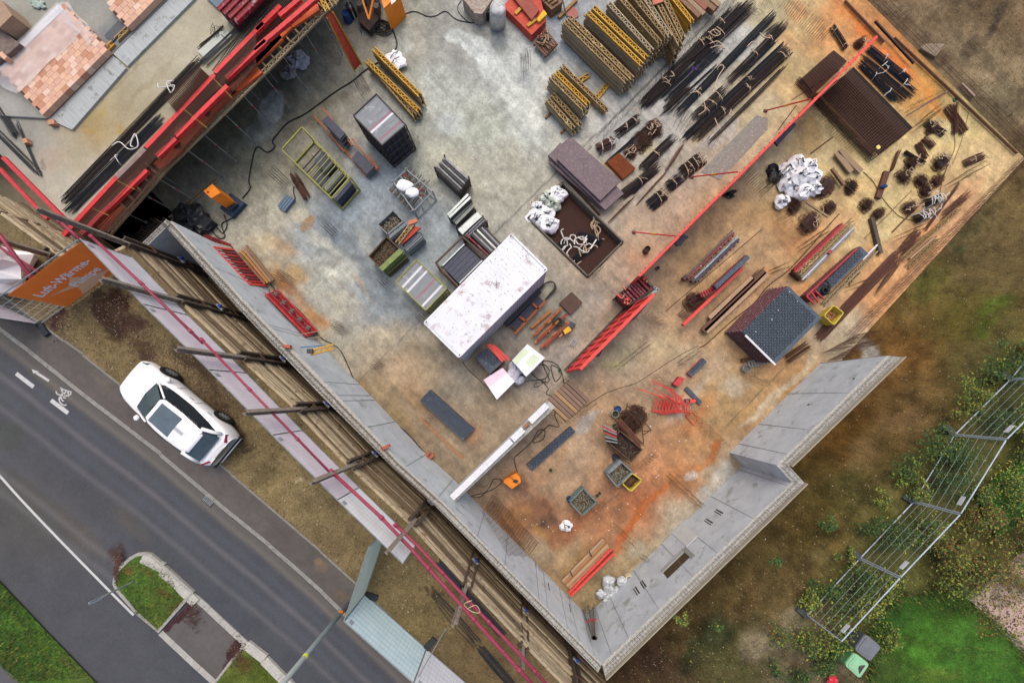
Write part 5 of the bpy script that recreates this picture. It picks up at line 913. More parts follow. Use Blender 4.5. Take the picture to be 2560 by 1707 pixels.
for i in range(4):
 a,b=pr_[i],pr_[(i+1)%4];d=(b-a).normalized();inn=Vector((d.y,-d.x,0));mb=MB();mb.bar(a+inn*.03-Vector((0,0,.3)),b+inn*.03-Vector((0,0,.3)),.08,.85);mb.build('edge_board',M('lining_board','6b675e','4d4a43',grain='v' if i%2 else 'u'),rw)
for k in range(3):
 meshmat('rebar_mesh',['lowest','middle','uppermost'][k]+' layer of dark rusty mesh lying in the square recess',[W(*lerp(RC[j],RC[(j+2)%4],.02),0)for j in range(4)],zr+.1+.12*k,1,30,44,MATS['rebar_brown']if k==2 else m_bar,.011)
mb=MB();mb.prism([W(*p,zr+.05)for p in RC],zr+.01);solo('recess_base','dark bottom of the square recess under the mesh','base_sheet',mb,M('recess_dark','2a221e','382d26',scale=4))  # dark base prism added to make the recess bottom dark
def sack(c,r,label,mat=None,seed=0,straps=2,dark=True,grp=None,sq=.75,name='white_sack'):
 root=thing(name,label,'sack',c,0,grp);mb=MB();c=Vector(c);mb.blob(c+Vector((0,0,r*.5)),(r,r*.9,r*sq),.26,7,seed=seed,flat=.55);cl_=mb.build('cloth',mat or m_sack,root,smooth=False)
 rr=random.Random(seed+5)
 for k in range(straps):a=rr.uniform(0,6.28);mb=MB();p=c+Vector((math.cos(a)*r*.8,math.sin(a)*r*.8,r*.7));q_=c+Vector((math.cos(a+2.2)*r*.45,math.sin(a+2.2)*r*.45,r*(sq+.55)));mb.tube([p,(p+q_)/2+Vector((0,0,.1)),q_],.022,4);mb.build('strap',MATS['strap_black'],root)
 if dark:mb=MB();a=rr.uniform(0,6.28);mb.blob(c+Vector((math.cos(a)*r*.3,math.sin(a)*r*.3,r*(sq+.38))),(r*.2,r*.15,r*.06),.3,6,seed=seed+1);mb.build('opening',MATS['strap_black'],cl_,smooth=True)
 return root
m_sack=M('sack_white','f0f1f3','d8dade',scale=2.5,rough=.75,bump=.15)
m_sackg=M('sack_greenish','ccd2c4','a8b2a4',scale=3.5,rough=.75,bump=.5)
for i,(x,y,rd)in enumerate([(410,235,.55),(320,260,.5),(375,310,.5),(238,345,.45),(320,395,.45),(225,440,.55),(335,505,.6)]):
 sack(P(23,x,y,-.35)+Vector((0,0,0)),rd*.92,'white sack in the square recess, '+['topmost','upper left with green print','right one next to the mesh','left one with a dark opening','middle one','lower left one','lowest, wide open at its top'][i],m_sackg if i in(1,2)else m_sack,i+3,grp='white sacks in the recess')
def strapheap(c,n,s,label,mat,seed,z=.1,wid=.03):
 rr=random.Random(seed);root=thing('strap_heap',label,'straps',c)
 for k in range(n):
  p=Vector(c)+Vector((rr.uniform(-s,s)*.7,rr.uniform(-s,s)*.7,z));pts=[p];a=rr.uniform(0,6.28)
  for j in range(5):a+=rr.uniform(-1.3,1.3);p=p+Vector((math.cos(a),math.sin(a),0))*s*.4+Vector((0,0,rr.uniform(-.02,.04)));pts.append(p)
  P_=pts;out=[]
  for i in range(len(P_)-1):
   for q_ in range(3):
    t=q_/3;p0=P_[max(i-1,0)];p1=P_[i];p2=P_[i+1];p3=P_[min(i+2,len(P_)-1)];out.append(.5*((2*p1)+(p2-p0)*t+(2*p0-5*p1+4*p2-p3)*t*t+(3*p1-p0-3*p2+p3)*t**3))
  mb=MB();mb.tube(out,wid,4);mb.build('strap',mat,root)
 return root
strapheap(P(23,780,480,-.3),12,.5,'beige strap heap near the right corner of the recess',m_strap,4);strapheap(P(23,520,680,-.25),10,.55,'pale strap heap in the lower half of the recess',m_strapw,6)
strapheap(P(23,630,760,-.25),6,.55,'loose pale straps reaching the lower corner of the recess',m_strap,9)
for i,(x0,y0,x1,y1,w,lb)in enumerate([(590,560,830,650,.4,'black bundle below the beige strap heap'),(560,820,740,650,.4,'black bundle at the lower edge of the recess'),(430,700,520,620,.5,'black bundle under the pale straps')]):bundle(P(23,x0,y0,-.3),P(23,x1,y1,-.3),w,30,m_bluebar,lb+', lying in the recess',height=.2,stag=.2)
for i,(x0,y0)in enumerate([(655,650),(715,700),(740,660)]):mb=MB();mb.bar(P(23,x0,y0,0),P(23,x0+30,y0-45,0),.07,.03);solo('white_tag',['left','middle','right'][i]+' white tag among the black bars in the recess','tag',mb,m_strapw)
def sidepoint(a,b,t,z):p=a.lerp(b,t);p.z=z;return p
ct=[W(1061,807,2.59),W(1279,586,2.59),W(1367,673,2.59),W(1147,892,2.59)]
cn=thing('site_container','long white steel storage container with a speckled stained roof','container',ct[3]-Vector((0,0,2.59)))
m_cw=M('container_white','d9dbe1','cccfd6',scale=.9,rough=.45,bump=.03,spots='a8989a',spotscale=1.6);m_cs=M('container_white_shaded','b9bfcb','a9b0bd',scale=2,rough=.45)  # side colour is the container white with its wall shade mixed in
mb=MB();mb.prism([p-Vector((0,0,.04))for p in ct],.1);mb.build('body',m_cs,cn)
mb=MB();c_=sum(ct,Vector())/4;ins=[p+(c_-p).normalized()*.09 for p in ct]
for i in range(4):a,b=ct[i],ct[(i+1)%4];mb.bar(a-Vector((0,0,.05)),b-Vector((0,0,.05)),.1,.1)
mb.build('top_rail',m_cw,cn)
mb=MB();L=(ct[1]-ct[0]);n=26
for i in range(n):a=ins[0].lerp(ins[1],(i+.1)/n);b=ins[0].lerp(ins[1],(i+.85)/n);c2=ins[3].lerp(ins[2],(i+.85)/n);d2=ins[3].lerp(ins[2],(i+.1)/n);mb.prism([q_-Vector((0,0,.012))for q_ in(a,b,c2,d2)],0,drop=.05)
mb.prism([q_-Vector((0,0,.024))for q_ in ins],0,drop=.03);rf_=mb.build('roof',m_cw,cn)
mb=MB()
for i in range(44):
 for a,b in((ct[3],ct[2]),):p=a.lerp(b,(i+.5)/44);s=VV*.012;mb.bar(Vector((p.x,p.y,.2))+s,Vector((p.x,p.y,2.45))+s,.06,.03,up=VV)
mb.build('corrugation',m_cs,cn)
for p in ct:mb=MB();q_=p+(c_-p).normalized()*.1;mb.box(q_-Vector((0,0,.04)),(.17,.17,.11),R(45));cc_=mb.build('corner_casting',m_cw,cn);mb=MB();mb.box(q_+Vector((0,0,.012)),(.1,.05,.012),R(45));mb.build('casting_hole',m_dark,cc_)
mb=MB()
for k in range(16):p=ct[3].lerp(ct[2],.08+k*.022);p.z=2.3;mb.bar(p+VV*.035-Vector((0,0,.07)),p+VV*.035+Vector((0,0,random.choice((.02,.07)))),.05,.012,up=VV)
mb.build('red_lettering',M('lettering_red','b0305a','9a2a50'),cn)
rr=random.Random(5);mb=MB()
for i in range(230):
 s,t=rr.random(),rr.random()
 if rr.random()<.3:s=.62+rr.gauss(0,.04);t=.45+rr.gauss(0,.12)
 if not(0.02<s<.98 and.03<t<.97):continue
 p=ct[0].lerp(ct[1],s).lerp(ct[3].lerp(ct[2],s),t)+Vector((0,0,.004));a=rr.uniform(0,6);e=Vector((math.cos(a),math.sin(a),0))*rr.uniform(.008,.028);f=Vector((-e.y,e.x,0))*.45;mb.add([p-e-f,p+e-f,p+e+f,p-e+f],[(0,1,2,3)])
mb.build('leaf_litter',M('litter','4a3a34','5f4844',scale=9),rf_,kind='stuff')
rr=random.Random(9)
for k,(s,t,rd)in enumerate([(.55,.7,.4),(.75,.6,.35),(.72,.4,.3),(.45,.45,.35),(.3,.8,.25),(.12,.35,.3),(.9,.5,.3),(.6,.72,.25)]):
 pass
def lattice_side(mb,a,b,z0,z1,nx,nz,w=.05):
 for i in range(nx+1):p=a.lerp(b,i/nx);mb.bar(Vector((p.x,p.y,z0)),Vector((p.x,p.y,z1)),w,w)
 for k in range(nz+1):z=z0+(z1-z0)*k/nz;mb.bar(Vector((a.x,a.y,z)),Vector((b.x,b.y,z)),w*.9,w*.9)
m_slat=M('slat_grey','8d9296','6d7276',scale=3,rough=.7,grain='u',bump=.1,spots='a8aaab',spotscale=3);m_slw=M('slat_white','d5d6da','c4c5c9',grain='u');m_slr=M('slat_red','9c4a5a','8a8890',scale=6,grain='u')
m_fr=M('frame_dark','4a4644','34302e',scale=6,rough=.7,spots='6b5a4c');m_frg=M('frame_green','9a9a50','7a7a3e',scale=6,rough=.7,spots='5e5838');m_navy=M('panel_navy','343a4e','282c3c',scale=5,rough=.5,spots='4f5566',spotscale=10)
def rack(quad,zt,label,slats,frame,tiers=4,cells=5,name='slatted_rack',inner=None):
 """quad N,E,S,W at the top; slats run along N->W direction"""
 N_,E_,S_,Wt=quad;r=thing(name,label,'rack',(N_+S_)/2-Vector((0,0,zt)))
 mb=MB();lattice_side(mb,Wt,S_,.05,zt,cells+3,tiers);mb.build('side_frame',frame,r)
 mb=MB();lattice_side(mb,S_,E_,.05,zt,cells,tiers);mb.build('front_frame',frame,r);mb=MB();lattice_side(mb,E_,N_,.05,zt,cells+3,tiers);mb.build('back_frame',frame,r)
 mb=MB();
 for a,b in((N_,E_),(E_,S_),(S_,Wt),(Wt,N_)):mb.bar(a,b,.06,.06)
 mb.build('top_frame',frame,r)
 n=len(slats)
 for i,c in enumerate(slats):
  t0=(i+.04)/n;t1=(i+.96)/n;mb=MB();z=Vector((0,0,.02));mb.prism([N_.lerp(E_,t0)-z,N_.lerp(E_,t1)-z,Wt.lerp(S_,t1)-z,Wt.lerp(S_,t0)-z],0,drop=.05);mb.build('slat',{'g':m_slat,'w':m_slw,'r':m_slr}[c],r)
 mb=MB()
 for k in range(tiers):z=.1+(zt-.15)*k/tiers;mb.prism([Vector((p.x,p.y,z+(zt/tiers)*.55))+((N_+S_)/2-p)*.08*Vector((1,1,0)).x for p in[Vector((q_.x,q_.y,0))for q_ in quad]],z)
 mb.build('stacked_panels',inner or m_navy,r);return r
rack(Q(12,[(1098,860),(1365,1140),(1150,1325),(888,1055)],2.0),2.0,'tall dark rack with a grey slatted top, one white and one red stripe','gggggggggrwggggrgg',m_fr)
rack(Q(22,[(1465,800),(1738,1062),(1548,1262),(1278,1003)],1.35),1.35,'low rack in a yellow green frame, top slats with three white stripes','gggwggwggggrgggwgg',m_frg,3,inner=m_slat)
yc=thing('open_crate','long yellow green framed crate, half empty, half filled with dark panels','crate',P(12,500,1500,0))
q4=[P(12,420,1160,1.3),P(12,235,1365,1.3),P(22,690,243,1.3),P(22,858,50,1.3)]
def low(p,z):return Vector((p.x,p.y,z))
for i in range(4):mb=MB();a,b=q4[i],q4[(i+1)%4];mb.bar(a,b,.06,.06);mb.bar(low(a,.08),low(b,.08),.06,.08);mb.bar(low(a,0),a,.06,.06);mb.build('side_frame',m_frg,yc)
mb=MB()
for t in(.42,.5):mb.bar(low(q4[0].lerp(q4[3],t-.18),.5),low(q4[1].lerp(q4[2],t-.18),.5),.05,.05)
mb.bar(low(q4[0].lerp(q4[3],.35).lerp(q4[1].lerp(q4[2],.35),.4),.5),low(q4[0].lerp(q4[3],.2).lerp(q4[1].lerp(q4[2],.2),.4),.5),.05,.05);mb.build('inner_bars',m_fr,yc)
for i in range(7):t=.5+i*.07;mb=MB();mb.bar(q4[0].lerp(q4[3],t)-Vector((0,0,.1)),q4[1].lerp(q4[2],t)-Vector((0,0,.1)),.04,.05);mb.build('cross_tube',m_frg,yc)
for i in range(5):t=.6+i*.08;mb=MB();z=.55+.12*(i%3);mb.prism([low(q4[0].lerp(q4[3],t).lerp(q4[1].lerp(q4[2],t),s),z)for t,s in((t,.08),(t+.05,.08),(t+.05,.92),(t,.92))],.1);mb.build('stored_panel',m_slat if i%2 else m_navy,yc)
mb=MB();mb.prism([low(q4[0].lerp(q4[3],t).lerp(q4[1].lerp(q4[2],t),s),.95)for t,s in((.38,.05),(.62,.05),(.62,.5),(.38,.5))],.1);mb.build('stored_panel',m_navy,yc)
mb=MB();mb.prism([low(q4[0].lerp(q4[3],t).lerp(q4[1].lerp(q4[2],t),s),.5)for t,s in((.4,.5),(.6,.5),(.6,.95),(.4,.95))],.1);mb.build('stored_panel',m_navy,yc)
def navystack(quad,z,label,rods,n=5,front=True):
 A,B,Cc,D=quad;r=thing('panel_stack',label,'panel stack',(A+Cc)/2-Vector((0,0,z)))
 mb=MB();mb.prism([p for p in quad],z-.05);mb.build('top_panel',m_navy,r)
 for k in range(n):mb=MB();zz=z-.1-k*(z-.15)/n;mb.prism([low(p,zz)for p in quad],zz-.07);mb.build('panel',m_fr if k%2 else m_slat,r)
 for a,b in rods:mb=MB();mb.bar(a,b,.07,.1);mb.build('orange_rail',M('rail_orange','b86a3c','8f4e30',scale=8),r)
 return r
navystack(Q(12,[(655,1055),(600,1100),(765,1270),(815,1215)],.9),.9,'narrow stack of navy panels on orange rails beside the tall slatted rack',[(P(12,535,1060,.3),P(12,810,1390,.3)),(P(12,610,990,.5),P(12,880,1330,.5))])
navystack(Q(12,[(930,1375),(870,1445),(1010,1590),(1080,1520)],.5),.5,'small stack of navy panels with orange rods below the tall slatted rack',[(P(12,875,1265,.35),P(12,1110,1560,.35)),(P(12,800,1360,.15),P(12,1010,1610,.15)),(P(12,1030,1410,.5),P(12,1110,1540,.5))])
def lyingrack(quad,z,label,n,mat,frame=None,name='bar_rack',gap=.35,posts=True):
 """rack of long members lying along A->B"""
 A,B,Cc,D=quad;r=thing(name,label,'rack',(A+Cc)/2-Vector((0,0,z)))
 for i in range(n):t=(i+.5)/n;zz=Vector((0,0,-random.uniform(0,.12)));mb=MB();mb.bar(A.lerp(D,t)+zz,B.lerp(Cc,t)+zz,(A-D).length/n*(1-gap),.08);mb.build('member',mat[i%len(mat)],r)
 mb=MB();mb.prism([low(p,z-.2)for p in quad],.1);mb.build('lower_layers',frame or m_fr,r)
 if posts:
  for p in quad:mb=MB();mb.bar(low(p,0),low(p,z+.12),.06,.06);mb.build('post',frame or m_fr,r)
 return r
lyingrack([P(12,1720,1425,.9),P(22,1940,50,.9),P(22,1850,180,.9),P(12,1630,1535,.9)],.9,'dark rack of long grey profiles above the silver channels',6,[m_slat,m_fr])
lyingrack(Q(22,[(1925,190),(1740,385),(1770,420),(1965,240)][::1],.9),.9,'silver metal channels, upper pair of the steel cradle',2,[M('alu','aab2b2','8f9898',rough=.4,metal=.3)],posts=False)
lyingrack(Q(22,[(1965,240),(1780,430),(1830,480),(1990,320)],.6),.6,'pale weathered channel between the silver ones in the cradle',2,[M('alu2','8a9088','70766e',rough=.5)],posts=False)
lyingrack(Q(22,[(2000,350),(1825,505),(1895,580),(2070,410)],.95),.95,'silver metal channel, lower one of the steel cradle',1,[MATS['alu']],posts=True)
lyingrack(Q(22,[(2070,410),(1900,575),(1935,605),(2110,440)],.95),.95,'bundle of dark grey tubes beside the lower silver channel',4,[m_slat,m_fr],posts=False)
r=lyingrack(Q(22,[(2090,490),(2240,650),(2130,740),(1940,560)],.9),.9,'rack of dark and silver bars touching the container corner',7,[m_fr,m_slat,m_fr,MATS['alu']],gap=.3);mb=MB();mb.bar(P(22,1915,570,.95),P(22,2120,760,.95),.07,.08);mb.build('red_rail',m_redd,r)
r=thing('panel_rack','brown frame holding upright navy panels, wedged against the container','rack',P(22,1880,830,0));q_=Q(22,[(1885,590),(2110,790),(1850,1050),(1640,830)],1.1)
for i in range(4):mb=MB();a,b=q_[i],q_[(i+1)%4];mb.bar(a,b,.09,.08);mb.bar(low(a,0),a,.08,.08);mb.bar(low(a,.1),low(b,.1),.08,.08);mb.build('frame_side',M('frame_brown','5e4a3c','443630',spots='8a7a60'),r)
for i in range(5):t0=.22+i*.14;mb=MB();mb.prism([q_[0].lerp(q_[3],s).lerp(q_[1].lerp(q_[2],s),t)-Vector((0,0,.06))for s,t in((.14,t0),(.14,t0+.13),(.93,t0+.13),(.93,t0))],.15);mb.build('navy_panel',m_navy,r)
for t in(.2,.93):mb=MB();mb.bar(q_[0].lerp(q_[3],.12).lerp(q_[1].lerp(q_[2],.12),t),q_[0].lerp(q_[3],.92).lerp(q_[1].lerp(q_[2],.92),t),.06,.06);mb.build('steel_edge',MATS['alu'],r)
m_fit=[M('fitting_a','5d5a48','403c30',scale=9,rough=.6),M('fitting_b','8d8a78','6c6a5a',scale=9,rough=.5),M('fitting_c','6b5238','4a3826',scale=9,rough=.8)]
def gbox(quad,z,label,wall,n=160,name='fittings_box',seed=1,size=.06,zb=0.,fm=None,ribs=True,cat='metal box',fill=.75):
 A,B,Cc,D=quad;r=thing(name,label,cat,low((A+Cc)/2,zb));rr=random.Random(seed)
 for i in range(4):
  a,b=quad[i],quad[(i+1)%4];mb=MB();h=Vector((0,0,(z-zb)/2));mb.bar(a-h,b-h,.035,z-zb);mb.bar(a,b,.07,.05)
  if ribs:
   for k in range(1,7):zz=low(a,zb+(z-zb)*k/7);mb.bar(zz,low(b,zz.z),.06,.02)
  mb.build('side_wall',wall,r)
 mb=MB();mb.prism([low(p,zb+(z-zb)*fill-.08)for p in quad],zb+.02);mb.build('content_base',fm[0]if fm else m_fit[0],r)
 mb=MB();c=(A+Cc)/2
 for i in range(n):
  s,t=rr.uniform(.06,.94),rr.uniform(.06,.94);p=low(A.lerp(B,s).lerp(D.lerp(Cc,s),t),zb+(z-zb)*fill-.04+rr.uniform(-.03,.05));a=rr.uniform(0,6.28);e=Vector((math.cos(a),math.sin(a),rr.uniform(-.4,.4)))*size*rr.uniform(.6,1.4);mb.tube([p-e,p+e],size*rr.uniform(.22,.42),5,m=rr.choice((0,1,1,2)))
 mb.build('fittings',fm or m_fit,r,kind='stuff');return r
m_gw=M('box_grey','7d8588','5c6467',scale=6,rough=.6,spots='4a4a44');m_green=M('box_green','7a8c50','5e6e3c',scale=5,rough=.6,spots='46482e')
gbox(Q(22,[(1250,350),(1345,450),(1200,565),(1110,480)],.75),.75,'grey metal box full of scaffold couplers beside the red beam',m_gw,300,seed=2)
lyingrack(Q(22,[(1345,440),(1195,565),(1225,610),(1375,490)],.8),.8,'ribbed grey folding box side next to the coupler box',4,[m_gw],m_gw,posts=False)
rb=thing('beam_bundle','orange red girder and salmon plank resting on a grey box','timber',P(22,1380,560,0));girder(P(22,1290,655,.85),P(22,1450,450,.85),'rusty orange lattice girder lying across the grey boxes','br')
mb=MB();mb.bar(P(22,1390,470,.95),P(22,1470,440,.95),.2,.1);mb.build('salmon_block',MATS['salmon'],rb);mb=MB();mb.prism(Q(22,[(1440,490),(1500,510),(1330,660),(1300,640)],.82),.72);mb.build('red_sheet',M('sheet_red','b04a38','9a3c30'),rb)
mb=MB();mb.prism(Q(22,[(1450,545),(1500,550),(1370,690),(1320,650)],.7),.0);mb.build('navy_sheet',m_navy,rb)
lyingrack(Q(22,[(1495,555),(1350,690),(1380,730),(1530,600)],.7),.7,'ribbed grey box side right of the orange girder',5,[m_gw],m_gw,posts=False)
gbox(Q(22,[(1190,590),(1310,700),(1160,900),(1030,770)],.8),.8,'dark green box with tangled rusty fittings near the striped rack',M('box_rusty','5b4a38','453a2e',scale=7),220,seed=4,fm=[m_fit[2],m_fit[0],m_fit[2]],size=.09)
lyingrack(Q(22,[(1305,690),(1115,870),(1155,905),(1345,730)],.95),.95,'bright green ribbed side of the fittings box',3,[m_green],m_green,gap=.12,posts=False);lyingrack(Q(22,[(1350,740),(1175,900),(1200,940),(1380,780)],.5),.5,'dull green ribbed box lying flat below the green box side',4,[M('green_dull','5e6444','4a4e36')],MATS['box_rusty'],posts=False)
bx=thing('plastic_crate','small blue grey ribbed lid on the floor near the yellow green crate','lid',P(22,270,280,0));
for i in range(4):mb=MB();a=Q(22,[(270,200),(350,250),(260,360),(190,310)],.2);t0,t1=i/4+.02,(i+1)/4-.03;mb.prism([a[0].lerp(a[1],t0),a[0].lerp(a[1],t1),a[3].lerp(a[2],t1),a[3].lerp(a[2],t0)],.0);mb.build('rib',M('plastic_blue','5f7488','4c6072',scale=9,rough=.5),bx)
bundle(P(22,340,20,.05),P(22,480,260,.05),.4,36,m_rb2,'chained rusty bar bundle beside the yellow green crate',height=.3,straps=(.3,.5),strapmat=m_bar,stag=.3)
ribbon3([P(22,x,y,.05)for x,y in[(345,130),(340,180),(355,230),(350,270)]],.025,'dark chain hanging from the rusty bar bundle',m_bar,'chain','chain')
r=thing('prop_pallet','galvanised pallet cage holding steel props, a white sack on top','cage',P(22,1400,180,0));z=.95;q_=Q(22,[(1430,0),(1600,190),(1430,350),(1260,110)],z);q_=Q(22,[(1370,-20),(1610,180),(1440,355),(1250,90)],z)
for i in range(4):mb=MB();a,b=q_[i],q_[(i+1)%4];mb.tube([a,b],.035,8);mb.tube([low(a,0),a+Vector((0,0,.15))],.035,8);mb.tube([low(a,.1),low(b,.1)],.03,8);mb.tube([a.lerp(b,.33),low(a.lerp(b,.33),.1)],.02,6);mb.tube([a.lerp(b,.66),low(a.lerp(b,.66),.1)],.02,6);mb.build('cage_side',m_steel,r)
mb=MB();mb.tube([q_[0].lerp(q_[1],.5),q_[3].lerp(q_[2],.5)],.03,8);mb.tube([q_[0].lerp(q_[3],.5),q_[1].lerp(q_[2],.5)],.03,8);mb.build('top_bars',m_steel,r)
for i in range(16):t=i/15;a=P(22,1210+t*210,150+t*200,.3+.35*(i%3)/2);d=(P(22,1400+t*200,-60+t*170,0)-P(22,1210+t*210,150+t*200,0));b=a+d*random.uniform(.85,1.05);mb=MB();mb.tube([a,b],.03,6);mb.box(a,(.12,.12,.02));mb.build('stored_prop',[m_steel,m_greybar,m_fit[2]][i%3],r);mb=MB();mb.tube([a.lerp(b,.6),a.lerp(b,.68)],.042,8);mb.build('collar',m_rail if i%2 else m_green,r)
sr=thing('white_sack','flat white sack lying on the galvanised prop cage','sack',P(22,1390,160,1.0));mb=MB();mb.blob(P(22,1355,125,1.08),(.42,.3,.14),.15,10,seed=3);mb.blob(P(22,1425,190,1.08),(.34,.26,.13),.15,10,seed=4);mb.build('cloth',m_sack,sr,smooth=True)
def starters(c,nx,ny,h,label,s=.13,mat=None,ang=45,seed=1,group='starter bar clusters in the slab',r=.009,lean=(0,0)):
 mb=MB();rr=random.Random(seed);e=Vector((math.cos(R(ang)),math.sin(R(ang)),0));f=Vector((-e.y,e.x,0))
 for i in range(nx):
  for j in range(ny):p=Vector(c)+e*(i-(nx-1)/2)*s+f*(j-(ny-1)/2)*s;mb.tube([p,p+Vector((rr.uniform(-.03,.03)+lean[0],rr.uniform(-.03,.03)+lean[1],h*rr.uniform(.92,1.05)))],r,4)
 return solo('starter_bars',label,'starter bars',mb,mat or m_rb2,group)
for i,(rc,x,y,nx,ny,h,lb)in enumerate([(12,1005,860,5,3,1.2,'between the leaning red strip and the tall slatted rack'),(12,1450,1340,5,4,1.0,'at the right foot of the tall slatted rack'),(22,260,95,5,4,1.1,'left of the yellow green crate'),(22,715,555,4,4,1.0,'in the open floor below the yellow green crate'),(22,310,985,4,4,1.1,'beside the red frame leaning on the wall'),(22,1190,1020,4,4,.9,'left of the striped low rack'),(22,1530,1350,4,4,.8,'at the left corner of the container'),(22,790,1430,4,5,1.1,'near the lower red panel by the wall'),(22,1945,205,4,3,.9,'beside the dark profile rack'),(32,1130,195,5,4,1.0,'on the seam of the brown floor'),(13,120,640,5,3,1.2,'in front of the small offcut pallet'),(32,1580,680,4,3,.5,'beside the navy plate on the brown floor'),(32,1985,235,3,2,.35,'next to the container end')]):
 starters(P(rc,x,y),nx,ny,h,'cluster of upright starter bars '+lb,mat=m_greybar if i in(10,1,5)else m_rb2,seed=i)
sack(P(12,420,590),.55,'larger white cloth sack under the deck edge',M('cloth_lilac','c9cbd4','9a9da8',scale=4,bump=.6),11,sq=.35,dark=False);sack(P(12,320,690),.42,'smaller greyish cloth sack under the deck edge',M('cloth_grey','a9a9ae','7f7f86',scale=4,bump=.6),12,sq=.35,dark=False)
sack(P(12,1285,585),.52,'white cloth sack behind the yellow girder stack',m_sack,13,sq=.3,dark=False)
mb=MB();mb.blob(P(21,1770,440,.3),(.75,.9,.4),.4,12,seed=6,flat=.6);mb.blob(P(21,1700,370,.3),(.5,.4,.3),.4,9,seed=8);solo('black_sack','large crumpled black plastic sheet at the wall end','plastic sheet',mb,M('plastic_black','262a30','14161a',scale=4,rough=.35,bump=.6))
mb=MB();mb.prism(Q(21,[(1850,380),(1930,445),(1870,510),(1790,450)],.5),.0);solo('black_case','black case partly under the crumpled plastic sheet','case',mb,m_bluebar)
m_mo=M('machine_orange','ee8a1c','d67616',scale=2,rough=.4)
r=thing('orange_cabinet','orange power cabinet on a blue base near the deck end','power cabinet',P(21,2120,330,0))
mb=MB();mb.prism(Q(21,[(1935,110),(2010,190),(1925,240),(1855,175)],1.5),.0);mb.build('cabinet_body',m_mo,r);mb=MB();mb.bar(P(21,1890,180,1.505),P(21,1902,190,1.505),.1,.012);mb.build('symbol',m_dark,r)
mb=MB();mb.prism(Q(21,[(2100,190),(2230,280),(2110,415),(2000,330)],.25),.0);mb.build('blue_base',M('base_blue','2e4258','22344a',rough=.5),r);mb=MB();mb.prism(Q(21,[(2100,250),(2160,290),(2100,350),(2050,310)],.45),.25);mb.build('socket_box',M('base_blue2','26384c','1c2c3c',rough=.5),r)
r=thing('orange_cabinet','orange power cabinet with a white notice at the top edge','power cabinet',P(12,1230,130,0));mb=MB();mb.prism(Q(12,[(1125,-60),(1165,80),(1305,-60),(1290,-120)],1.3),.0);mb.build('cabinet_body',m_mo,r)
mb=MB();mb.prism(Q(12,[(1225,-10),(1235,45),(1275,10),(1270,-20)],1.306),1.30);mb.build('notice',m_strapw,r)
r=thing('concrete_machine','dark machine with an orange v shaped arm at the top edge','machine',P(12,1030,200,0));mb=MB();mb.bar(P(12,950,-60,1.2),P(12,1030,180,.8),.09,.09);mb.bar(P(12,1085,-60,1.2),P(12,1030,180,.8),.09,.09);mb.build('orange_arm',m_mo,r)
mb=MB();mb.prism(Q(12,[(920,0),(1120,0),(1115,180),(1030,280),(930,190)],.4),.05);mb.build('frame_base',M('machine_dark','4a3a36','2e2826',scale=8,bump=.4),r);[MB().cyl(P(12,x,y,.4),.16,.3,12).build('drum',m_greybar,r)for x,y in((960,80),(1110,100),(1000,30))]
mb=MB();mb.cyl(P(12,845,190),.24,.45,16,r2=.2);solo('bucket','blue bucket in the dark below the machine at the top edge','bucket',mb,M('bucket_blue','2c4a7a','22386a'));mb=MB();mb.cyl(P(12,890,150),.2,.6,16);solo('barrel','dark drum beside the blue bucket at the top edge','drum',mb,m_bluebar)
def spline(pts,n=5):
 P_=[Vector(p)for p in pts];out=[]
 for i in range(len(P_)-1):
  for k in range(n):
   t=k/n;p0=P_[max(i-1,0)];p1=P_[i];p2=P_[i+1];p3=P_[min(i+2,len(P_)-1)]
   out.append(.5*((2*p1)+(p2-p0)*t+(2*p0-5*p1+4*p2-p3)*t*t+(3*p1-p0-3*p2+p3)*t**3))
 return out+[P_[-1]]
m_cab=M('cable_black','2a2926','1c1c1b',rough=.6)
def cable(pts,r,label,mat=None,z=.03,name='cable'):mb=MB();mb.tube(spline([p if isinstance(p,Vector)else P(*p,z)for p in pts]),r,6);return solo(name,label,'cable',mb,mat or m_cab,smooth=True)
cable([(12,1230,230),(12,1285,400),(12,1240,490),(12,1180,530),(12,1000,640),(12,880,740),(12,720,840),(12,560,960),(12,430,1050),(12,290,1120),(12,190,1230),(12,150,1290),(12,170,1340),(12,100,1390),(12,0,1350),(21,2270,60),(21,2280,150),(21,2210,240)],.035,'long black cable running across the floor from the top machine to the orange cabinet')
cable([(12,1320,150),(12,1440,105),(12,1560,150),(12,1640,145),(12,1730,105),(12,1830,180),(12,1990,210),(12,2070,190)],.02,'thin black cable from the notice cabinet to the white wrapped roll');cable([(12,2060,160),(12,1960,210),(12,1860,130),(12,1840,60),(12,1890,-20)],.015,'thin looped cable beside the tool crate at the top edge')
mb=MB();
for k in range(9):c=P(12,1150+random.uniform(-30,30),250+random.uniform(-30,30),.05+.03*k);rd=random.uniform(.3,.45);mb.tube([c+Vector((math.cos(t*.4)*rd,math.sin(t*.4)*rd*.8,0))for t in range(17)],.022,5)
solo('cable_coil','coil of black hose lying below the orange v arm','cable',mb,m_cab)
cable([(21,2040,390),(21,2070,480),(21,2030,560),(21,1970,500),(21,1930,520),(21,1990,600),(21,2050,590),(21,2020,480),(21,2080,440),(21,2120,420)],.03,'looped black cable below the blue base of the cabinet')
cable([(21,2050,640),(21,2110,680),(21,2160,740),(22,60,960),(22,130,1020),(22,210,1120),(22,330,1210),(22,430,1300),(22,510,1400),(22,590,1510),(22,690,1565),(32,770,60),(32,840,200),(32,900,330),(32,1020,460),(32,1120,560),(32,1240,700),(32,1400,830),(32,1530,990),(32,1600,1080),(32,1650,1200),(32,1680,1330),(32,1660,1420)],.026,'black cable snaking along the foot of the upper left basement wall')
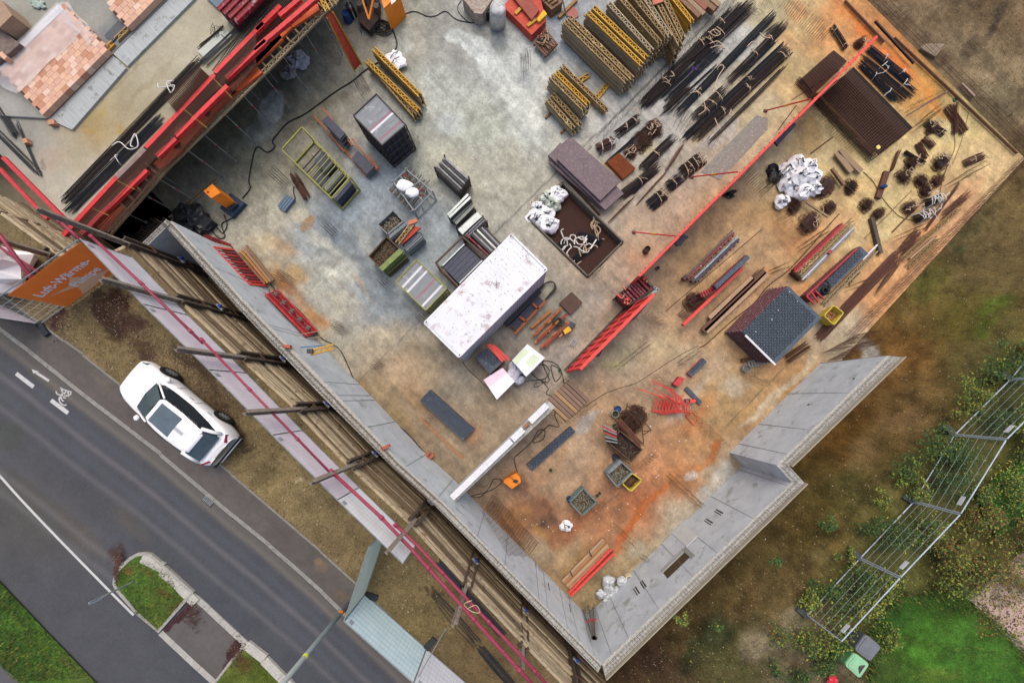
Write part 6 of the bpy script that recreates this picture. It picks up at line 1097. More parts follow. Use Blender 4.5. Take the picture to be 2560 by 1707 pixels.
cable([(32,1880,160),(32,1950,250),(32,2030,320),(32,2100,390),(32,2160,420)],.015,'thin cable from the container end to the white foam block')
cable([(32,1640,1600),(32,1750,1540),(32,1850,1450),(32,1980,1380),(32,2100,1350),(32,2210,1290),(32,2240,1240),(32,2170,1230),(32,2130,1300),(32,2050,1390),(32,1970,1390)],.018,'black cable crossing the wall end by the small orange box')
cable([(33,60,1200),(33,20,1050),(33,60,1000),(33,170,900),(33,240,790),(33,300,790),(33,280,870),(33,190,890),(33,310,760),(33,350,740),(33,430,750),(33,390,650),(33,420,540),(33,380,480),(33,310,450),(33,330,400),(33,260,330)],.02,'black cable curling between the long navy plate and the plank cover')
cable([(33,190,330),(33,290,320),(33,340,250),(33,300,190),(33,220,200),(33,180,260),(33,260,330),(33,340,330),(33,280,160),(33,400,180),(33,450,270),(33,400,340),(33,370,280),(33,360,190),(33,450,250),(33,480,370),(33,560,420)],.022,'knot of black cable beside the white foam boards')
cable([(33,40,380),(33,120,340),(33,200,330),(33,310,320),(33,250,380),(33,200,390),(33,230,350),(33,330,360)],.014,'thin black cable from the white block into the cable knot')
cable([(33,360,565),(33,640,570),(33,720,530),(33,850,450),(33,1000,395),(33,1150,345),(33,1350,215),(33,1550,90),(33,1700,15)],.01,'very thin dark line crossing the floor past the red railings')
cable([(24,870,0),(24,960,90),(24,1020,200),(24,1110,320),(24,1210,410),(24,1330,445)],.014,'thin curved hose beside the rusty heaps');cable([(24,1610,0),(24,1580,120),(24,1565,230),(24,1570,300),(24,1500,380)],.012,'thin dark hose passing the two striped bundles')
cable([(14,1830,1030),(14,1760,1300),(14,1680,1500)],.008,'hair thin wire near the right corner of the slab');cable([(14,1700,1230),(14,1700,1360),(14,1640,1500),(24,1600,60)],.01,'thin dark cord between the small bundles on the right')
cable([(24,650,380),(24,480,570),(24,370,700),(24,180,900),(24,0,1040),(23,2200,1200),(23,2000,1360),(23,1780,1560),(33,1710,30)],.028,'long dark bar bundle bending past the girder packs to the navy pavement stack',m_rb2,name='long_bars')
girder(P(21,1560,430,.02),P(21,1985,65,.02),'pale girder lying on the floor behind the orange cabinet','gr')
m_redb=M('formwork_bright_red','e04a42','c43834',scale=6,rough=.55,spots='a84440',var=.06);m_wornred=M('formwork_worn','8c3038','5e2630',scale=7,rough=.6,spots='9a8f8c',spotscale=8)
sh=thing('wall_shutter','very long narrow red wall formwork standing across the right half of the pit','formwork',W(1600,700,0))
a,b=P(23,1160,950,2.7),P(14,1000,330,2.7);d=(b-a).normalized();s_=Vector((d.y,-d.x,0));N=6
for i in range(N):
 p=a.lerp(b,i/N);q_=a.lerp(b,(i+.995)/N);jo_=s_*random.uniform(-.02,.02);mb=MB();mb.bar(p-Vector((0,0,1.35))+jo_,q_-Vector((0,0,1.35))+jo_,.12,2.7);mb.build('panel',m_redb,sh)
 mb=MB();n=8
 for k in range(n):r_=p.lerp(q_,(k+.5)/n)+jo_+s_*.07-Vector((0,0,.02));mb.box(r_,(.05,.04,.03),R(45));mb.box(r_-s_*.15,(.05,.04,.03),R(45))
 mb.build('clamp_row',m_wornred,sh)
for i,(rc,x0,y0,x1,y1,z1,lb)in enumerate([(23,1110,548,1490,585,2.0,'lower'),(23,1640,45,2060,0,2.2,'middle'),(14,-20,1010,385,905,2.4,'upper')]):
 r=thing('push_pull_prop',lb+' slim red diagonal brace between the floor and the long red shutter','brace',P(rc,x0,y0,0));mb=MB();A,B=P(rc,x0,y0,.05),P(rc,x1,y1,z1);mb.tube([A,B],.035,8);tb_=mb.build('tube',m_rail,r)
 mb=MB();mb.tube([A.lerp(B,.45),A.lerp(B,.55)],.055,8);mb.build('turnbuckle',m_gye,tb_);mb=MB();mb.box(A-Vector((0,0,.02)),(.2,.14,.04));mb.build('foot_plate',m_fr,r)
for i,(q_,lb)in enumerate([([(1500,625),(1560,560),(1600,590),(1545,665),(1510,670),(1485,650)],'small navy platform on the shutter, lower one'),([(0,0)],'')][:1]):mb=MB();mb.prism(Q(23,q_,1.2),1.08);solo('work_platform',lb,'platform',mb,m_navy)
mb=MB();mb.prism(Q(14,[(60,1290),(170,1160),(240,1120),(260,1140),(150,1260),(90,1330)],1.3),1.2);solo('work_platform','navy platform on the long red shutter, upper one near the mesh stack','platform',mb,m_navy)
for rc,x0,y0,x1,y1 in[(14,215,915,650,640),(14,380,900,690,700),(14,90,1190,260,960)]:mb=MB();mb.tube([P(rc,x0,y0,.05),P(rc,x1,y1,2.2)],.02,6);solo('thin_brace','thin dark brace reaching the upper end of the long red shutter','brace',mb,m_bar,'thin braces of the long red shutter')
ls=thing('wall_shutter','broad red formwork panel leaning at the lower end of the long shutter','formwork',P(33,500,250,0));A,B,C_,D_=P(33,490,248,.02),P(33,615,222,2.4),P(23,1288,1108,2.4),P(23,1060,1225,.02);th=Vector((0,0,-.02))+s_*.1
mb=MB();mb.add([A,B,C_,D_,A+th,B+th,C_+th,D_+th],[(0,1,2,3),(7,6,5,4),(0,4,5,1),(1,5,6,2),(2,6,7,3),(3,7,4,0)]);mb.build('face',m_redb,ls)
mb=MB();mb.bar(B+s_*.05,C_+s_*.05,.16,.08);mb.build('top_rail',m_redb,ls)
mb=MB()
for i in range(9):t=(i+.5)/9;mb.bar(A.lerp(D_,t)-s_*.04,B.lerp(C_,t)-s_*.04,.05,.05)
mb.bar(A.lerp(B,.5)-s_*.05,D_.lerp(C_,.5)-s_*.05,.06,.06);mb.build('ribs',m_rail,ls)
mb=MB();mb.bar(A+Vector((0,0,.04))-s_*.1,D_+Vector((0,0,.04))-s_*.1,.08,.08);mb.build('base_rail',m_fr,ls)
for q_,lb in[([(1215,1180),(1250,1190),(1120,1340),(1030,1390),(1090,1330)],'long navy console behind the leaning red panel'),]:mb=MB();mb.prism(Q(23,q_,1.4),1.3);solo('work_platform',lb,'platform',mb,m_navy)
mb=MB();mb.prism(Q(33,[(800,35),(830,50),(800,110),(765,120),(750,85)],1.3),1.2);solo('work_platform','small dark console at the foot end of the leaning red panel','platform',mb,m_navy)
r=thing('clamp_basket','red cage full of dark red panels and clamps beside the leaning red shutter','cage',P(23,1150,1090,0));q4=Q(23,[(1190,945),(1300,1060),(1070,1210),(975,1110)],1.3)
for i in range(9):t=(i+.2)/9;mb=MB();zz=Vector((0,0,random.uniform(-.12,.02)));mb.prism([q4[0].lerp(q4[3],t).lerp(q4[1].lerp(q4[2],t),s)+zz for s in(0,.92)][::1]+[q4[0].lerp(q4[3],t+.07).lerp(q4[1].lerp(q4[2],t+.07),s)+zz for s in(.92,0)],.1);mb.build('stored_panel',m_wornred,r)
for i in range(4):mb=MB();a,b=q4[i],q4[(i+1)%4];mb.bar(a,b,.06,.06);mb.bar(low(a,0),a+Vector((0,0,.1)),.07,.07);mb.bar(low(a,.4),low(b,.4),.05,.05);mb.build('cage_side',m_fr,r)
for i in range(16):t=random.random();e=random.choice((0,2,3));p=q4[e].lerp(q4[(e+1)%4],t);mb=MB();mb.box(p+Vector((random.uniform(-.08,.08),random.uniform(-.08,.08),.05)),(random.uniform(.12,.3),.1,.08),random.choice((R(45),R(-45))));mb.build('clamp',[m_redb,MATS['salmon'],m_greybar][i%3],r)
mb=MB();mb.bar(P(23,1290,1050,1.35),P(23,1330,1075,1.35),.12,.1);mb.bar(P(23,1330,1075,1.35),P(23,1270,1110,1.35),.1,.1);mb.build('steel_corner',m_steel,r)
def bucket(rc,x,y,r_,h,label,mat,fillm=None,name='bucket',cat='bucket'):
 r=thing(name,label,cat,P(rc,x,y,0));mb=MB();mb.ring(P(rc,x,y,0),r_,.02,h,20);mb.build('wall',mat,r);mb=MB();mb.cyl(P(rc,x,y,0),r_*.92,h*.7,18);mb.build('contents',fillm or m_dark,r)
bucket(23,1215,725,.17,.4,'black bucket between the recess and the long red shutter',m_fr);bucket(23,1325,880,.1,.12,'small round drain cap right of the long red shutter',m_greybar,name='drain_cover',cat='cap');bucket(23,1590,600,.07,.1,'small dark round cap beside the navy platform',m_greybar,name='drain_cover',cat='cap')
bucket(33,955,590,.17,.35,'blue bucket above the rusty scrap',MATS['bucket_blue'],MATS['bucket_blue']);bucket(33,930,635,.2,.35,'pale green bucket beside the blue one above the rusty scrap',M('bucket_green','9ab09a','7f967f'),m_dark);bucket(33,940,1030,.19,.3,'dark navy tub touching the grey coupler box',m_navy,m_navy);bucket(33,520,1405,.16,.4,'blue bucket at the corner of the lower left coupler box',MATS['bucket_blue'],MATS['bucket_blue'])
for i,(rc,x,y,lb)in enumerate([(33,352,1148,'right of the orange generator'),(33,930,740,'inside the rusty scrap heap'),(33,775,1378,'beside the lower left coupler box'),(33,435,240,'in the knot of black cable'),(14,1700,915,'at the right rim of the slab')]):bucket(rc,x,y,.11,.08,'small green plastic ring '+lb,M('ring_green','5c8a68','47705a'),name='plastic_ring',cat='cap')
bucket(33,798,1358,.08,.06,'small brown cap next to the green ring by the lower left box',m_rust,name='plastic_ring',cat='cap')
mb=MB();mb.blob(P(23,1985,205,.1),(.28,.17,.12),.4,8,seed=5);mb.blob(P(23,2025,175,.08),(.16,.08,.06),.4,6,seed=6);solo('black_bag','small crumpled black bag right of the long red shutter','bag',mb,MATS['plastic_black'])
for i,(x0,y0,x1,y1,m,m2,lb)in enumerate([(1585,950,2010,535,m_greybar,m_wornred,'worn grey steel waler, left of the pair on the rusty floor'),(1660,975,2055,590,M('waler_blue','93aabd','71869a',spots='c3c8cc'),m_navy,'light blue steel waler, right of the pair on the rusty floor')]):
 r=thing('steel_waler',lb,'steel beam',P(23,x0,y0,0));mb=MB();A,B=P(23,x0,y0,.35),P(23,x1,y1,.35);mb.bar(A,B,.08,.1);mb.build('flange',m,r);mb=MB();mb.bar(A+VV*.16-Vector((0,0,.12)),B+VV*.16-Vector((0,0,.12)),.12,.2);mb.build('web',m2,r);mb=MB()
 for k in range(11):p=A.lerp(B,(k+.5)/11)+VV*.2-Vector((0,0,.05));mb.bar(p,p+VV*.09,.05,.12)
 mb.build('lugs',m_wornred,r);mb=MB();mb.bar(A-UU*.25,A,.2,.25);mb.build('end_piece',m_fr,r)
r=thing('panel_stack','narrow tall stack of navy topped formwork panels with dark red ends','panel stack',P(23,1900,980,0))
for k in range(6):mb=MB();z=1.25-k*.2;mb.prism([p-UU*.0-Vector((0,0,0))for p in Q(23,[(2145-k*4,755),(2170-k*2,785),(1870-k*3,1065),(1845-k*6,1035)],z)],z-.12);mb.build('panel',M('mesh_navy','4c5868','3a4452',scale=8,spots='8b98a4',spotscale=12)if k==0 else m_wornred,r)
mb=MB();mb.prism(Q(23,[(1850,1045),(1870,1068),(1735,1145),(1710,1105),(1830,1040)],.7),.1);mb.build('red_end',m_wornred,r)
for k in range(6):mb=MB();a=P(23,1730+k*22,1095-k*11,.74);mb.bar(a,a+(P(23,1755+k*22,1140-k*13,.74)-a),.05,.05);mb.build('red_rib',m_rail,r)
mb=MB();mb.bar(P(23,1555,1395,.6),P(23,2095,880,.6),.15,.25);solo('red_rail_beam','long bright red beam lying beside the narrow panel stack','steel beam',mb,m_redb)
wireheap(P(23,1650,1190,0),.5,.4,120,m_rb2,'dark stirrup heap in a crate shape against the long red beam',.5,.2,0,seed=21,ang=30)
mb=MB()
for k in range(5):mb.bar(P(23,1510+k*14,1300+k*9,.05+.03*k),P(23,1560+k*18,1260+k*14,.05+.03*k),.04,.04)
solo('steel_angles','rusty angle pieces under the stirrup heap by the long red beam','steel angles',mb,m_rust)
planks(23,[(1800,1335,2190,965,'pale brown plank, short one left of the long pair'),(1765,1455,2330,925,'long pale brown plank left of the navy pavement stack'),(1735,1450,2300,905,'dark plank edge beside the long pale plank')],.2,.3,.12,'#',[m_pu[1],m_pu[1],m_pu[2]])
planks(23,[(1850,1250,2250,890,'thin dark batten between the two pale planks'),(1830,1270,2300,870,'second thin dark batten between the pale planks')],.1,.05,.08,'#',m_pu[2],'batten','timber_batten')
for rc,x0,y0,x1,y1,r_,lb in[(23,1400,1270,2280,520,.016,'long straight rod crossing behind the narrow panel stack'),(24,880,605,1310,170,.014,'long thin rod over the pale floor right of the girder pack'),(24,1130,550,1390,290,.04,'straight dark rod below the two striped bundles'),(24,0,0,60,20,.01,'short rod end')][:3]:mb=MB();mb.tube([P(rc,x0,y0,.04),P(rc,x1,y1,.04)],r_,5);solo('steel_rod',lb,'rod',mb,m_rb2)
m_pav=M('panel_pattern','4a5663','3b4753',scale=3,rough=.55,spots='5f6d7a',spotscale=14)
def herring(parent,O,eu,ev,nu,nv,cell,z,mat,lw=.02,name='basket_pattern'):
 mb=MB();
 for i in range(nu):
  for j in range(nv):
   c=O+eu*((i+.5)*cell)+ev*((j+.5)*cell);c.z=z;e,f=(eu,ev)if(i+j)%2 else(ev,eu)
   w,h=cell*.46,cell*.3
   for s in(-1,1):mb.bar(c+f*h*s*.9-e*w,c+f*h*s*.9+e*w,lw*1.6,.006)
   for s in(-1,1):mb.bar(c+e*w*s-f*h*.8,c+e*w*s+f*h*.8,lw*1.6,.006)
 return mb.build(name,mat,parent)
m_padline=M('pattern_dark','1c232c','161b22');m_pinkedge=M('panel_edge','6b3c42','4f2c32',scale=6,spots='9b9290')
r=thing('panel_stack','largest stack of formwork panels with a navy basket weave top','panel stack',P(24,0,1300,0));top=[P(24,180,1040,1.5),P(24,490,1330,1.5),P(23,2334+290,1270+0,1.5)]
tq=[W(*px(24,180,1040),1.5),W(*px(24,488,1328),1.5),W(1938,910,1.5),W(1857,806+0,1.5)]
tq=[W(1971,715,1.2),W(2054,795,1.2),W(1939,909,1.2),W(1856,829,1.2)]
mb=MB();mb.prism(tq,1.12);mb.build('top_panel',m_pav,r);e1=(tq[0]-tq[3]);e2=(tq[2]-tq[3]);herring(r,tq[3],e1 .normalized(),e2 .normalized(),int(e1 .length/.21),int(e2 .length/.21),.2,1.203,m_padline)
for k in range(6):z=1.1-k*.18;o=-VV*.05*(k+1);mb=MB();mb.prism([Vector((p.x,p.y,z))-VV*.06*(k+1)-UU*.03*k for p in tq],z-.06);mb.build('panel_edge',m_pinkedge,r);mb=MB();mb.prism([Vector((p.x,p.y,z-.06))-VV*.06*(k+1)-UU*.03*k+(Vector((0,0,0))-(p-tq[3]).normalized()*.03 if k else Vector())for p in tq],z-.13);mb.build('panel_core',M('panel_grey','5e5856','464240',scale=8),r)
mb=MB();mb.bar(W(1863,838,1.22),W(1938,912,1.22),.1,.06);mb.build('white_edge',m_slw,r)
for i in range(14):mb=MB();s,t=random.random(),random.random();p=tq[3]+e1*s+e2*t;p.z=1.21;mb.box(p,(.05,.035,.02),random.uniform(0,3));mb.build('white_crumb',m_strapw,r)if i<5 else None
bundle(P(34,150,150,.05),P(34,370,0,.05),.5,26,m_rust,'rebar bundle: short rusty boards and bars right of the largest panel stack',height=.2,stag=.2)
r=thing('ladder','short grey ladder end lying under the largest panel stack','ladder',P(33,2200,200,0));mb=MB();a,b=P(33,2150,190,.1),P(33,2330,145,.1);s2=Vector((-(b-a).y,(b-a).x,0)).normalized()*.17;mb.tube([a+s2,b+s2],.025,6);mb.tube([a-s2,b-s2],.025,6);mb.build('rails',m_steel,r);mb=MB();[mb.bar(a.lerp(b,(i+.5)/7)+s2,a.lerp(b,(i+.5)/7)-s2,.07,.02)for i in range(7)];mb.build('rungs',m_steel,r)
bucket(33,2110,225,.2,.35,'pale grey pipe end standing beside the ladder',m_steel,m_greybar,name='pipe_end',cat='pipe')
mb=MB();mb.bar(P(33,2090,150,.1),P(33,2240,120,.1),.2,.12);solo('timber','dark rusty timber above the ladder end','timber',mb,m_rust)
pk=[(24,215,905,650,480,'r'),(24,250,900,690,470,'r')]
mb=MB();mb.bar(P(24,225,900,.5),P(24,660,480,.5),.1,.3);solo('red_beam','dark red steel beam at the left of the girder pack','steel beam',mb,M('beam_dred','8f2c3a','6d222e'));mb=MB();mb.bar(P(24,245,915,.7),P(24,690,485,.7),.06,.1);solo('red_beam','thin bright red rail on the girder pack','steel beam',mb,m_rail)
girder(P(24,275,925,.62),P(24,765,440,.62),'lattice girder on top of the girder pack by the right rim');girder(P(24,280,950,.3),P(24,775,465,.3),'lower lattice girder of the pack by the right rim','gr')
for i,(x0,y0,x1,y1,m,w)in enumerate([(300,960,770,495,'alu',.07),(310,985,775,510,'slat_white',.05),(340,975,780,530,'slat_grey',.05)]):mb=MB();mb.tube([P(24,x0,y0,.3-.05*i),P(24,x1,y1,.3-.05*i)],w,8);solo('steel_tube',['silver','whitish','grey'][i]+' tube lying along the right side of the girder pack','tube',mb,MATS[m])
mb=MB();mb.tube([P(24,550,745,.36),P(24,575,718,.36)],.08,8);solo('red_sleeve','small red sleeve on the tubes of the girder pack','sleeve',mb,m_rail)
mb=MB();mb.bar(P(24,205,915,.15),P(24,290,985,.15),.12,.2);solo('bearer','dark bearer under the lower end of the girder pack','timber',mb,m_rust)
r=thing('panel_stack','long slim panel pack with navy basket weave top and a black coil on it','panel stack',P(24,650,900,0));tq=Q(24,[(850,680),(915,745),(490,1150),(440,1095)],.8);mb=MB();mb.prism(tq,.7);mb.build('top_panel',m_pav,r);e1=tq[0]-tq[3];e2=tq[2]-tq[3];herring(r,tq[3],e1 .normalized(),e2 .normalized(),int(e1 .length/.21),max(2,int(e2 .length/.2)),.2,.803,m_padline)
mb=MB();mb.prism([p-VV*.12 for p in Q(24,[(850,690),(900,745),(420,1190),(360,1130)],.6)],.1);mb.build('lower_panels',m_pinkedge,r);mb=MB();mb.bar(P(24,350,1130,.75),P(24,810,700,.75),.05,.1);mb.build('red_rail',m_rail,r)
for a_,b_ in(((350,1135),(420,1205)),((395,1100),(460,1190)),((430,1085),(510,1160))):mb=MB();mb.bar(P(24,*a_,.82),P(24,*b_,.82),.06,.08);mb.build('red_bracket',m_rail,r)
mb=MB();[mb.tube([P(24,525,1080,.86+.04*k)+Vector((math.cos(t*.45)*(.22-.02*k),math.sin(t*.45)*(.22-.02*k),0))for t in range(15)],.03,6)for k in range(5)];mb.tube(spline([P(24,560,1060,1.0),P(24,550,1010,1.0),P(24,520,985,1.0)]),.05,6);solo('hose_coil','black hose coil on the slim navy panel pack','hose',mb,m_cab)
girder(P(24,500,1210,.1),P(24,985,710,.1),'grey girder along the right side of the slim navy panel pack','gr');mb=MB();mb.bar(P(24,860,800,.3),P(24,995,665,.3),.08,.06);solo('white_batten','white batten at the upper end of the slim navy panel pack','batten',mb,m_slw)
girder(P(24,725,1020,.05),P(24,825,905,.05),'short brown girder piece right of the slim navy panel pack');girder(P(24,1210,800,.1),P(24,1740,330,.1),'long brown girder lying along the right rim of the slab');girder(P(24,1265,870,.05),P(24,1540,600,.05),'short girder below the long one at the right rim of the slab')
planks(24,[(1240,800,1590,490,'left'),(1290,790,1510,600,'right')],.05,.08,.1,'# pale batten between the two girders at the right rim',m_pu[1],'batten','timber_batten')
bundle(P(24,440,1530,.03),P(24,1190,740,.03),.55,46,m_rb2,'rebar bundle: very long dark brown one running down the right rim past the yellow tub',height=.16,r=.016,stag=.5,spread=.02);bundle(P(24,1180,760,.03),P(24,1380,540,.03),.5,36,m_rb2,'rebar bundle: spreading upper end of the very long brown one',height=.16,stag=.4,spread=.12)
bundle(P(24,950,1130,.03),P(24,1210,800,.03),.2,8,m_rust,'rebar bundle: few rusty bars fanning out below the rim girders',height=.05,stag=.4,spread=.08);bundle(P(24,1400,570,.03),P(24,1740,100,.03),.16,12,m_rb2,'rebar bundle: dark bars beside the striped bundles',height=.08,stag=.6)
bundle(P(24,1560,420,.03),P(24,1850,180,.03),.35,28,m_rb2,'rebar bundle: frayed brown one above the long rim girder',height=.12,stag=.9,spread=.1)
def tub(quad,z,label,rim,seed=1,fm=None,n=40,size=.12):
 A,B,Cc,D=quad;c=(A+Cc)/2;r=thing('plastic_tub',label,'tub',low(c,0));mb=MB()
 inn=[p+(c-p)*.12 for p in quad];
 for i in range(4):a,b=quad[i],quad[(i+1)%4];lo=low(a+(c-a)*.15,.02),low(b+(c-b)*.15,.02);mb.add([a,b,lo[1],lo[0],a+(c-a)*.07,b+(c-b)*.07,lo[1]+(c-lo[1])*.07,lo[0]+(c-lo[0])*.07],[(0,1,2,3),(7,6,5,4),(0,4,5,1),(2,6,7,3)])
 mb.build('tub_wall',rim,r);mb=MB();P_=[a.lerp(b,t)for a,b in((quad[i],quad[(i+1)%4])for i in range(4))for t in(.1,.5,.9)];mb.tube(P_+[P_[0]],.035,6);mb.build('rim',rim,r,smooth=True)
 mb=MB();mb.prism([low(p+(c-p)*.2,z*.45)for p in quad],.03);mb.build('content_base',(fm or m_fit)[0],r);mb=MB();rr=random.Random(seed)
 for i in range(n):s,t=rr.uniform(.2,.8),rr.uniform(.2,.8);p=low(A.lerp(B,s).lerp(D.lerp(Cc,s),t),z*.5+rr.uniform(0,.1));a=rr.uniform(0,6.28);e=Vector((math.cos(a),math.sin(a),rr.uniform(-.2,.2)))*size*rr.uniform(.6,1.3);mb.tube([p-e,p+e],size*.2,5,m=rr.choice((0,1,2)))
 mb.build('loose_parts',fm or m_fit,r,kind='stuff')
m_yel=M('tub_yellow','d0bc4a','b3a03c',scale=5,rough=.5,spots='8f8550')
tub(Q(24,[(600,1215),(690,1285),(600,1395),(510,1310)],.7),.7,'yellow plastic tub with orange timber pieces by the right rim',m_yel,3,[M('wood_orange','c08a4c','a06a38'),M('wood_red','b0603c','904a30'),m_pl[1]],22)
tub(Q(33,[(1095,1175),(1185,1240),(1085,1345),(1005,1270)],.6),.6,'yellow rimmed tub of rusty rods beside the grey coupler box',m_yel,5,[m_rust,m_rb2,m_fit[2]],40,.16)
gbox(Q(33,[(985,1060),(1095,1165),(960,1300),(862,1180)],.75),.75,'grey coupler box with a folded grey side, next to the yellow rimmed tub',m_gw,280,seed=7);gbox(Q(33,[(650,1315),(770,1440),(640,1560),(530,1440)],.8),.8,'lower left grey green coupler box with a blue bucket at its corner',M('box_gg','6f7f7c','55625f',spots='44504c'),280,seed=8)
mb=MB();mb.prism(Q(33,[(985,1055),(1005,1080),(885,1185),(862,1165)],.85),.75);solo('folded_side','folded grey side lying on the coupler box beside the yellow rimmed tub','box lid',mb,m_gw)
r=gbox(Q(33,[(960,760),(1180,965),(1090,1075),(900,930)],.9)if False else[P(33,985,790,.9),P(33,1185,960,.9),P(33,1085,1070,.9),P(33,890,905,.9)],.9,'rusty brown skip of small iron parts and red white props',M('skip_rust','5a4030','3f2c22',scale=6,spots='7a5238'),260,seed=12,fm=[m_rust,m_bar,m_fit[0]],size=.08)
for i in range(9):t=i/8;mb=MB();a=P(33,820+t*30,730+t*150,1.0);b=P(33,950+t*10,800+t*100,.95);mb.tube([a,b],.035,6);q_=solo('steel_prop',['first','second','third','fourth','fifth','sixth','seventh','eighth','ninth'][i]+' from the top of the props sticking out of the rusty skip','prop',mb,[m_steel,m_rail,m_steel,m_bar,m_rail,m_greybar,m_steel,m_bar,m_steel][i],'props on the rusty skip')
wireheap(P(33,1080,700,0),.9,.6,170,m_rust,'large heap of rusty spacer cages beside the rusty skip',.6,.2,0,seed=31,r=.013,name='spacer_heap');bundle(P(33,960,690,.8),P(33,1190,950,.8),.35,22,M('rust_pink','7a5040','5a3a30'),'rebar bundle: straight rusty rods on the rim of the rusty skip',height=.12,stag=.3)
for i,(x0,y0,x1,y1)in enumerate([(1050,540,1040,640),(1050,560,1130,640),(1070,620,1180,760),(1180,690,1200,910),(1170,790,1270,790),(1200,700,1265,780),(1190,830,1270,780),(900,960,1070,1090)]):mb=MB();mb.bar(P(33,x0,y0,.6),P(33,x1,y1,.5),.04,.04);solo('rusty_bar','rusty bar poking out of the scrap heap','bar',mb,m_rust,'bars poking out of the scrap heap')
for i in range(9):
 x,y=1275+i*30,590-i*2;r=thing('bent_railing','red bent guard frame lying in the fanned heap','guard frame',P(33,x,y,0),0,'red guard frames in a heap');z=.1+.05*i;a=1390+i*16;mb=MB()
 mb.tube([P(33,x+3,y+20,z),P(33,x+40,y-110,z),P(33,x+100,y-30,z),P(33,x+108,y+50,z),P(33,x+3,y+20,z)],.028,6);mb.build('loop',m_redb,r);mb=MB();mb.tube([P(33,x+20,y-60,z),P(33,x+98,y,z)],.016,5);mb.build('cross_rod',m_redb,r)
for i,(x0,y0,x1,y1)in enumerate([(1155,405,1380,495),(1275,325,1450,410),(1270,345,1480,430),(1290,400,1500,540),(1380,370,1560,520),(1300,410,1560,560),(1180,420,1400,490),(1450,400,1600,560),(1420,420,1590,570)]):mb=MB();mb.tube([P(33,x0,y0,.3+.05*i),P(33,x1,y1,.3+.05*i),P(33,x1+20,y1+90,.3)],.022,6);solo('bent_railing','long red guard post in the fanned heap','guard post',mb,m_redb,'red guard posts in a heap')
mb=MB();mb.tube([P(33,1580,650,.05),P(33,1650,620,.05),P(33,1690,680,.05),P(33,1665,745,.05),P(33,1580,650,.05)],.022,6);solo('bent_railing','single red guard frame lying apart below the heap','guard frame',mb,m_redb)
def slab3(rc,pts,z,h,label,mat,edge=None,name='formwork_panel',cat='formwork panel',patt=True):
 q_=Q(rc,pts,z);r=thing(name,label,cat,low((q_[0]+q_[2])/2,z-h));mb=MB();mb.prism(q_,z-.03);mb.build('face',mat,r);mb=MB();mb.prism([p*1-Vector((0,0,.03))-UU*.02-VV*.0 for p in q_],z-h);mb.build('frame',edge or m_wornred,r)
 if patt:e1=q_[1]-q_[0];e2=q_[3]-q_[0];herring(r,q_[0],e1 .normalized(),e2 .normalized(),max(1,int(e1 .length/.2)),max(1,int(e2 .length/.2)),.2,z+.002,M('pattern_soft','283040','202634'))
 return r
m_nv=M('ply_navy','46505c','343c47',scale=5,rough=.6,spots='66717c',spotscale=7)
slab3(32,[(1590,412),(1493,515),(1890,880),(1992,772)],.35,.35,'long navy plate lying on the brown floor left of the partition wall',m_nv,M('plate_edge','7c5a48','5a4238'));slab3(33,[(530,745),(580,800),(185,1155),(132,1095)],.15,.15,'long slim navy plate right of the partition wall',m_nv)
slab3(33,[(1735,125),(1778,160),(1640,300),(1600,262)],.2,.2,'small navy red edged panel near the red guard frames',m_nv,m_rail);slab3(33,[(1600,385),(1735,530),(1710,555),(1573,415)],.1,.1,'small slim navy panel next to the red guard frames',m_nv,patt=False);slab3(33,[(1530,292),(1580,315),(1510,390),(1470,360)],.3,.3,'short worn red panel between the two small navy panels',m_rail,patt=False)
mb=MB();mb.prism(Q(33,[(1625,500),(1675,505),(1680,525),(1625,540)],.3),.0);solo('pink_block','small pink red block on the slim navy panel','block',mb,m_redb);mb=MB();mb.prism(Q(33,[(1580,500),(1620,495),(1620,535),(1590,540)],.2),.0);solo('grey_block','small grey block beside the pink red block','block',mb,m_greybar)
slab3(32,[(2095,40),(2265,150),(2130,275),(1998,120)],1.1,1.1,'navy topped panel box beside the container with two bright red bars',m_nv,m_wornred)
for i,(x0,y0,x1,y1)in enumerate([(2110,5,2250,160),(2130,0,2270,145),(2165,10,2310,145)]):mb=MB();mb.bar(P(32,x0,y0,1.2),P(32,x1,y1,1.2),.1,.1);solo('red_bar',['left','middle','right'][i]+' bright red bar on the navy panel box beside the container','steel beam',mb,m_redb)
m_foam=M('foam_white','e9e9ee','dcdce4',scale=3,rough=.8,spots='b9b6bb',spotscale=18);m_foamg=M('foam_green','cfdbc0','c0cdb2');m_foamp=M('foam_pink','e3cfdc','d6c0ce')
def foam(rc,pts,z,label,bands=(),z0=0.):
 q_=Q(rc,pts,z);r=thing('foam_block',label,'insulation block',low((q_[0]+q_[2])/2,z0),0,'white foam blocks by the container');mb=MB();mb.prism(q_,z0);mb.build('block',m_foam,r)
 for(s0,s1,t0,t1,m)in bands:f=lambda s,t:q_[0].lerp(q_[1],s).lerp(q_[3].lerp(q_[2],s),t)+Vector((0,0,.004));mb=MB();mb.prism([f(s0,t0),f(s1,t0),f(s1,t1),f(s0,t1)],z-.01);mb.build('printed_band',m,r)
foam(32,[(2075,325),(2248,215),(2360,340),(2195,505)],1.0,'white foam block with a pink band, lower one by the container',[(.0,1,.0,.4,m_foamp)]);foam(33,[(0,150),(140,0),(300,125),(130,295)],1.3,'white foam block with two pale green boards, upper one by the container',[(.0,.8,.02,.3,m_foamg),(.35,.85,.5,.88,m_foamg)])
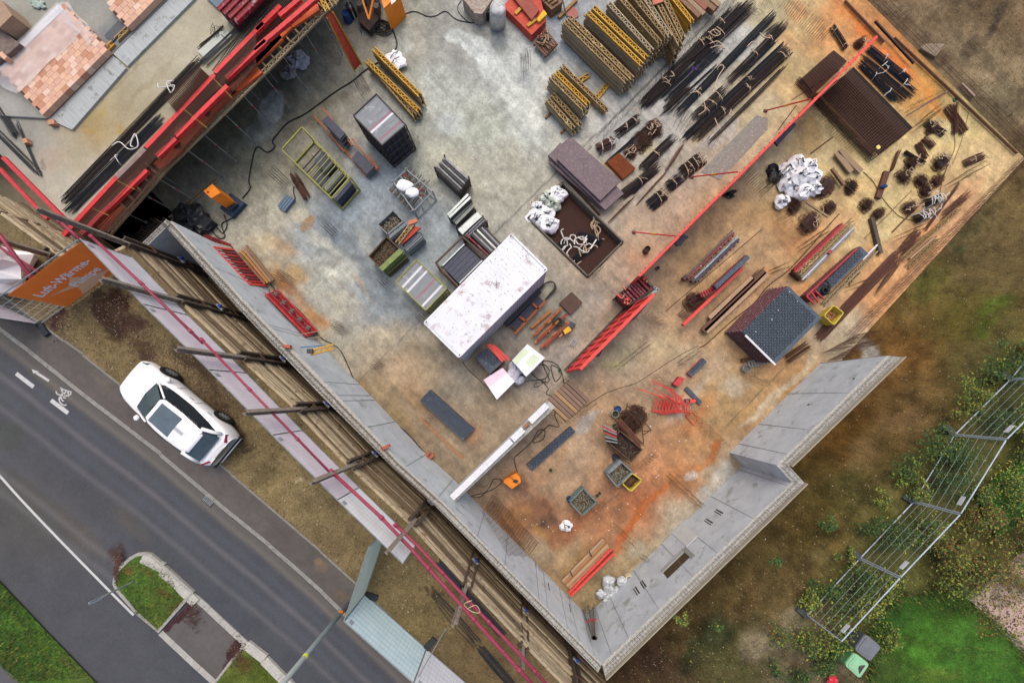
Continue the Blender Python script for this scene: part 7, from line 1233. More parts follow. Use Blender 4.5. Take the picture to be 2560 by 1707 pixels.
mb=MB();mb.blob(P(33,20,260,.4),(.35,.5,.3),.3,10,seed=3);mb.blob(P(33,60,330,.3),(.3,.25,.25),.3,8,seed=4);solo('plastic_wrap','crumpled translucent plastic between the two foam blocks','plastic sheet',mb,M('wrap_lilac','d0d0dc','b3b3c2',scale=5,rough=.4,bump=.4),smooth=True)
mb=MB();mb.bar(P(23,-60,1390,.3),P(23,250,1080,.3),.3,.3);solo('steel_channel','black steel channel lying along the container side','steel beam',mb,m_bluebar)
slab3(23,[(235,1130),(290,1180),(40,1440),(-20,1400)],.35,.25,'navy sheet in an orange timber frame beside the container',m_navy,MATS['rail_orange'],patt=False)
planks(23,[(305,1175,20,1480,'long orange brown timber beside the container'),(190,1200,240,1250,'short orange crosspiece upper, on the navy sheet'),(70,1320,130,1365,'short orange crosspiece lower, on the navy sheet')],.38,.12,.1,'#',MATS['rail_orange'],'timber')
mb=MB();[mb.tube(spline([P(23,300,1170,.15+.02*k),P(23,335+8*k,1120,.2),P(23,385+6*k,1060,.2),P(23,375,1010-3*k,.2),P(23,310,1020-4*k,.2),P(23,250,1080-4*k,.2)]),.025,6)for k in range(4)];solo('hose_loop','looped black hose at the container corner','hose',mb,m_cab)
m_og=[M('timber_orange2','c0804a','96582f',scale=6,rough=.85,spots='6b3d28',var=.1),M('timber_orange3','a8643c','7d4428',scale=6,spots='5c3322'),M('timber_red3','8c4230','6b3024',scale=6)]
TL=[(355,1265,175,1420),(450,1240,190,1500),(500,1295,235,1535),(400,1360,210,1560),(520,1370,260,1600),(440,1450,300,1590),(350,1330,240,1450)]
for i,t in enumerate(TL):planks(23,[(*t,['first','second','third','fourth','fifth','sixth','seventh'][i])],.12+.08*(i%3),.14,.12,'# from the left of the short orange timbers right of the container',m_og[i%3],'timber',grp='orange timbers right of the container')
for i in range(9):c=P(23,250+random.uniform(-30,230),1430+random.uniform(-90,60),.42);mb=MB();mb.bar(c-UU*.12,c+UU*.12,.09,.07);solo('timber_piece','loose bit of orange timber on the timbers right of the container','timber',mb,m_og[i%2],'bits on the orange timbers')
mb=MB();mb.prism(Q(23,[(530,1360),(585,1385),(520,1440),(440,1480),(430,1440)],.3),.05);solo('navy_scrap','dark navy board scrap under the yellow plate','board',mb,m_navy);mb=MB();mb.prism(Q(23,[(515,1405),(545,1440),(485,1480),(465,1445)],.5),.42);solo('yellow_plate','small bright yellow plate on the orange timbers','plate',mb,MATS['yellow_bright'])
wireheap(P(23,430,1370,.3),.3,.3,40,m_bar,'small tangle of dark wire on the orange timbers',.2,.12,0,seed=41)
r=thing('steel_brackets','pale steel brackets on the floor near the foam blocks','brackets',P(23,570,1540,0));
for i in range(3):mb=MB();mb.bar(P(23,520+i*20,1580+i*4,.1),P(23,570+i*14,1510+i*10,.1),.05,.05);mb.build('bracket',m_steel,r)
r=thing('plank_cover','square cover of weathered planks on the floor near the cable knot','plank cover',P(33,510,515,0));q4=Q(33,[(520,325),(710,505),(500,710),(300,525)],.12)
for i in range(8):mb=MB();t0,t1=i/8+.008,(i+1)/8-.01;mb.prism([q4[0].lerp(q4[3],t0),q4[0].lerp(q4[3],t1),q4[1].lerp(q4[2],t1),q4[1].lerp(q4[2],t0)],.03);mb.build('plank',[M('cover_plank','8d7464','6f5a4c',grain='v',var=.12),M('cover_plank_tan','ab8a64','8b6e50',grain='v')][i in(4,7)],r)
mb=MB();mb.prism([p-Vector((0,0,.1))for p in q4],-.02);mb.build('dark_gap',m_dark,r)
r=thing('orange_generator','small orange box machine with cables beside the partition wall','generator',P(33,10,1250,0));mb=MB();mb.prism(Q(33,[(35,1175),(75,1215),(80,1260),(0,1320),(-75,1260),(-70,1235)],.7),.0);mb.build('body',m_mo,r);mb=MB();mb.prism(Q(33,[(30,1232),(60,1245),(35,1268),(5,1252)],.76),.7);mb.build('motor',m_fr,r);mb=MB();mb.tube([P(33,-30,1200,.8),P(33,60,1270,.8)],.015,6);mb.build('handle',m_fr,r)
sack(P(43,490,125),.36,'small white sack with a dark opening near the lower coupler box',m_sack,31,sq=.6)
for i in range(7):planks(43,[(460+i*13,640+i*13,830+i*14,255+i*17,['first','second','third','fourth','fifth','sixth','seventh'][i])],.16+.05*(i%2),.13,.12,'# from the left of the brown beams lying by the red ones at the bottom',[m_pu[1],m_pu[0],M('beam_orange','9c7040','7d5830',grain='u'),m_pu[1],m_pu[0],m_pu[1],m_pu[2]][i],'timber','timber_beam','brown beams at the bottom')
for i,(x0,y0,x1,y1)in enumerate([(515,745,905,345),(535,770,925,385)]):mb=MB();mb.bar(P(43,x0,y0,.45),P(43,x1,y1,.45),.11,.11);[mb.bar(P(43,x0,y0,.45).lerp(P(43,x1,y1,.45),t)+Vector((0,0,.01)),P(43,x0,y0,.45).lerp(P(43,x1,y1,.45),t+.02)+Vector((0,0,.01)),.14,.13)for t in(.15,.7)];solo('red_beam',['left','right'][i]+' bright red beam beside the brown beams at the bottom','steel beam',mb,m_redb)
for x,y in((540,570),(715,390)):mb=MB();mb.bar(P(43,x-12,y-25,.4),P(43,x+12,y+25,.4),.05,.05);solo('clamp_band',('lower' if x<600 else 'upper')+' dark band across the brown beams at the bottom','clamp',mb,m_bar)
m_film2=M('bag_clear','c3c8cb','8d9599',scale=9,rough=.3,bump=.5)
for i,(x,y,r_,lb)in enumerate([(880,640,.36,'largest one'),(1000,640,.3,'right one beside the white ring'),(935,730,.26,'lower right one'),(820,755,.28,'left one'),(890,770,.26,'middle one'),(860,815,.22,'lowest one'),(885,700,.3,'central one with yellow contents')]):
 mb=MB();mb.blob(P(43,x,y,.2),(r_,r_*.9,r_*.7),.3,10,seed=60+i);solo('plastic_bag','grey translucent bag by the lower right wall, '+lb,'bag',mb,m_film2,'translucent bags by the wall',smooth=True)
mb=MB();mb.ring(P(43,1058,598,0),.2,.08,.25,22);solo('white_ring','cream coloured ring standing at the lower right wall foot','ring',mb,M('cream','c9c0a4','b0a68a'),smooth=False)
for i in range(6):
 a=P(43,650+i*22,900-20*(i%3),.05);b=P(43,735+i*6,1150+10*(i%2),3.1);r=thing('steel_prop','steel prop leaning in the bottom wall corner','prop',a,0,'props leaning in the wall corner');mb=MB();mb.tube([a,b],.035,7);mb.build('tube',m_steel if i%2 else m_greybar,r);mb=MB();mb.tube([a.lerp(b,.45),a.lerp(b,.5)],.05,8);mb.build('red_band',m_rail,r);mb=MB();mb.box(b,(.13,.13,.02));mb.build('end_plate',m_fr,r)
mw=thing('rebar_mesh','rusty mesh sheets leaning on the basement wall below the partition wall','mesh sheet',P(42,2250,200,0));A,B,C_,D_=P(43,-40+100,20,.1),P(42,2080,25,3.2),P(43,10,540,3.0),P(43,130,330,.1)
A,B,C_,D_=W(1232,1252,.1),W(1204,1278,2.6),W(1290,1418,2.6),W(1325,1395,.1)
for k in range(1):
 mb=MB();o=Vector((.05*k,.04*k,.03*k))
 for i in range(15):t=i/14;mb.tube([A.lerp(D_,t)+o,B.lerp(C_,t)+o],.006,3)
 for i in range(13):t=i/12;mb.tube([A.lerp(B,t)+o,D_.lerp(C_,t)+o],.008,3)
 mb.build('mesh_sheet',m_rust,mw)
meshmat('rebar_mesh','rusty mesh lying flat at the foot of the lower left wall',[W(1232,1235),W(1345,1355),W(1325,1385),W(1214,1268)],.03,1,20,7,m_rust,.007)
r=thing('rung_shutter','bright red ladder shaped shutter frame leaning against the upper left wall','formwork',P(21,2150,880,0));q4=[P(21,1945,690,2.1),P(21,2125,712,.15),P(22,85,1035,.15),P(21,2265,1025,2.0)]
for i,j in((0,3),(0,1),(3,2)):mb=MB();mb.bar(q4[i],q4[j],.1,.12);mb.build('rail',m_redb,r)
mb=MB();mb.bar(q4[1],q4[2],.06,.12);mb.build('rail',m_wornred,r)
for i in range(1,11):mb=MB();mb.bar(q4[0].lerp(q4[3],i/11),q4[1].lerp(q4[2],i/11),.05,.1);mb.build('rung',m_wornred if i%2 else m_rail,r)
mb=MB();mb.prism([p-Vector((0,0,.14))for p in q4],0,drop=.04);mb.build('ply_back',M('ply_dkred','5e2226','47191c'),r)
mb=MB();mb.prism([P(21,1850,580,1.9),P(21,1885,568,1.9),P(21,2090,650,.5),P(21,2090,675,.5),P(21,1905,620,1.6)],0,drop=.15);solo('formwork_panel','short red panel at the wall end near the black plastic sheet','formwork panel',mb,M('red_short','c24848','8f3038',spots='9a8f8c'))
r=thing('formwork_panel','long dark red panel with clamps leaning low against the upper left wall','formwork panel',P(22,300,1300,0));q4=[P(22,78,1118,1.4),P(22,190,1080,.2),P(22,550,1455,.2),P(22,458,1505,1.3)];up_=Vector((.06,.06,.07));mb=MB();mb.prism(q4,0,drop=.12);mb.build('body',M('red_deep','b02830','8c2028',spots='d84040',spotscale=5),r)
for t in(.0,.33,.66,1):mb=MB();mb.bar(q4[0].lerp(q4[1],t)+up_,q4[3].lerp(q4[2],t)+up_,.05,.1);mb.build('rail',m_rail if t in(0,1)else m_wornred,r)
for i in range(5):mb=MB();c_=(q4[0].lerp(q4[3],(i+.5)/5)+q4[1].lerp(q4[2],(i+.5)/5))/2+up_*2;mb.box(c_,(.3,.08,.08),R(20));mb.box(c_,(.08,.26,.06),R(20));mb.build('clamp',m_greybar,r)
for i in range(4):planks(21,[(2180+i*22,740-i*22,2420+i*25,1020-i*10,['first','second','third','fourth'][i])],.15+.08*i,.13,.1,'# from the left of the brown beams beside the red ladder frame',[m_pl[0],M('plank_o','b58348','916436',grain='v'),m_pl[1],m_pl[0]][i],'timber','timber_beam','brown beams beside the red frame')
r=thing('beam_clamp','yellow girder piece and blue prop hooked over the wall top','girder',P(32,600,60,2));girder(P(32,500,80,4.05),P(32,720,25,4.0),'yellow girder piece lying across the basement wall top','ye');mb=MB();mb.tube([P(32,410,30,4.1),P(32,640,10,4.1)],.03,6);mb.build('blue_tube',M('tube_blue','5b7c9a','486680'),r);mb=MB();mb.box(P(32,495,65,4.15),(.25,.2,.15));mb.build('dark_clamp',m_fr,r)
for i,(x0,y0,x1,y1)in enumerate([(360,1490,620,1440),(410,1530,640,1490)]):mb=MB();mb.tube([P(22,x0,y0,3.2),P(22,x1,y1,3.2)],.015,5);solo('thin_rod',['upper','lower'][i]+' thin pale rod above the wall top near the yellow girder piece','rod',mb,m_pu[1])
for i,(x0,y0,x1,y1,lb)in enumerate([(1150,955,1220,920,'on the wall top by the shoring pile'),(1540,1040,1580,985,'left one at the wall foot'),(1560,1060,1625,1000,'right one at the wall foot'),(255,20,320,25,'on the wall top far up')]):mb=MB();z=4.1 if i in(0,3)else.3;mb.bar(P(32,x0,y0,z),P(32,x1,y1,z),.14,.16);solo('red_block','small salmon red timber block '+lb,'block',mb,M('block_red','b0604c','8c4a3c',spots='6b3428'))
for i in range(7):pass
for i in range(10):t=i/9;mb=MB();c=P(32,1515+t*350,690+t*330,.015);mb.box(c,(.3,.22,.03),R(-42));solo('floor_plate','square tan plate set in a row on the brown floor','plate',mb,M('floor_tan','9c7654','7c624c',scale=6,spots='a8683e'),'row of tan plates beside the long navy plate')
r=meshmat('rebar_mesh_stack','largest stack of dark brown mesh mats near the right corner',[P(14,500,870,.7),P(14,780,600,.7),P(14,1330,1170,.7),P(14,1010,1420,.7)],.05,3,20,30,M('rust_top','6e4631','543424',scale=8),.007,.2,low_mat=m_bar);meshmat('rebar_mesh_stack','smaller stack of dark mesh mats left of the long red shutter',[P(14,330,690,.6),P(14,600,450,.6),P(14,730,560,.6),P(14,440,830,.6)],.05,3,15,10,MATS['rust_top'],.007,.2,low_mat=m_bar)
mb=MB();mb.prism(Q(14,[(500,875),(780,610),(1320,1165),(1010,1410)],.04),.005);solo('mesh_shade_plate','dark plate painting the shade under the largest mesh stack','mesh sheet',mb,M('mesh_shadow','120d0b','1b1310',scale=20));mb=MB();mb.prism(Q(14,[(300,720),(600,460),(720,560),(440,830)],.04),.005);solo('mesh_shade_plate','dark plate painting the shade under the smaller mesh stack','mesh sheet',mb,MATS['mesh_shadow'])  # solid dark plates stand in for the shade between the mesh bars
bundle(P(14,250,730,.05),P(14,950,1430,.05),.35,22,m_rb2,'rebar bundle: along the lower left side of the largest mesh stack',height=.25,stag=.2)
mb=MB();mb.cyl(P(14,1003,1345,.85),.11,.03,20);solo('yellow_disc','small pale yellow disc on the corner of the largest mesh stack','disc',mb,M('disc_yellow','d6cc70','c4ba60'))
for i,(x0,y0,x1,y1,w,m,lb)in enumerate([(860,480,1330,880,.5,1,'wide blue black one right of the long red shutter'),(900,440,1300,760,.3,1,'thick black one with a white tag'),(820,560,1250,920,.5,0,'brown one between the mesh stack and the thick black one'),(830,590,1160,940,.25,1,'black one touching the mesh stack')]):bundle(P(14,x0,y0,.03),P(14,x1,y1,.03),w,30,[m_bar,m_bluebar][m],'rebar bundle: '+lb,height=.25,straps=(.35,.75)if m else(),stag=.3,strapmat=m_strapw)
for i,(x0,y0,x1,y1,w,lb,st)in enumerate([(570,250,700,460,.3,'dark rolled one near the upper end of the long red shutter',(.2,.85)),(1620,970,1790,1220,.5,'crossed dark one at the right rim, topmost',()),(1700,950,1690,1230,.2,'steeper dark one crossing the topmost at the right rim',()),(1420,1120,1600,1230,.4,'small one with curled straps right of the mesh stack',(.4,.8)),(1400,1260,1500,1350,.35,'reddish block like one below the curled straps',()),(1345,1310,1430,1460,.25,'short upright one below the reddish one',()),(1230,1390,1420,1500,.2,'short crossing one beside the upright one',()),(1770,1500,1960,1420,.4,'rightmost one with a long strap near the slab corner',(.4,.8)),(1110,1568,1180,1380,.1,'slim rod pair leading to the blue clamp',())]):bundle(P(14,x0,y0,.03),P(14,x1,y1,.03),w,30,m_rb2 if i%3 else m_bar,'rebar bundle: '+lb,height=.22,straps=st,stag=.1)
SH=[(14,1560,1490,.45,.4,5,'with many looped straps, below the slab corner group'),(24,1220,50,.35,.4,3,'wrapped in long pale straps right of the dark upright bars'),(24,1380,90,.3,.3,0,'plain dark one left of the striped bundles'),(24,1520,90,.28,.25,0,'plain dark one above the striped bundles'),(24,1420,180,.3,.25,2,'small strap tied one above the striped bundles'),(24,1270,330,.35,.3,3,'left of the two striped bundles'),(24,880,310,.35,.25,0,'reddish brown one with two white tags'),(24,990,390,.3,.2,0,'thin reddish one at the foot of the steel post'),(24,220,330,.4,.25,0,'left brown one below the white sack pile'),(24,360,470,.65,.5,4,'large dark one with curled straps below the white sack pile'),(24,540,330,.35,.3,0,'brown one right of the curled straps'),(24,500,150,.7,.45,0,'large dark one right of the white sack pile'),(24,740,140,.4,.35,0,'reddish loose one at the slab joint'),(14,1480,1180,.3,.2,2,'small one crowned with white straps near the right rim'),(14,1290,1500,.3,.25,2,'with one white strap beside the white sack pile'),(14,820,410,.2,.15,1,'tiny one near the upper end of the long red shutter')]
for i,(rc,x,y,sx,sy,st,lb)in enumerate(SH):wireheap(P(rc,x,y),sx,sy,150 if sx>.5 else 70,m_rust if 'reddish' in lb else m_rb2,'stirrup heap '+lb,.3+sx*.25,.14,st,seed=70+i,ang=45 if i%2 else-45)
for i,(x0,y0,x1,y1)in enumerate([(1410,300,1560,250),(1320,440,1470,375)]):bundle(P(24,x0,y0,.05),P(24,x1,y1,.05),.5,44,m_bar,'rebar bundle: black one densely wrapped in white straps, '+['upper','lower'][i]+' of two',height=.4,straps=(.1,.25,.4,.55,.7,.85),strapmat=m_strapw,stag=.05)
mb=MB();mb.bar(P(24,940,420,.12),P(24,1020,745,.12),.2,.2);solo('steel_post','dark steel post lying alone on the pale floor right of the girder pack','steel beam',mb,m_pile)
mb=MB();mb.bar(P(24,350,275,.3),P(24,545,410,.3),.1,.08);solo('timber_batten','tan batten stuck under the curled strap heap','batten',mb,m_pl[1]);mb=MB();mb.bar(P(24,1000,240,.1),P(24,1080,0,.1),.3,.14);solo('dark_bar_pack','upright looking pack of dark bars with a blue clamp','rebar bundle',mb,m_rb2);mb=MB();mb.blob(P(24,1055,130,.25),(.2,.1,.08),.2,6);solo('blue_clamp','small blue clamp on the dark bar pack','clamp',mb,MATS['bucket_blue'])
planks(14,[(620,1390,760,1568,'pale grey plank, left one below the mesh stack'),(650,1370,850,1568,'pale grey plank, right one below the mesh stack')],.15,.3,.08,'#',m_pl[1]);planks(24,[(580,-30,690,120,'dark beam below the pale planks')],.15,.14,.14,'#',m_pl[0],'timber')
mb=MB();mb.tube([P(14,390,1400,.05),P(14,590,1250,.05)],.03,6);solo('steel_rod','rusty rod left of the white sack pile','rod',mb,m_rb2)
for i,(x,y,r_)in enumerate([(130,20,.62),(230,-40,.6),(340,-20,.6),(260,70,.68),(370,80,.6),(150,130,.58),(290,210,.6),(390,160,.5),(100,290,.5),(200,190,.5)]):sack(P(24,x,y,.0+.25*(i in(3,6))),r_*.8,'crumpled white big sack in the pile right of the long red shutter',m_sack,80+i,straps=4,grp='white sacks piled right of the long red shutter')
mb=MB();mb.blob(P(24,60,20,.15),(.35,.5,.25),.4,8,seed=9);solo('black_bag','black crumpled bag at the left of the white sack pile','bag',mb,MATS['plastic_black'])
mb=MB();mb.prism(Q(13,[(2230,1050),(1720,1568),(1900,1640),(2330,1180),(2330,1080)],.02),.004);struct('screed_strip',mb,M('screed_grey','807f79','6d6c67',scale=4,rough=.7,spots='a9a59a',spotscale=9))
def row(rc,x0,y0,x1,y1,n,h,label,dbl=.2,mat=None,r=.008,j=.05,hook=True):
 a,b=P(rc,x0,y0),P(rc,x1,y1);d=(b-a).normalized();s=Vector((-d.y,d.x,0));rr=random.Random(n+int(x0));mb=MB()
 for i in range(n):
  for k in(-1,1):
   p=a.lerp(b,(i+.5)/n)+s*dbl/2*k;q_=p+Vector((rr.uniform(-j,j),rr.uniform(-j,j),h*rr.uniform(.85,1.1)));mb.tube([p,q_]+([q_-s*k*.06-Vector((0,0,.02))]if hook else[]),r,3,cap=False)
 solo('starter_row','row of upright starter bars '+label,'starter bars',mb,mat or m_rb3,'rows of starter bars in the slab')
m_rb3=M('rebar_olive','6e5f3a','4a3a28',scale=14,rough=.8)
for t in[(33,930,230,1240,-10,22,.7,'fern like, below the leaning red panel'),(33,1500,190,1680,60,14,.6,'left of the small navy red edged panel'),(33,1280,290,1460,400,14,.6,'above the red guard frames'),(33,500,700,760,520,20,.6,'along the lower right side of the plank cover'),(33,330,590,500,740,14,.6,'along the lower left side of the plank cover'),(33,1120,1130,1290,990,14,.7,'right of the rusty skip'),(33,1590,600,1900,900,26,.6,'running from the red guard frames to the lower right wall'),(33,1400,1170,1720,1470,24,.5,'ending at the foot of the lower right wall'),(33,780,1500,870,1400,8,.6,'right of the lower left coupler box'),(33,2150,300,2300,370,10,.5,'below the ladder end'),(23,2080,60,2280,230,12,1.1,'right of the long red shutter above the black bag'),(24,-40,180,100,40,10,1.1,'left of the white sack pile'),(24,60,440,260,640,18,.9,'below the white sack pile'),(24,480,560,250,720,14,.8,'left of the girder pack'),(24,1130,620,1310,540,9,1.0,'on the pale floor left of the rim girders'),(24,680,1080,880,1010,10,.8,'right of the slim navy panel pack'),(24,1600,150,1830,0,10,1.0,'near the slab rim right of the striped bundles'),(24,-20,930,120,880,8,.9,'left end above the largest panel stack'),(14,380,1000,760,1400,24,.9,'along the lower left side of the largest mesh stack'),(14,100,60,480,400,24,.9,'between the bundle field and the stained strip'),(14,-60,20,100,70,8,.8,'at the top edge left of the stained strip'),(14,1290,1210,1500,1020,12,.8,'right of the largest mesh stack'),(14,1150,1060,1640,840,14,.4,'right of the blue black bundle'),(13,1400,1000,1700,1200,14,.9,'among the bundle ends in the middle'),(13,1450,1150,1850,1330,12,.7,'below the bundle field'),(23,150,350,250,250,8,.5,'at the upper left corner of the recess'),(23,720,960,820,850,9,.5,'at the lower right side of the recess'),(23,1190,1300,1350,1400,14,.6,'right of the navy console of the leaning panel'),(13,2010,10,780,1290,110,.45,'long grey hatched one left of the rebar field',.3,m_greybar),(33,440,370,560,280,12,.5,'between the cable knot and the leaning red panel'),(43,900,100,1120,300,14,.4,'on the rust stained floor above the lower right wall'),(43,140,410,260,540,8,.5,'at the foot of the lower left wall'),(33,1000,1450,860,1560,8,.4,'below the yellow rimmed tub'),(43,1170,400,1240,440,5,.5,'touching the lower right wall foot')]:row(*t)
def rim(p0,p1,n,label,h=.8,s=.25):
 a,b=W(*p0),W(*p1);mb=MB();rr=random.Random(n);d=(b-a).normalized();v_=Vector((-d.y,d.x,0))
 for i in range(n):
  for k in(0,1):p=a.lerp(b,(i+.5)/n)+v_*s*(k-.5);mb.tube([p,p+Vector((rr.uniform(-.04,.04),rr.uniform(-.04,.04),h*rr.uniform(.8,1.1)))],.008,3,cap=False)
 for k in(0,1):mb.tube([a+v_*s*(k-.5)+Vector((0,0,.3)),b+v_*s*(k-.5)+Vector((0,0,.3))],.01,4);mb.tube([a+v_*s*(k-.5)+Vector((0,0,.6)),b+v_*s*(k-.5)+Vector((0,0,.6))],.008,4)
 solo('starter_row',label,'starter bars',mb,m_rb2)
rim((2100,-60),(2553,380),120,'long row of starter bars along the upper right rim of the slab');rim((2552,400),(2110,846),120,'long row of starter bars along the right rim of the slab down to the wall',.6);rim((2062,892),(2150,845),40,'dense rusty starter bars at the upper end of the lower right wall',1.6,.5)
kb=MB();kb.bar(P(14,700,10,.12),P(14,1060,385,.12),.06,.15);kb.bar(P(14,1150,345,.12),P(14,2270,1400,.12),.05,.14);solo('edge_timber','thin timber upstand along the upper right rim of the slab','timber',kb,m_pl[0])
kb=MB();kb.bar(P(14,975,195,.2),P(14,1330,580,.2),.08,.1);solo('dark_batten','dark batten at the orange stained rim of the slab','batten',kb,m_bar)
kb=MB();kb.tube([P(14,1260,1060,.1),P(14,1640,830,1.6)],.03,6);kb.tube([P(14,1400,970,.3),P(14,1625,840,1.6)],.04,6);solo('push_pull_prop','pinkish slim prop standing alone near the right rim','brace',kb,M('prop_pink','a8848c','8c6a72'))
kb=MB();kb.prism(Q(14,[(1390,440),(1430,400),(1610,400),(1530,520)],.12),-.05);solo('stone_slab','irregular pale stone slab on the brown soil, upper right','stone',kb,M('stone_pale','948671','7c6f5c',scale=5,bump=.3,spots='5c5040'));kb=MB();kb.bar(P(14,1765,760,.1),P(14,1880,880,.1),.12,.08);solo('timber_batten','thin pinkish batten on the brown soil','batten',kb,MATS['patio_stone'])
def car():
 K=1.07;c0=W(427.7,932.7,ZS+.35);c1=W(559.4,1042.3,ZS+.35);f=(c0-c1);f.z=0;wb=f.length;f.normalize();rt=Vector((f.y,-f.x,0))
 o=(c0+c1)/2-rt*.93;o.z=ZS;r=thing('parked_car','white estate car with a grey sunroof parked half on the verge','car',o)
 Pn=lambda x,y,z:o+f*x-rt*y+Vector((0,0,z))
 m_p=M('car_white','f2f3f3','e9eaea',rough=.18,spec=.6);m_gl=M('car_glass','1c2426','141a1c',rough=.08,spec=.8);m_gg=M('windscreen','44545a','323f45',rough=.06,spec=.9);m_bk=M('car_black','16171a','0f1012',rough=.5)
 def loft(secs,n=48):
  xs=np.array([s[0]for s in secs]);A=np.array([s[1]for s in secs]);t=np.linspace(0,1,len(secs));tt=np.linspace(0,1,n);X=np.interp(tt,t,xs)
  D=[np.interp(X[::1],xs[::-1],A[::-1,k])if xs[0]>xs[-1]else np.interp(X,xs,A[:,k])for k in range(A.shape[1])];ker=np.array([1,2,3,2,1])/9
  D=[np.convolve(np.pad(d,2,'edge'),ker,'valid')for d in D];return X,D
 secs=[(2.5,(.60,.62)),(2.42,(.74,.72)),(2.2,(.85,.80)),(1.8,(.91,.88)),(1.2,(.93,.97)),(.7,(.93,1.0)),(0,(.93,1.02)),(-1,(.94,1.05)),(-1.6,(.94,1.08)),(-2.1,(.88,1.06)),(-2.35,(.8,1.0)),(-2.5,(.7,.86))]
 X,(Wd,Zt)=loft(secs);prof=[(.9,.25),(.97,.38),(1.0,.55),(1.0,.7),(.985,.85),(.94,.94),(.84,.985),(.6,1.0),(.3,1.015),(0,1.02)]
 mb=MB();vs=[];pr2=[(-w,h)for w,h in prof]+[(w,h)for w,h in prof[-2::-1]];m=len(pr2)
 for x,w,z in zip(X,Wd,Zt):
  for a,b in pr2:vs.append(Pn(x,a*w,.2 if b<.3 else b*z))
 n=len(X);fs=[(i*m+j,i*m+j+1,(i+1)*m+j+1,(i+1)*m+j)for i in range(n-1)for j in range(m-1)]+[tuple(range(m)),tuple(range((n-1)*m,n*m))[::-1]];fs+=[(i*m,(i+1)*m,(i+1)*m+m-1,i*m+m-1)for i in range(n-1)]
 mb.add(vs,fs);mb.build('body',m_p,r,smooth=True)
 base=[(1.1,.55),(.85,.74),(.3,.80),(-.6,.82),(-1.5,.78),(-2.0,.68),(-2.22,.5)];roof=[(.28,.42),(.15,.55),(-.2,.60),(-.7,.61),(-1.3,.59),(-1.6,.55),(-1.75,.42)]
 def ringp(L,z,dz=0):return[Pn(x,w,z)for x,w in L]+[Pn(x,-w,z)for x,w in L[::-1]]
 zb=1.0;zr=1.44;mb=MB();B=ringp(base,zb);T=ringp(roof,zr);N=len(B);mb.add(B+T,[(i,(i+1)%N,N+(i+1)%N,N+i)for i in range(N)]);mb.build('side_windows',m_gl,r)
 mb=MB();a=[Pn(x,w,z)for x,w,z in((1.12,.62,1.005),(1.12,-.62,1.005),(.27,-.47,1.445),(.27,.47,1.445))];mid_=[Pn(1.2,0,1.005),Pn(.33,0,1.46)];up=Vector((0,0,.02))+f*.02
 mb.add([p+up for p in(a[0],mid_[0],a[1],a[2],mid_[1],a[3])],[(0,1,4,5),(1,2,3,4)]);mb.build('windscreen',m_gg,r)
 mb=MB();a=[Pn(x,w,z)for x,w,z in((-1.72,.5,1.455),(-1.72,-.5,1.455),(-2.2,-.62,1.1),(-2.2,.62,1.1))];up=Vector((0,0,.03))-f*.03;mb.add([p+up for p in a],[(0,1,2,3)]);mb.build('rear_window',m_gg,r)
 mb=MB();Rr=[(.3,.46),(.1,.58),(-.3,.625),(-.9,.625),(-1.4,.6),(-1.7,.54),(-1.84,.42)];lay=[(1.0,0),(.93,.035),(.7,.06),(.35,.075),(.0,.08)];vs=[]
 for s,dz in lay:vs+=[Pn(x if s>.9 else x*(.5+.5*s)-.75*(1-s)*.5,w*s,zr+dz)for x,w in Rr]+[Pn(x if s>.9 else x*(.5+.5*s)-.75*(1-s)*.5,-w*s,zr+dz)for x,w in Rr[::-1]]
 N=2*len(Rr);mb.add(vs,[(k*N+i,k*N+(i+1)%N,(k+1)*N+(i+1)%N,(k+1)*N+i)for k in range(len(lay)-1)for i in range(N)]+[tuple(range((len(lay)-1)*N,len(lay)*N))]);mb.build('roof',m_p,r,smooth=True)
 mb=MB();mb.prism([Pn(x,y,zr+.092)for x,y in((.12,-.42),(.12,.42),(-.85,.45),(-.85,-.45))],0,drop=.03);mb.build('sunroof',M('sunroof','5a6870','4a575f',rough=.1,spec=.7),r)
 for sg in(-1,1):
  mb=MB();mb.tube([Pn(1.08,sg*.68,1.02),Pn(.62,sg*.63,1.25),Pn(.2,sg*.58,1.45)],.035,6);mb.build('pillar',m_p,r,smooth=True);mb=MB();mb.tube([Pn(-1.62,sg*.58,1.45),Pn(-1.95,sg*.66,1.25),Pn(-2.15,sg*.72,1.06)],.075,6);mb.build('pillar',m_p,r,smooth=True)
  mb=MB();mb.tube([Pn(.2,sg*.6,1.47),Pn(-.7,sg*.64,1.49),Pn(-1.6,sg*.58,1.47)],.02,5);mb.build('roof_rail',m_bk,r)
  mb=MB();mb.blob(Pn(.88,sg*.98,1.0),(.1,.12,.08),.05,8);mb.build('mirror',m_p,r,smooth=True)
  mb=MB();mb.bar(Pn(-2.28,sg*.78,.92),Pn(-2.44,sg*.5,.92),.07,.14);mb.build('tail_light',M('tail_red','8c1a26','6b121c',rough=.2),r);mb=MB();mb.bar(Pn(2.28,sg*.72,.7),Pn(2.05,sg*.84,.76),.07,.1);mb.build('headlight',m_gg,r)
  for xx,nm in((.42,'door'),(-.52,'door')):mb=MB();mb.bar(Pn(xx,sg*.945,.35),Pn(xx,sg*.945,.98),.012,.012);mb.bar(Pn(xx-.55,sg*.95,.88),Pn(xx-.75,sg*.95,.88),.02,.03);mb.build('door_seam',MATS['plate_grey'],r)
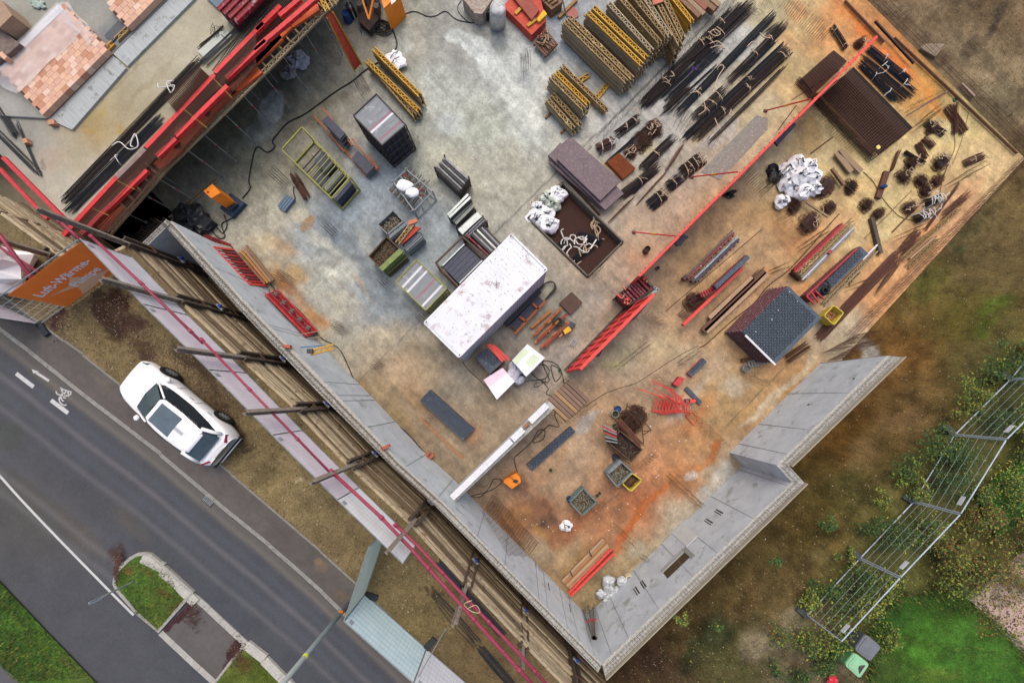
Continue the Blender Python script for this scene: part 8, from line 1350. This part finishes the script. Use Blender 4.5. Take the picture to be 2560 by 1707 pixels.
  for xx in(wb/2,-wb/2):
   mb=MB();c=Pn(xx,sg*.93,.35);ax=-rt*sg
   ax=rt if(c-o).dot(rt)>0 else-rt;mb.tube([c-ax*.2,c+ax*.012],.40,24);w=mb.build('wheel_arch',m_bk,r)
   mb=MB();mb.tube([c-ax*.2,c+ax*.02,c+ax*.035],[.35,.35,.32],28);t=mb.build('wheel',M('tyre','22221f','191918',rough=.9),r)
   mb=MB();up=Vector((0,0,1));cc=c+ax*.04;mb.tube([cc-ax*.003,cc],.235,24)
   t2=mb.build('rim_well',m_bk,t);mb=MB()
   for k in range(10):a=6.283*k/10+.2;e=f*math.cos(a)+up*math.sin(a);mb.bar(cc+e*.03+ax*.008,cc+e*.23+ax*.008,.035,.012,up=ax)
   mb.tube([cc,cc+ax*.015],.045,10);mb.build('rim',MATS['galvanised_steel'],t)
 mb=MB();mb.bar(Pn(-2.475,-.26,.88),Pn(-2.475,.26,.88),.02,.11);mb.build('number_plate',m_strapw,r);mb=MB();mb.bar(Pn(-2.5,-.85,.42),Pn(-2.5,.85,.42),.06,.1);mb.build('rear_trim',m_bk,r)
car()
r=thing('traffic_sign','round blue sign on a short grey post, seen nearly edge on, on the traffic island','traffic sign',W(334,1453,ZS));b_=W(334,1453,ZS);mb=MB();mb.tube([b_,b_+Vector((0,0,1.75))],.035,8);mb.build('post',m_steel,r);dd=Vector((-.86,.51,0));nn_=Vector((-.43,.9,.12)).normalized()
mb=MB();c=b_+Vector((0,0,1.4));mb.tube([c-nn_*.05,c-nn_*.03],.3,28);mb.build('sign_disc',M('sign_blue','4a6f8c','3c6080',rough=.4),r);mb=MB();mb.tube([c-nn_*.03,c-nn_*.024],.3,28);mb.build('sign_back',m_steel,r)
r=thing('lamp_post','tall pale grey green lamp post leaning out of view at the bottom edge','lamp post',W(880,1498,ZS));b_=W(872,1508,ZS);mb=MB();mb.tube([b_,b_+Vector((0,0,7.2))],[.095,.085],14);mb.build('pole',M('pole_green','9ca6a6','8c9696',scale=2,rough=.6),r,smooth=True)
mb=MB();mb.tube([b_+Vector((0,0,.7)),b_+Vector((0,0,.85))],.1,14);mb.build('orange_sticker',m_mo,r);mb=MB();q_=b_+Vector((0,0,3.4));mb.tube([q_,q_+Vector((0,0,.12))],.096,12);mb.build('yellow_sticker',M('sticker_yellow','d6e040','c4ce38'),r)
mb=MB();c=P(31,1905,1425,ZS-.112);e=Vector((.75,-.66,0));g_=Vector((.66,.75,0));mb.prism([c+e*x+g_*y for x,y in((-.25,-.2),(.25,-.2),(.25,.2),(-.25,.2))],0,drop=.01);r=thing('drain_grate','small iron drain grate in the gutter below the car','drain',c-Vector((0,0,.01)));mb.build('pit',m_dark,r);mb=MB();[mb.bar(c+e*(.2*k/3-.02)-g_*.17+Vector((0,0,.004)),c+e*(.2*k/3-.02)+g_*.17+Vector((0,0,.004)),.035,.012)for k in range(-3,4)];mb.build('bars',m_steel,r)
def bin_(pts,z,label,lid,body,shr=.82):
 q_=[P(44,x,y,z)for x,y in pts];c=sum(q_,Vector())/4;r=thing('wheelie_bin',label,'bin',Vector((c.x,c.y,z-1.05)));mb=MB();lo=[Vector((c.x+(p.x-c.x)*shr,c.y+(p.y-c.y)*shr,z-1.05))for p in q_];hi=[p-Vector((0,0,.06))+(c-p)*.06 for p in q_]
 mb.add(hi+lo,[(0,1,2,3),(7,6,5,4)]+[(i,4+i,4+(i+1)%4,(i+1)%4)for i in range(4)]);mb.build('bin_body',body,r);mb=MB();o8=[]
 for i in range(4):a,b,d_=q_[i-1],q_[i],q_[(i+1)%4];o8+=[b.lerp(a,.14),b.lerp(a,.04).lerp(d_,.04),b.lerp(d_,.14)]
 mb.prism(o8,z-.07);mb.prism([p+(c-p)*.2+Vector((0,0,.03))for p in o8],z-.01);ld_=mb.build('lid',lid,r,smooth=False);mb=MB();mb.bar(q_[0].lerp(q_[1],.15)-Vector((0,0,.03)),q_[0].lerp(q_[1],.85)-Vector((0,0,.03)),.05,.05);mb.build('handle',body,ld_);return r,q_,c
r,q_,c=bin_([(790,1290),(925,1395),(835,1525),(700,1400)],5.15,'green wheelie bin with a dark plate on its lid by the mesh fence',M('bin_lid_green','8fc29a','7ab088',scale=5,rough=.5,spots='a8905c',spotscale=12),M('bin_green','4f8458','3f6e48',scale=4,rough=.6))
mb=MB();mb.prism([c.lerp(q_[1],s)+Vector((0,0,.05))for s in(.15,.6)]+[c.lerp(q_[2],s)+Vector((0,0,.05))for s in(.6,.2)],0,drop=.02);mb.build('dark_plate',m_fr,r)
bin_([(890,1120),(1035,1240),(930,1370),(790,1260)],5.1,'dark grey wheelie bin beside the green one',M('bin_grey','72767c','5f6368',scale=5,rough=.6),M('bin_grey2','4c5055','3f4347'))
mb=MB();mb.blob(P(44,590,1545,4.3),(.22,.22,.12),.3,8,seed=2);solo('red_object','small bright red plastic scrap at the bottom edge left of the bins','plastic scrap',mb,M('red_plastic','d02c3c','b02030',rough=.4))
sk=sack(P(21,130,900,ZS),1.25,'large white big bag with black straps left of the orange banner',m_sack,91,sq=.8)
for i,(pts,lb)in enumerate([([px(24,0,0)],'')][:0]):pass
bundle(W(1090,1400,ZS+.03),W(1260,1590,ZS+.03),.3,12,m_bluebar,'rebar bundle: black one under the lower pink rails',height=.15,r=.02);bundle(W(1085,1475,ZS+.03),W(1200,1610,ZS+.03),.5,7,m_bluebar,'rebar bundle: few black bars left of the lower pink rails',height=.1,spread=.1);bundle(W(1195,1610,ZS+.03),W(1290,1720,ZS+.03),.3,12,m_bluebar,'rebar bundle: black one at the bottom edge left of the pink rails',height=.15,r=.02)
ribbon3([W(x,y,ZS+1.75)for x,y in[(1170,1520),(1190,1512),(1200,1530),(1180,1528),(1160,1510),(1180,1500)]],.014,'white strap knotted on the pink rails',m_strap);
LG=[M('leaf_a','45602a','354c20',scale=9,rough=.8),M('leaf_b','5a7230','485e26',scale=9,rough=.8),M('leaf_c','969a3c','7c822e',scale=9,rough=.8),M('leaf_d','75592f','5c4526',scale=9,rough=.9),M('leaf_e','2f4a26','24391d',scale=9,rough=.9)]
def leaves(mb,c,rx,ry,h,n,w,rr,size=.05,clumps=0):
 cl=[(rr.gauss(0,.62),rr.gauss(0,.62),rr.random())for _ in range(clumps or max(5,n//60))]
 for i in range(n):
  a,b,k=rr.choice(cl);x=a*.75+rr.gauss(0,.2);y=b*.75+rr.gauss(0,.2);d=x*x+y*y
  if d>2.2:continue
  p=Vector((c[0]+x*rx,c[1]+y*ry,c[2]+h*max(.05,1-d*.45)*(.25+.75*rr.random())+.02));s=size*rr.uniform(.5,1.4);t=rr.uniform(0,6.28);e=Vector((math.cos(t),math.sin(t),rr.uniform(-.4,.4)))*s;f=Vector((-e.y,e.x,rr.uniform(-.03,.03)))*.5
  mb.add([p-e,p+f,p+e,p-f],[(0,1,2,3)],rr.choices(range(5),w)[0])
def gz(pt):return float(sz(np.array([pt.x]),np.array([pt.y]))[0])
def onsoil(x,y):
 z=4.;
 for _ in range(6):p=W(x,y,z);z=gz(p)
 return W(x,y,z)
V={'g':(5,3,.6,0,5),'y':(2,4,4,1,2),'d':(4,1,.3,.5,6),'b':(1,2,2,6,2),'m':(3,3,3,2,3)}
SHR=[(2510,905,1.0,'g','green bush beside the fence at the right edge'),(2470,940,.7,'g','smaller green bush just left of the fence at the right edge'),(2430,985,.8,'y','yellow green bush left of the upper fence panels'),(2400,1030,.7,'m','low mixed bush left of the second fence panel'),(2470,1060,.9,'d','dark bush behind the wires of the first fence panel'),(2530,1040,.9,'m','mixed bush behind the first fence panel at the right edge'),(2330,1110,1.1,'g','bright green bush growing through the fence, right of the wall corner'),(2400,1150,1.0,'g','green bush behind the second mesh fence panel'),(2360,1200,.9,'d','dark bush inside the second mesh fence panel'),(2430,1220,.8,'m','mixed bush near the foot of the second fence panel'),(2260,1170,.8,'g','weedy green bush between the wall and the fence'),(2290,1220,.7,'y','small yellow green bush left of the third fence post'),(2550,1110,1.1,'y','bright yellow bush at the right edge beyond the fence'),(2500,1210,1.0,'y','yellow bush beyond the second fence panel'),(2440,1290,1.0,'b','brown autumn bush beyond the third fence panel'),(2300,1310,1.0,'m','mixed bush behind the third mesh fence panel'),(2240,1340,.9,'g','green bush through the middle of the third fence panel'),(2180,1320,.8,'d','dark green bush left of the third fence panel'),(2350,1370,1.2,'b','large brown orange bush beyond the third panel, near the lawn'),(2440,1400,1.3,'b','biggest brown autumn bush between the two lawns'),(2380,1450,1.0,'m','olive bush at the upper edge of the big lawn'),(2500,1440,1.1,'b','brown bush overhanging the paved patio'),(2540,1340,1.1,'b','brown orange bush at the right edge above the patio'),(2130,1440,.9,'g','green bush left of the fourth fence panel'),(2190,1450,.9,'y','yellow green bush inside the fourth fence panel'),(2140,1500,1.0,'m','olive bush behind the lowest fence panel'),(2070,1480,.8,'g','green bush left of the lowest fence panel'),(2010,1480,.7,'y','small light green bush uphill of the fence end'),(2060,1570,1.2,'y','large yellow leaved bush at the fence end by the bins'),(2000,1590,1.0,'m','mixed bush at the left of the fence end'),(2030,1640,.9,'g','green bush left of the green wheelie bin'),(1980,1660,.8,'d','dark bush near the bottom edge left of the bins'),(2210,1580,.7,'y','thin yellow bush on the edge of the big lawn'),(2195,1250,.45,'y','small bright yellow plant on the brown soil below the wall corner'),(1790,1560,.3,'g','tiny green plant on the brown soil below the long wall'),(1700,1545,.35,'y','tiny yellow plant close to the long wall outer side'),(1930,1400,.35,'g','tiny green plant between the wall and the lowest fence panel'),(2060,1310,.5,'g','low green plant on the slope below the wall corner'),(2545,870,.7,'y','small yellow bush at the right edge above the fence'),(2100,1390,.5,'m','low mixed plant uphill of the fourth fence panel')]
for i,(x,y,rd,k,lb)in enumerate(SHR):
 c=onsoil(x,y);rr=random.Random(300+i);r=thing('shrub',lb,'shrub',c);mb=MB();leaves(mb,c,rd,rd*.9,rd*.9,int(720*rd*rd)+110,V[k],rr,.05);mb.build('foliage',LG,r);mb=MB()
 for q in range(int(5+7*rd)):e=c+Vector((rr.gauss(0,.35)*rd,rr.gauss(0,.35)*rd,rd*.7));mb.tube([c+Vector((rr.gauss(0,.1),rr.gauss(0,.1),-.05)),(c+e)/2+Vector((rr.gauss(0,.1),rr.gauss(0,.1),.1)),e],[.014,.01,.004],4,cap=False)
 mb.build('stems',m_rb3,r)
def scatter(name,n,fn,mats,w,label,cat,size=(.02,.06),h=.0,seed=1,up=False):
 rr=random.Random(seed);mb=MB();k=0
 while k<n:
  q=fn(rr)
  if q is None:k+=.2;continue
  k+=1;s=rr.uniform(*size);t=rr.uniform(0,6.28);e=Vector((math.cos(t),math.sin(t),0))*s;f=Vector((-e.y,e.x,0))*rr.uniform(.3,.9);m=rr.choices(range(len(mats)),w)[0]
  if up:mb.add([q-f*.35,q+f*.35,q+e*1.2+Vector((0,0,s*1.6))],[(0,1,2)],m)
  else:g_=Vector((0,0,s*.7 if h else.004));mb.add([q-e,q+f,q+e,q-f,q+g_],[(0,1,4),(1,2,4),(2,3,4),(3,0,4)],m)
 a=np.array(mb.v);o=bpy.data.objects.new(name,mb.mesh(name,mats));COL.objects.link(o);o['kind']='stuff';o['label']=label;o['category']=cat
def soilpt(rr,lo=10.6,hi=18):
 x=rr.uniform(1400,2640);y=rr.uniform(-60,1760);p=onsoil(x,y);d=(p.x-p.y)/1.414;e=(p.x+p.y)/1.414
 if d<10.6 and e<28.9:return None
 if 10.4<d<12.2 and e<13.2:return None
 return p
def weedpt(rr):
 p=soilpt(rr);
 if p is None:return None
 d=(p.x-p.y)/1.414;e=(p.x+p.y)/1.414;w=float(fbm(np.array([p.x*.5+9]),np.array([p.y*.5+5]),131,3)[0])
 k=(min(1,max(0,(d-11.5)/3.5))if e<20 else.15)*(w>.48)
 return p if rr.random()<k+.03 else None
m_st=[M('stone_a','a39a80','857c66',scale=9),M('stone_b','6b6048','564c38',scale=9),M('stone_c','c4bda4','aaa38c',scale=9)]
scatter('pebbles',6000,soilpt,m_st,(3,6,.25),'pebbles and clods on the brown soil outside the pit','pebbles',(.012,.04),1,5);scatter('weeds',9000,weedpt,LG,(5,4,2,2,4),'low weeds on the slope by the mesh fence','weeds',(.03,.08),0,6,True)
def stripp(La,Lb,z):
 A=np.array(La,float);B=np.array(Lb,float)
 def f(rr):t=rr.random()*.94+.02;i=t*(len(A)-1);j=t*(len(B)-1);a=A[int(i)]*(1-i%1)+A[min(int(i)+1,len(A)-1)]*(i%1);b=B[int(j)]*(1-j%1)+B[min(int(j)+1,len(B)-1)]*(j%1);s=rr.random();return W(*(a*(1-s)+b*s),z)
 return f
scatter('gravel_stones',5200,stripp(LAG[2:12],K1[2:13],ZS+.004),m_st+[M('leaf_brown','4a3224','36241a')],(3,5,1,2),'gravel stones and dead leaves on the verge','gravel',(.01,.035),1,7)
gl_=lambda:(LG,(4,5,1,1,3))
scatter('grass_blades',9000,stripp(GR[1:5],G2[1:4],ZS-.05),*gl_(),'grass on the bank at the lower left corner','grass',(.03,.08),0,8,True);scatter('grass_blades',3200,stripp([isl[i]for i in(2,6,10)],[isl[i]for i in(14,13,12)],ZS-.02),*gl_(),'grass on the traffic island','grass',(.02,.06),0,9,True)
LW=([px(44,x,y)for x,y in[(900,1568),(960,1400),(1000,1200),(950,1100),(1150,800),(1500,760),(1700,700)]],[px(44,x,y)for x,y in[(2500,1700),(2450,1400),(2334,1290),(2100,1060),(1850,820)]])
scatter('grass_blades',9000,stripp(*LW,4.16),*gl_(),'mown grass of the garden lawn beyond the bins','grass',(.02,.05),0,10,True);scatter('grass_blades',3000,stripp([px(44,x,y)for x,y in[(1960,20),(1930,-150),(2100,-330)]],[px(44,x,y)for x,y in[(2080,230),(2220,170),(2334,60)]],4.16),*gl_(),'grass of the smaller lawn at the right edge','grass',(.02,.06),0,12,True)
def lawnedge(rr):i=rr.choice((0,1));L=LW[i];k=rr.randrange(len(L)-1);a=lerp(L[k],L[k+1],rr.random());return W(a[0]+rr.gauss(0,9),a[1]+rr.gauss(0,9),4.17)
scatter('edge_grass',3500,lawnedge,*gl_(),'ragged grass and leaves along the lawn edges','grass',(.04,.1),0,13,True)
def litt(rr):a=rr.choice([(150,800,18,36),(295,770,40,50),(340,830,40,40),(370,880,40,30),(560,1040,50,50),(520,960,40,40),(480,1540,18,26),(590,1630,14,26),(296,1395,10,22),(290,1430,6,20),(470,910,40,40)]);return W(a[0]+rr.gauss(0,.6)*a[2],a[1]+rr.gauss(0,.6)*a[3],ZS+.006)
scatter('leaf_litter',3800,litt,[M('litter_red','4a2428','351a1e'),M('litter_brown','4a3626','36281c'),MATS['stone_b']],(4,4,1),'dark red brown dead leaves drifted on the verge and island','dead leaves',(.015,.045),0,11)
PT=[px(44,x,y)for x,y in[(1980,690),(1850,815),(2334,1300),(2334,700)]]
scatter('patio_leaves',1500,lambda rr:P(44,rr.uniform(1900,2500),rr.uniform(500,1150),4.18),[LG[3],LG[2],M('twig','4c3a2c','3a2c22')],(4,2,3),'brown autumn leaves on the paving beyond the lawn','leaves',(.02,.06),0,17)
def floorpt(rr):
 u=rr.random();v=rr.random();p=W(1482,1585).lerp(W(2562,396),u).lerp(W(300,400).lerp(W(1380,-789),u),v*.95)
 x=NX+p.x*1000/H;w=float(fbm(np.array([p.x*.6]),np.array([p.y*.6]),141,3)[0])
 return Vector((p.x,p.y,.003))if rr.random()<(1.6*(w-.35)+.1)else None
scatter('floor_grit',4200,floorpt,[M('grit_dark','3c3229','2c261f'),M('grit_brown','6b5238','5a4430'),MATS['stone_c']],(7,3,.5),'dark grit and crumbs strewn over the pit floor','grit',(.008,.03),1,15)
def whitept(rr):a=rr.choice([(1650,1170),(1630,1150),(1500,1000),(1800,1000),(1500,1330),(1350,1290),(1560,1300),(1340,1100),(2200,560),(1850,820)]);return W(a[0]+rr.gauss(0,45),a[1]+rr.gauss(0,45),.004)
scatter('white_crumbs',90,whitept,[m_strapw],(1,),'white plastic crumbs on the rusty floor','litter',(.03,.06),1,16)
for k in list(GP.values()):kids(k)
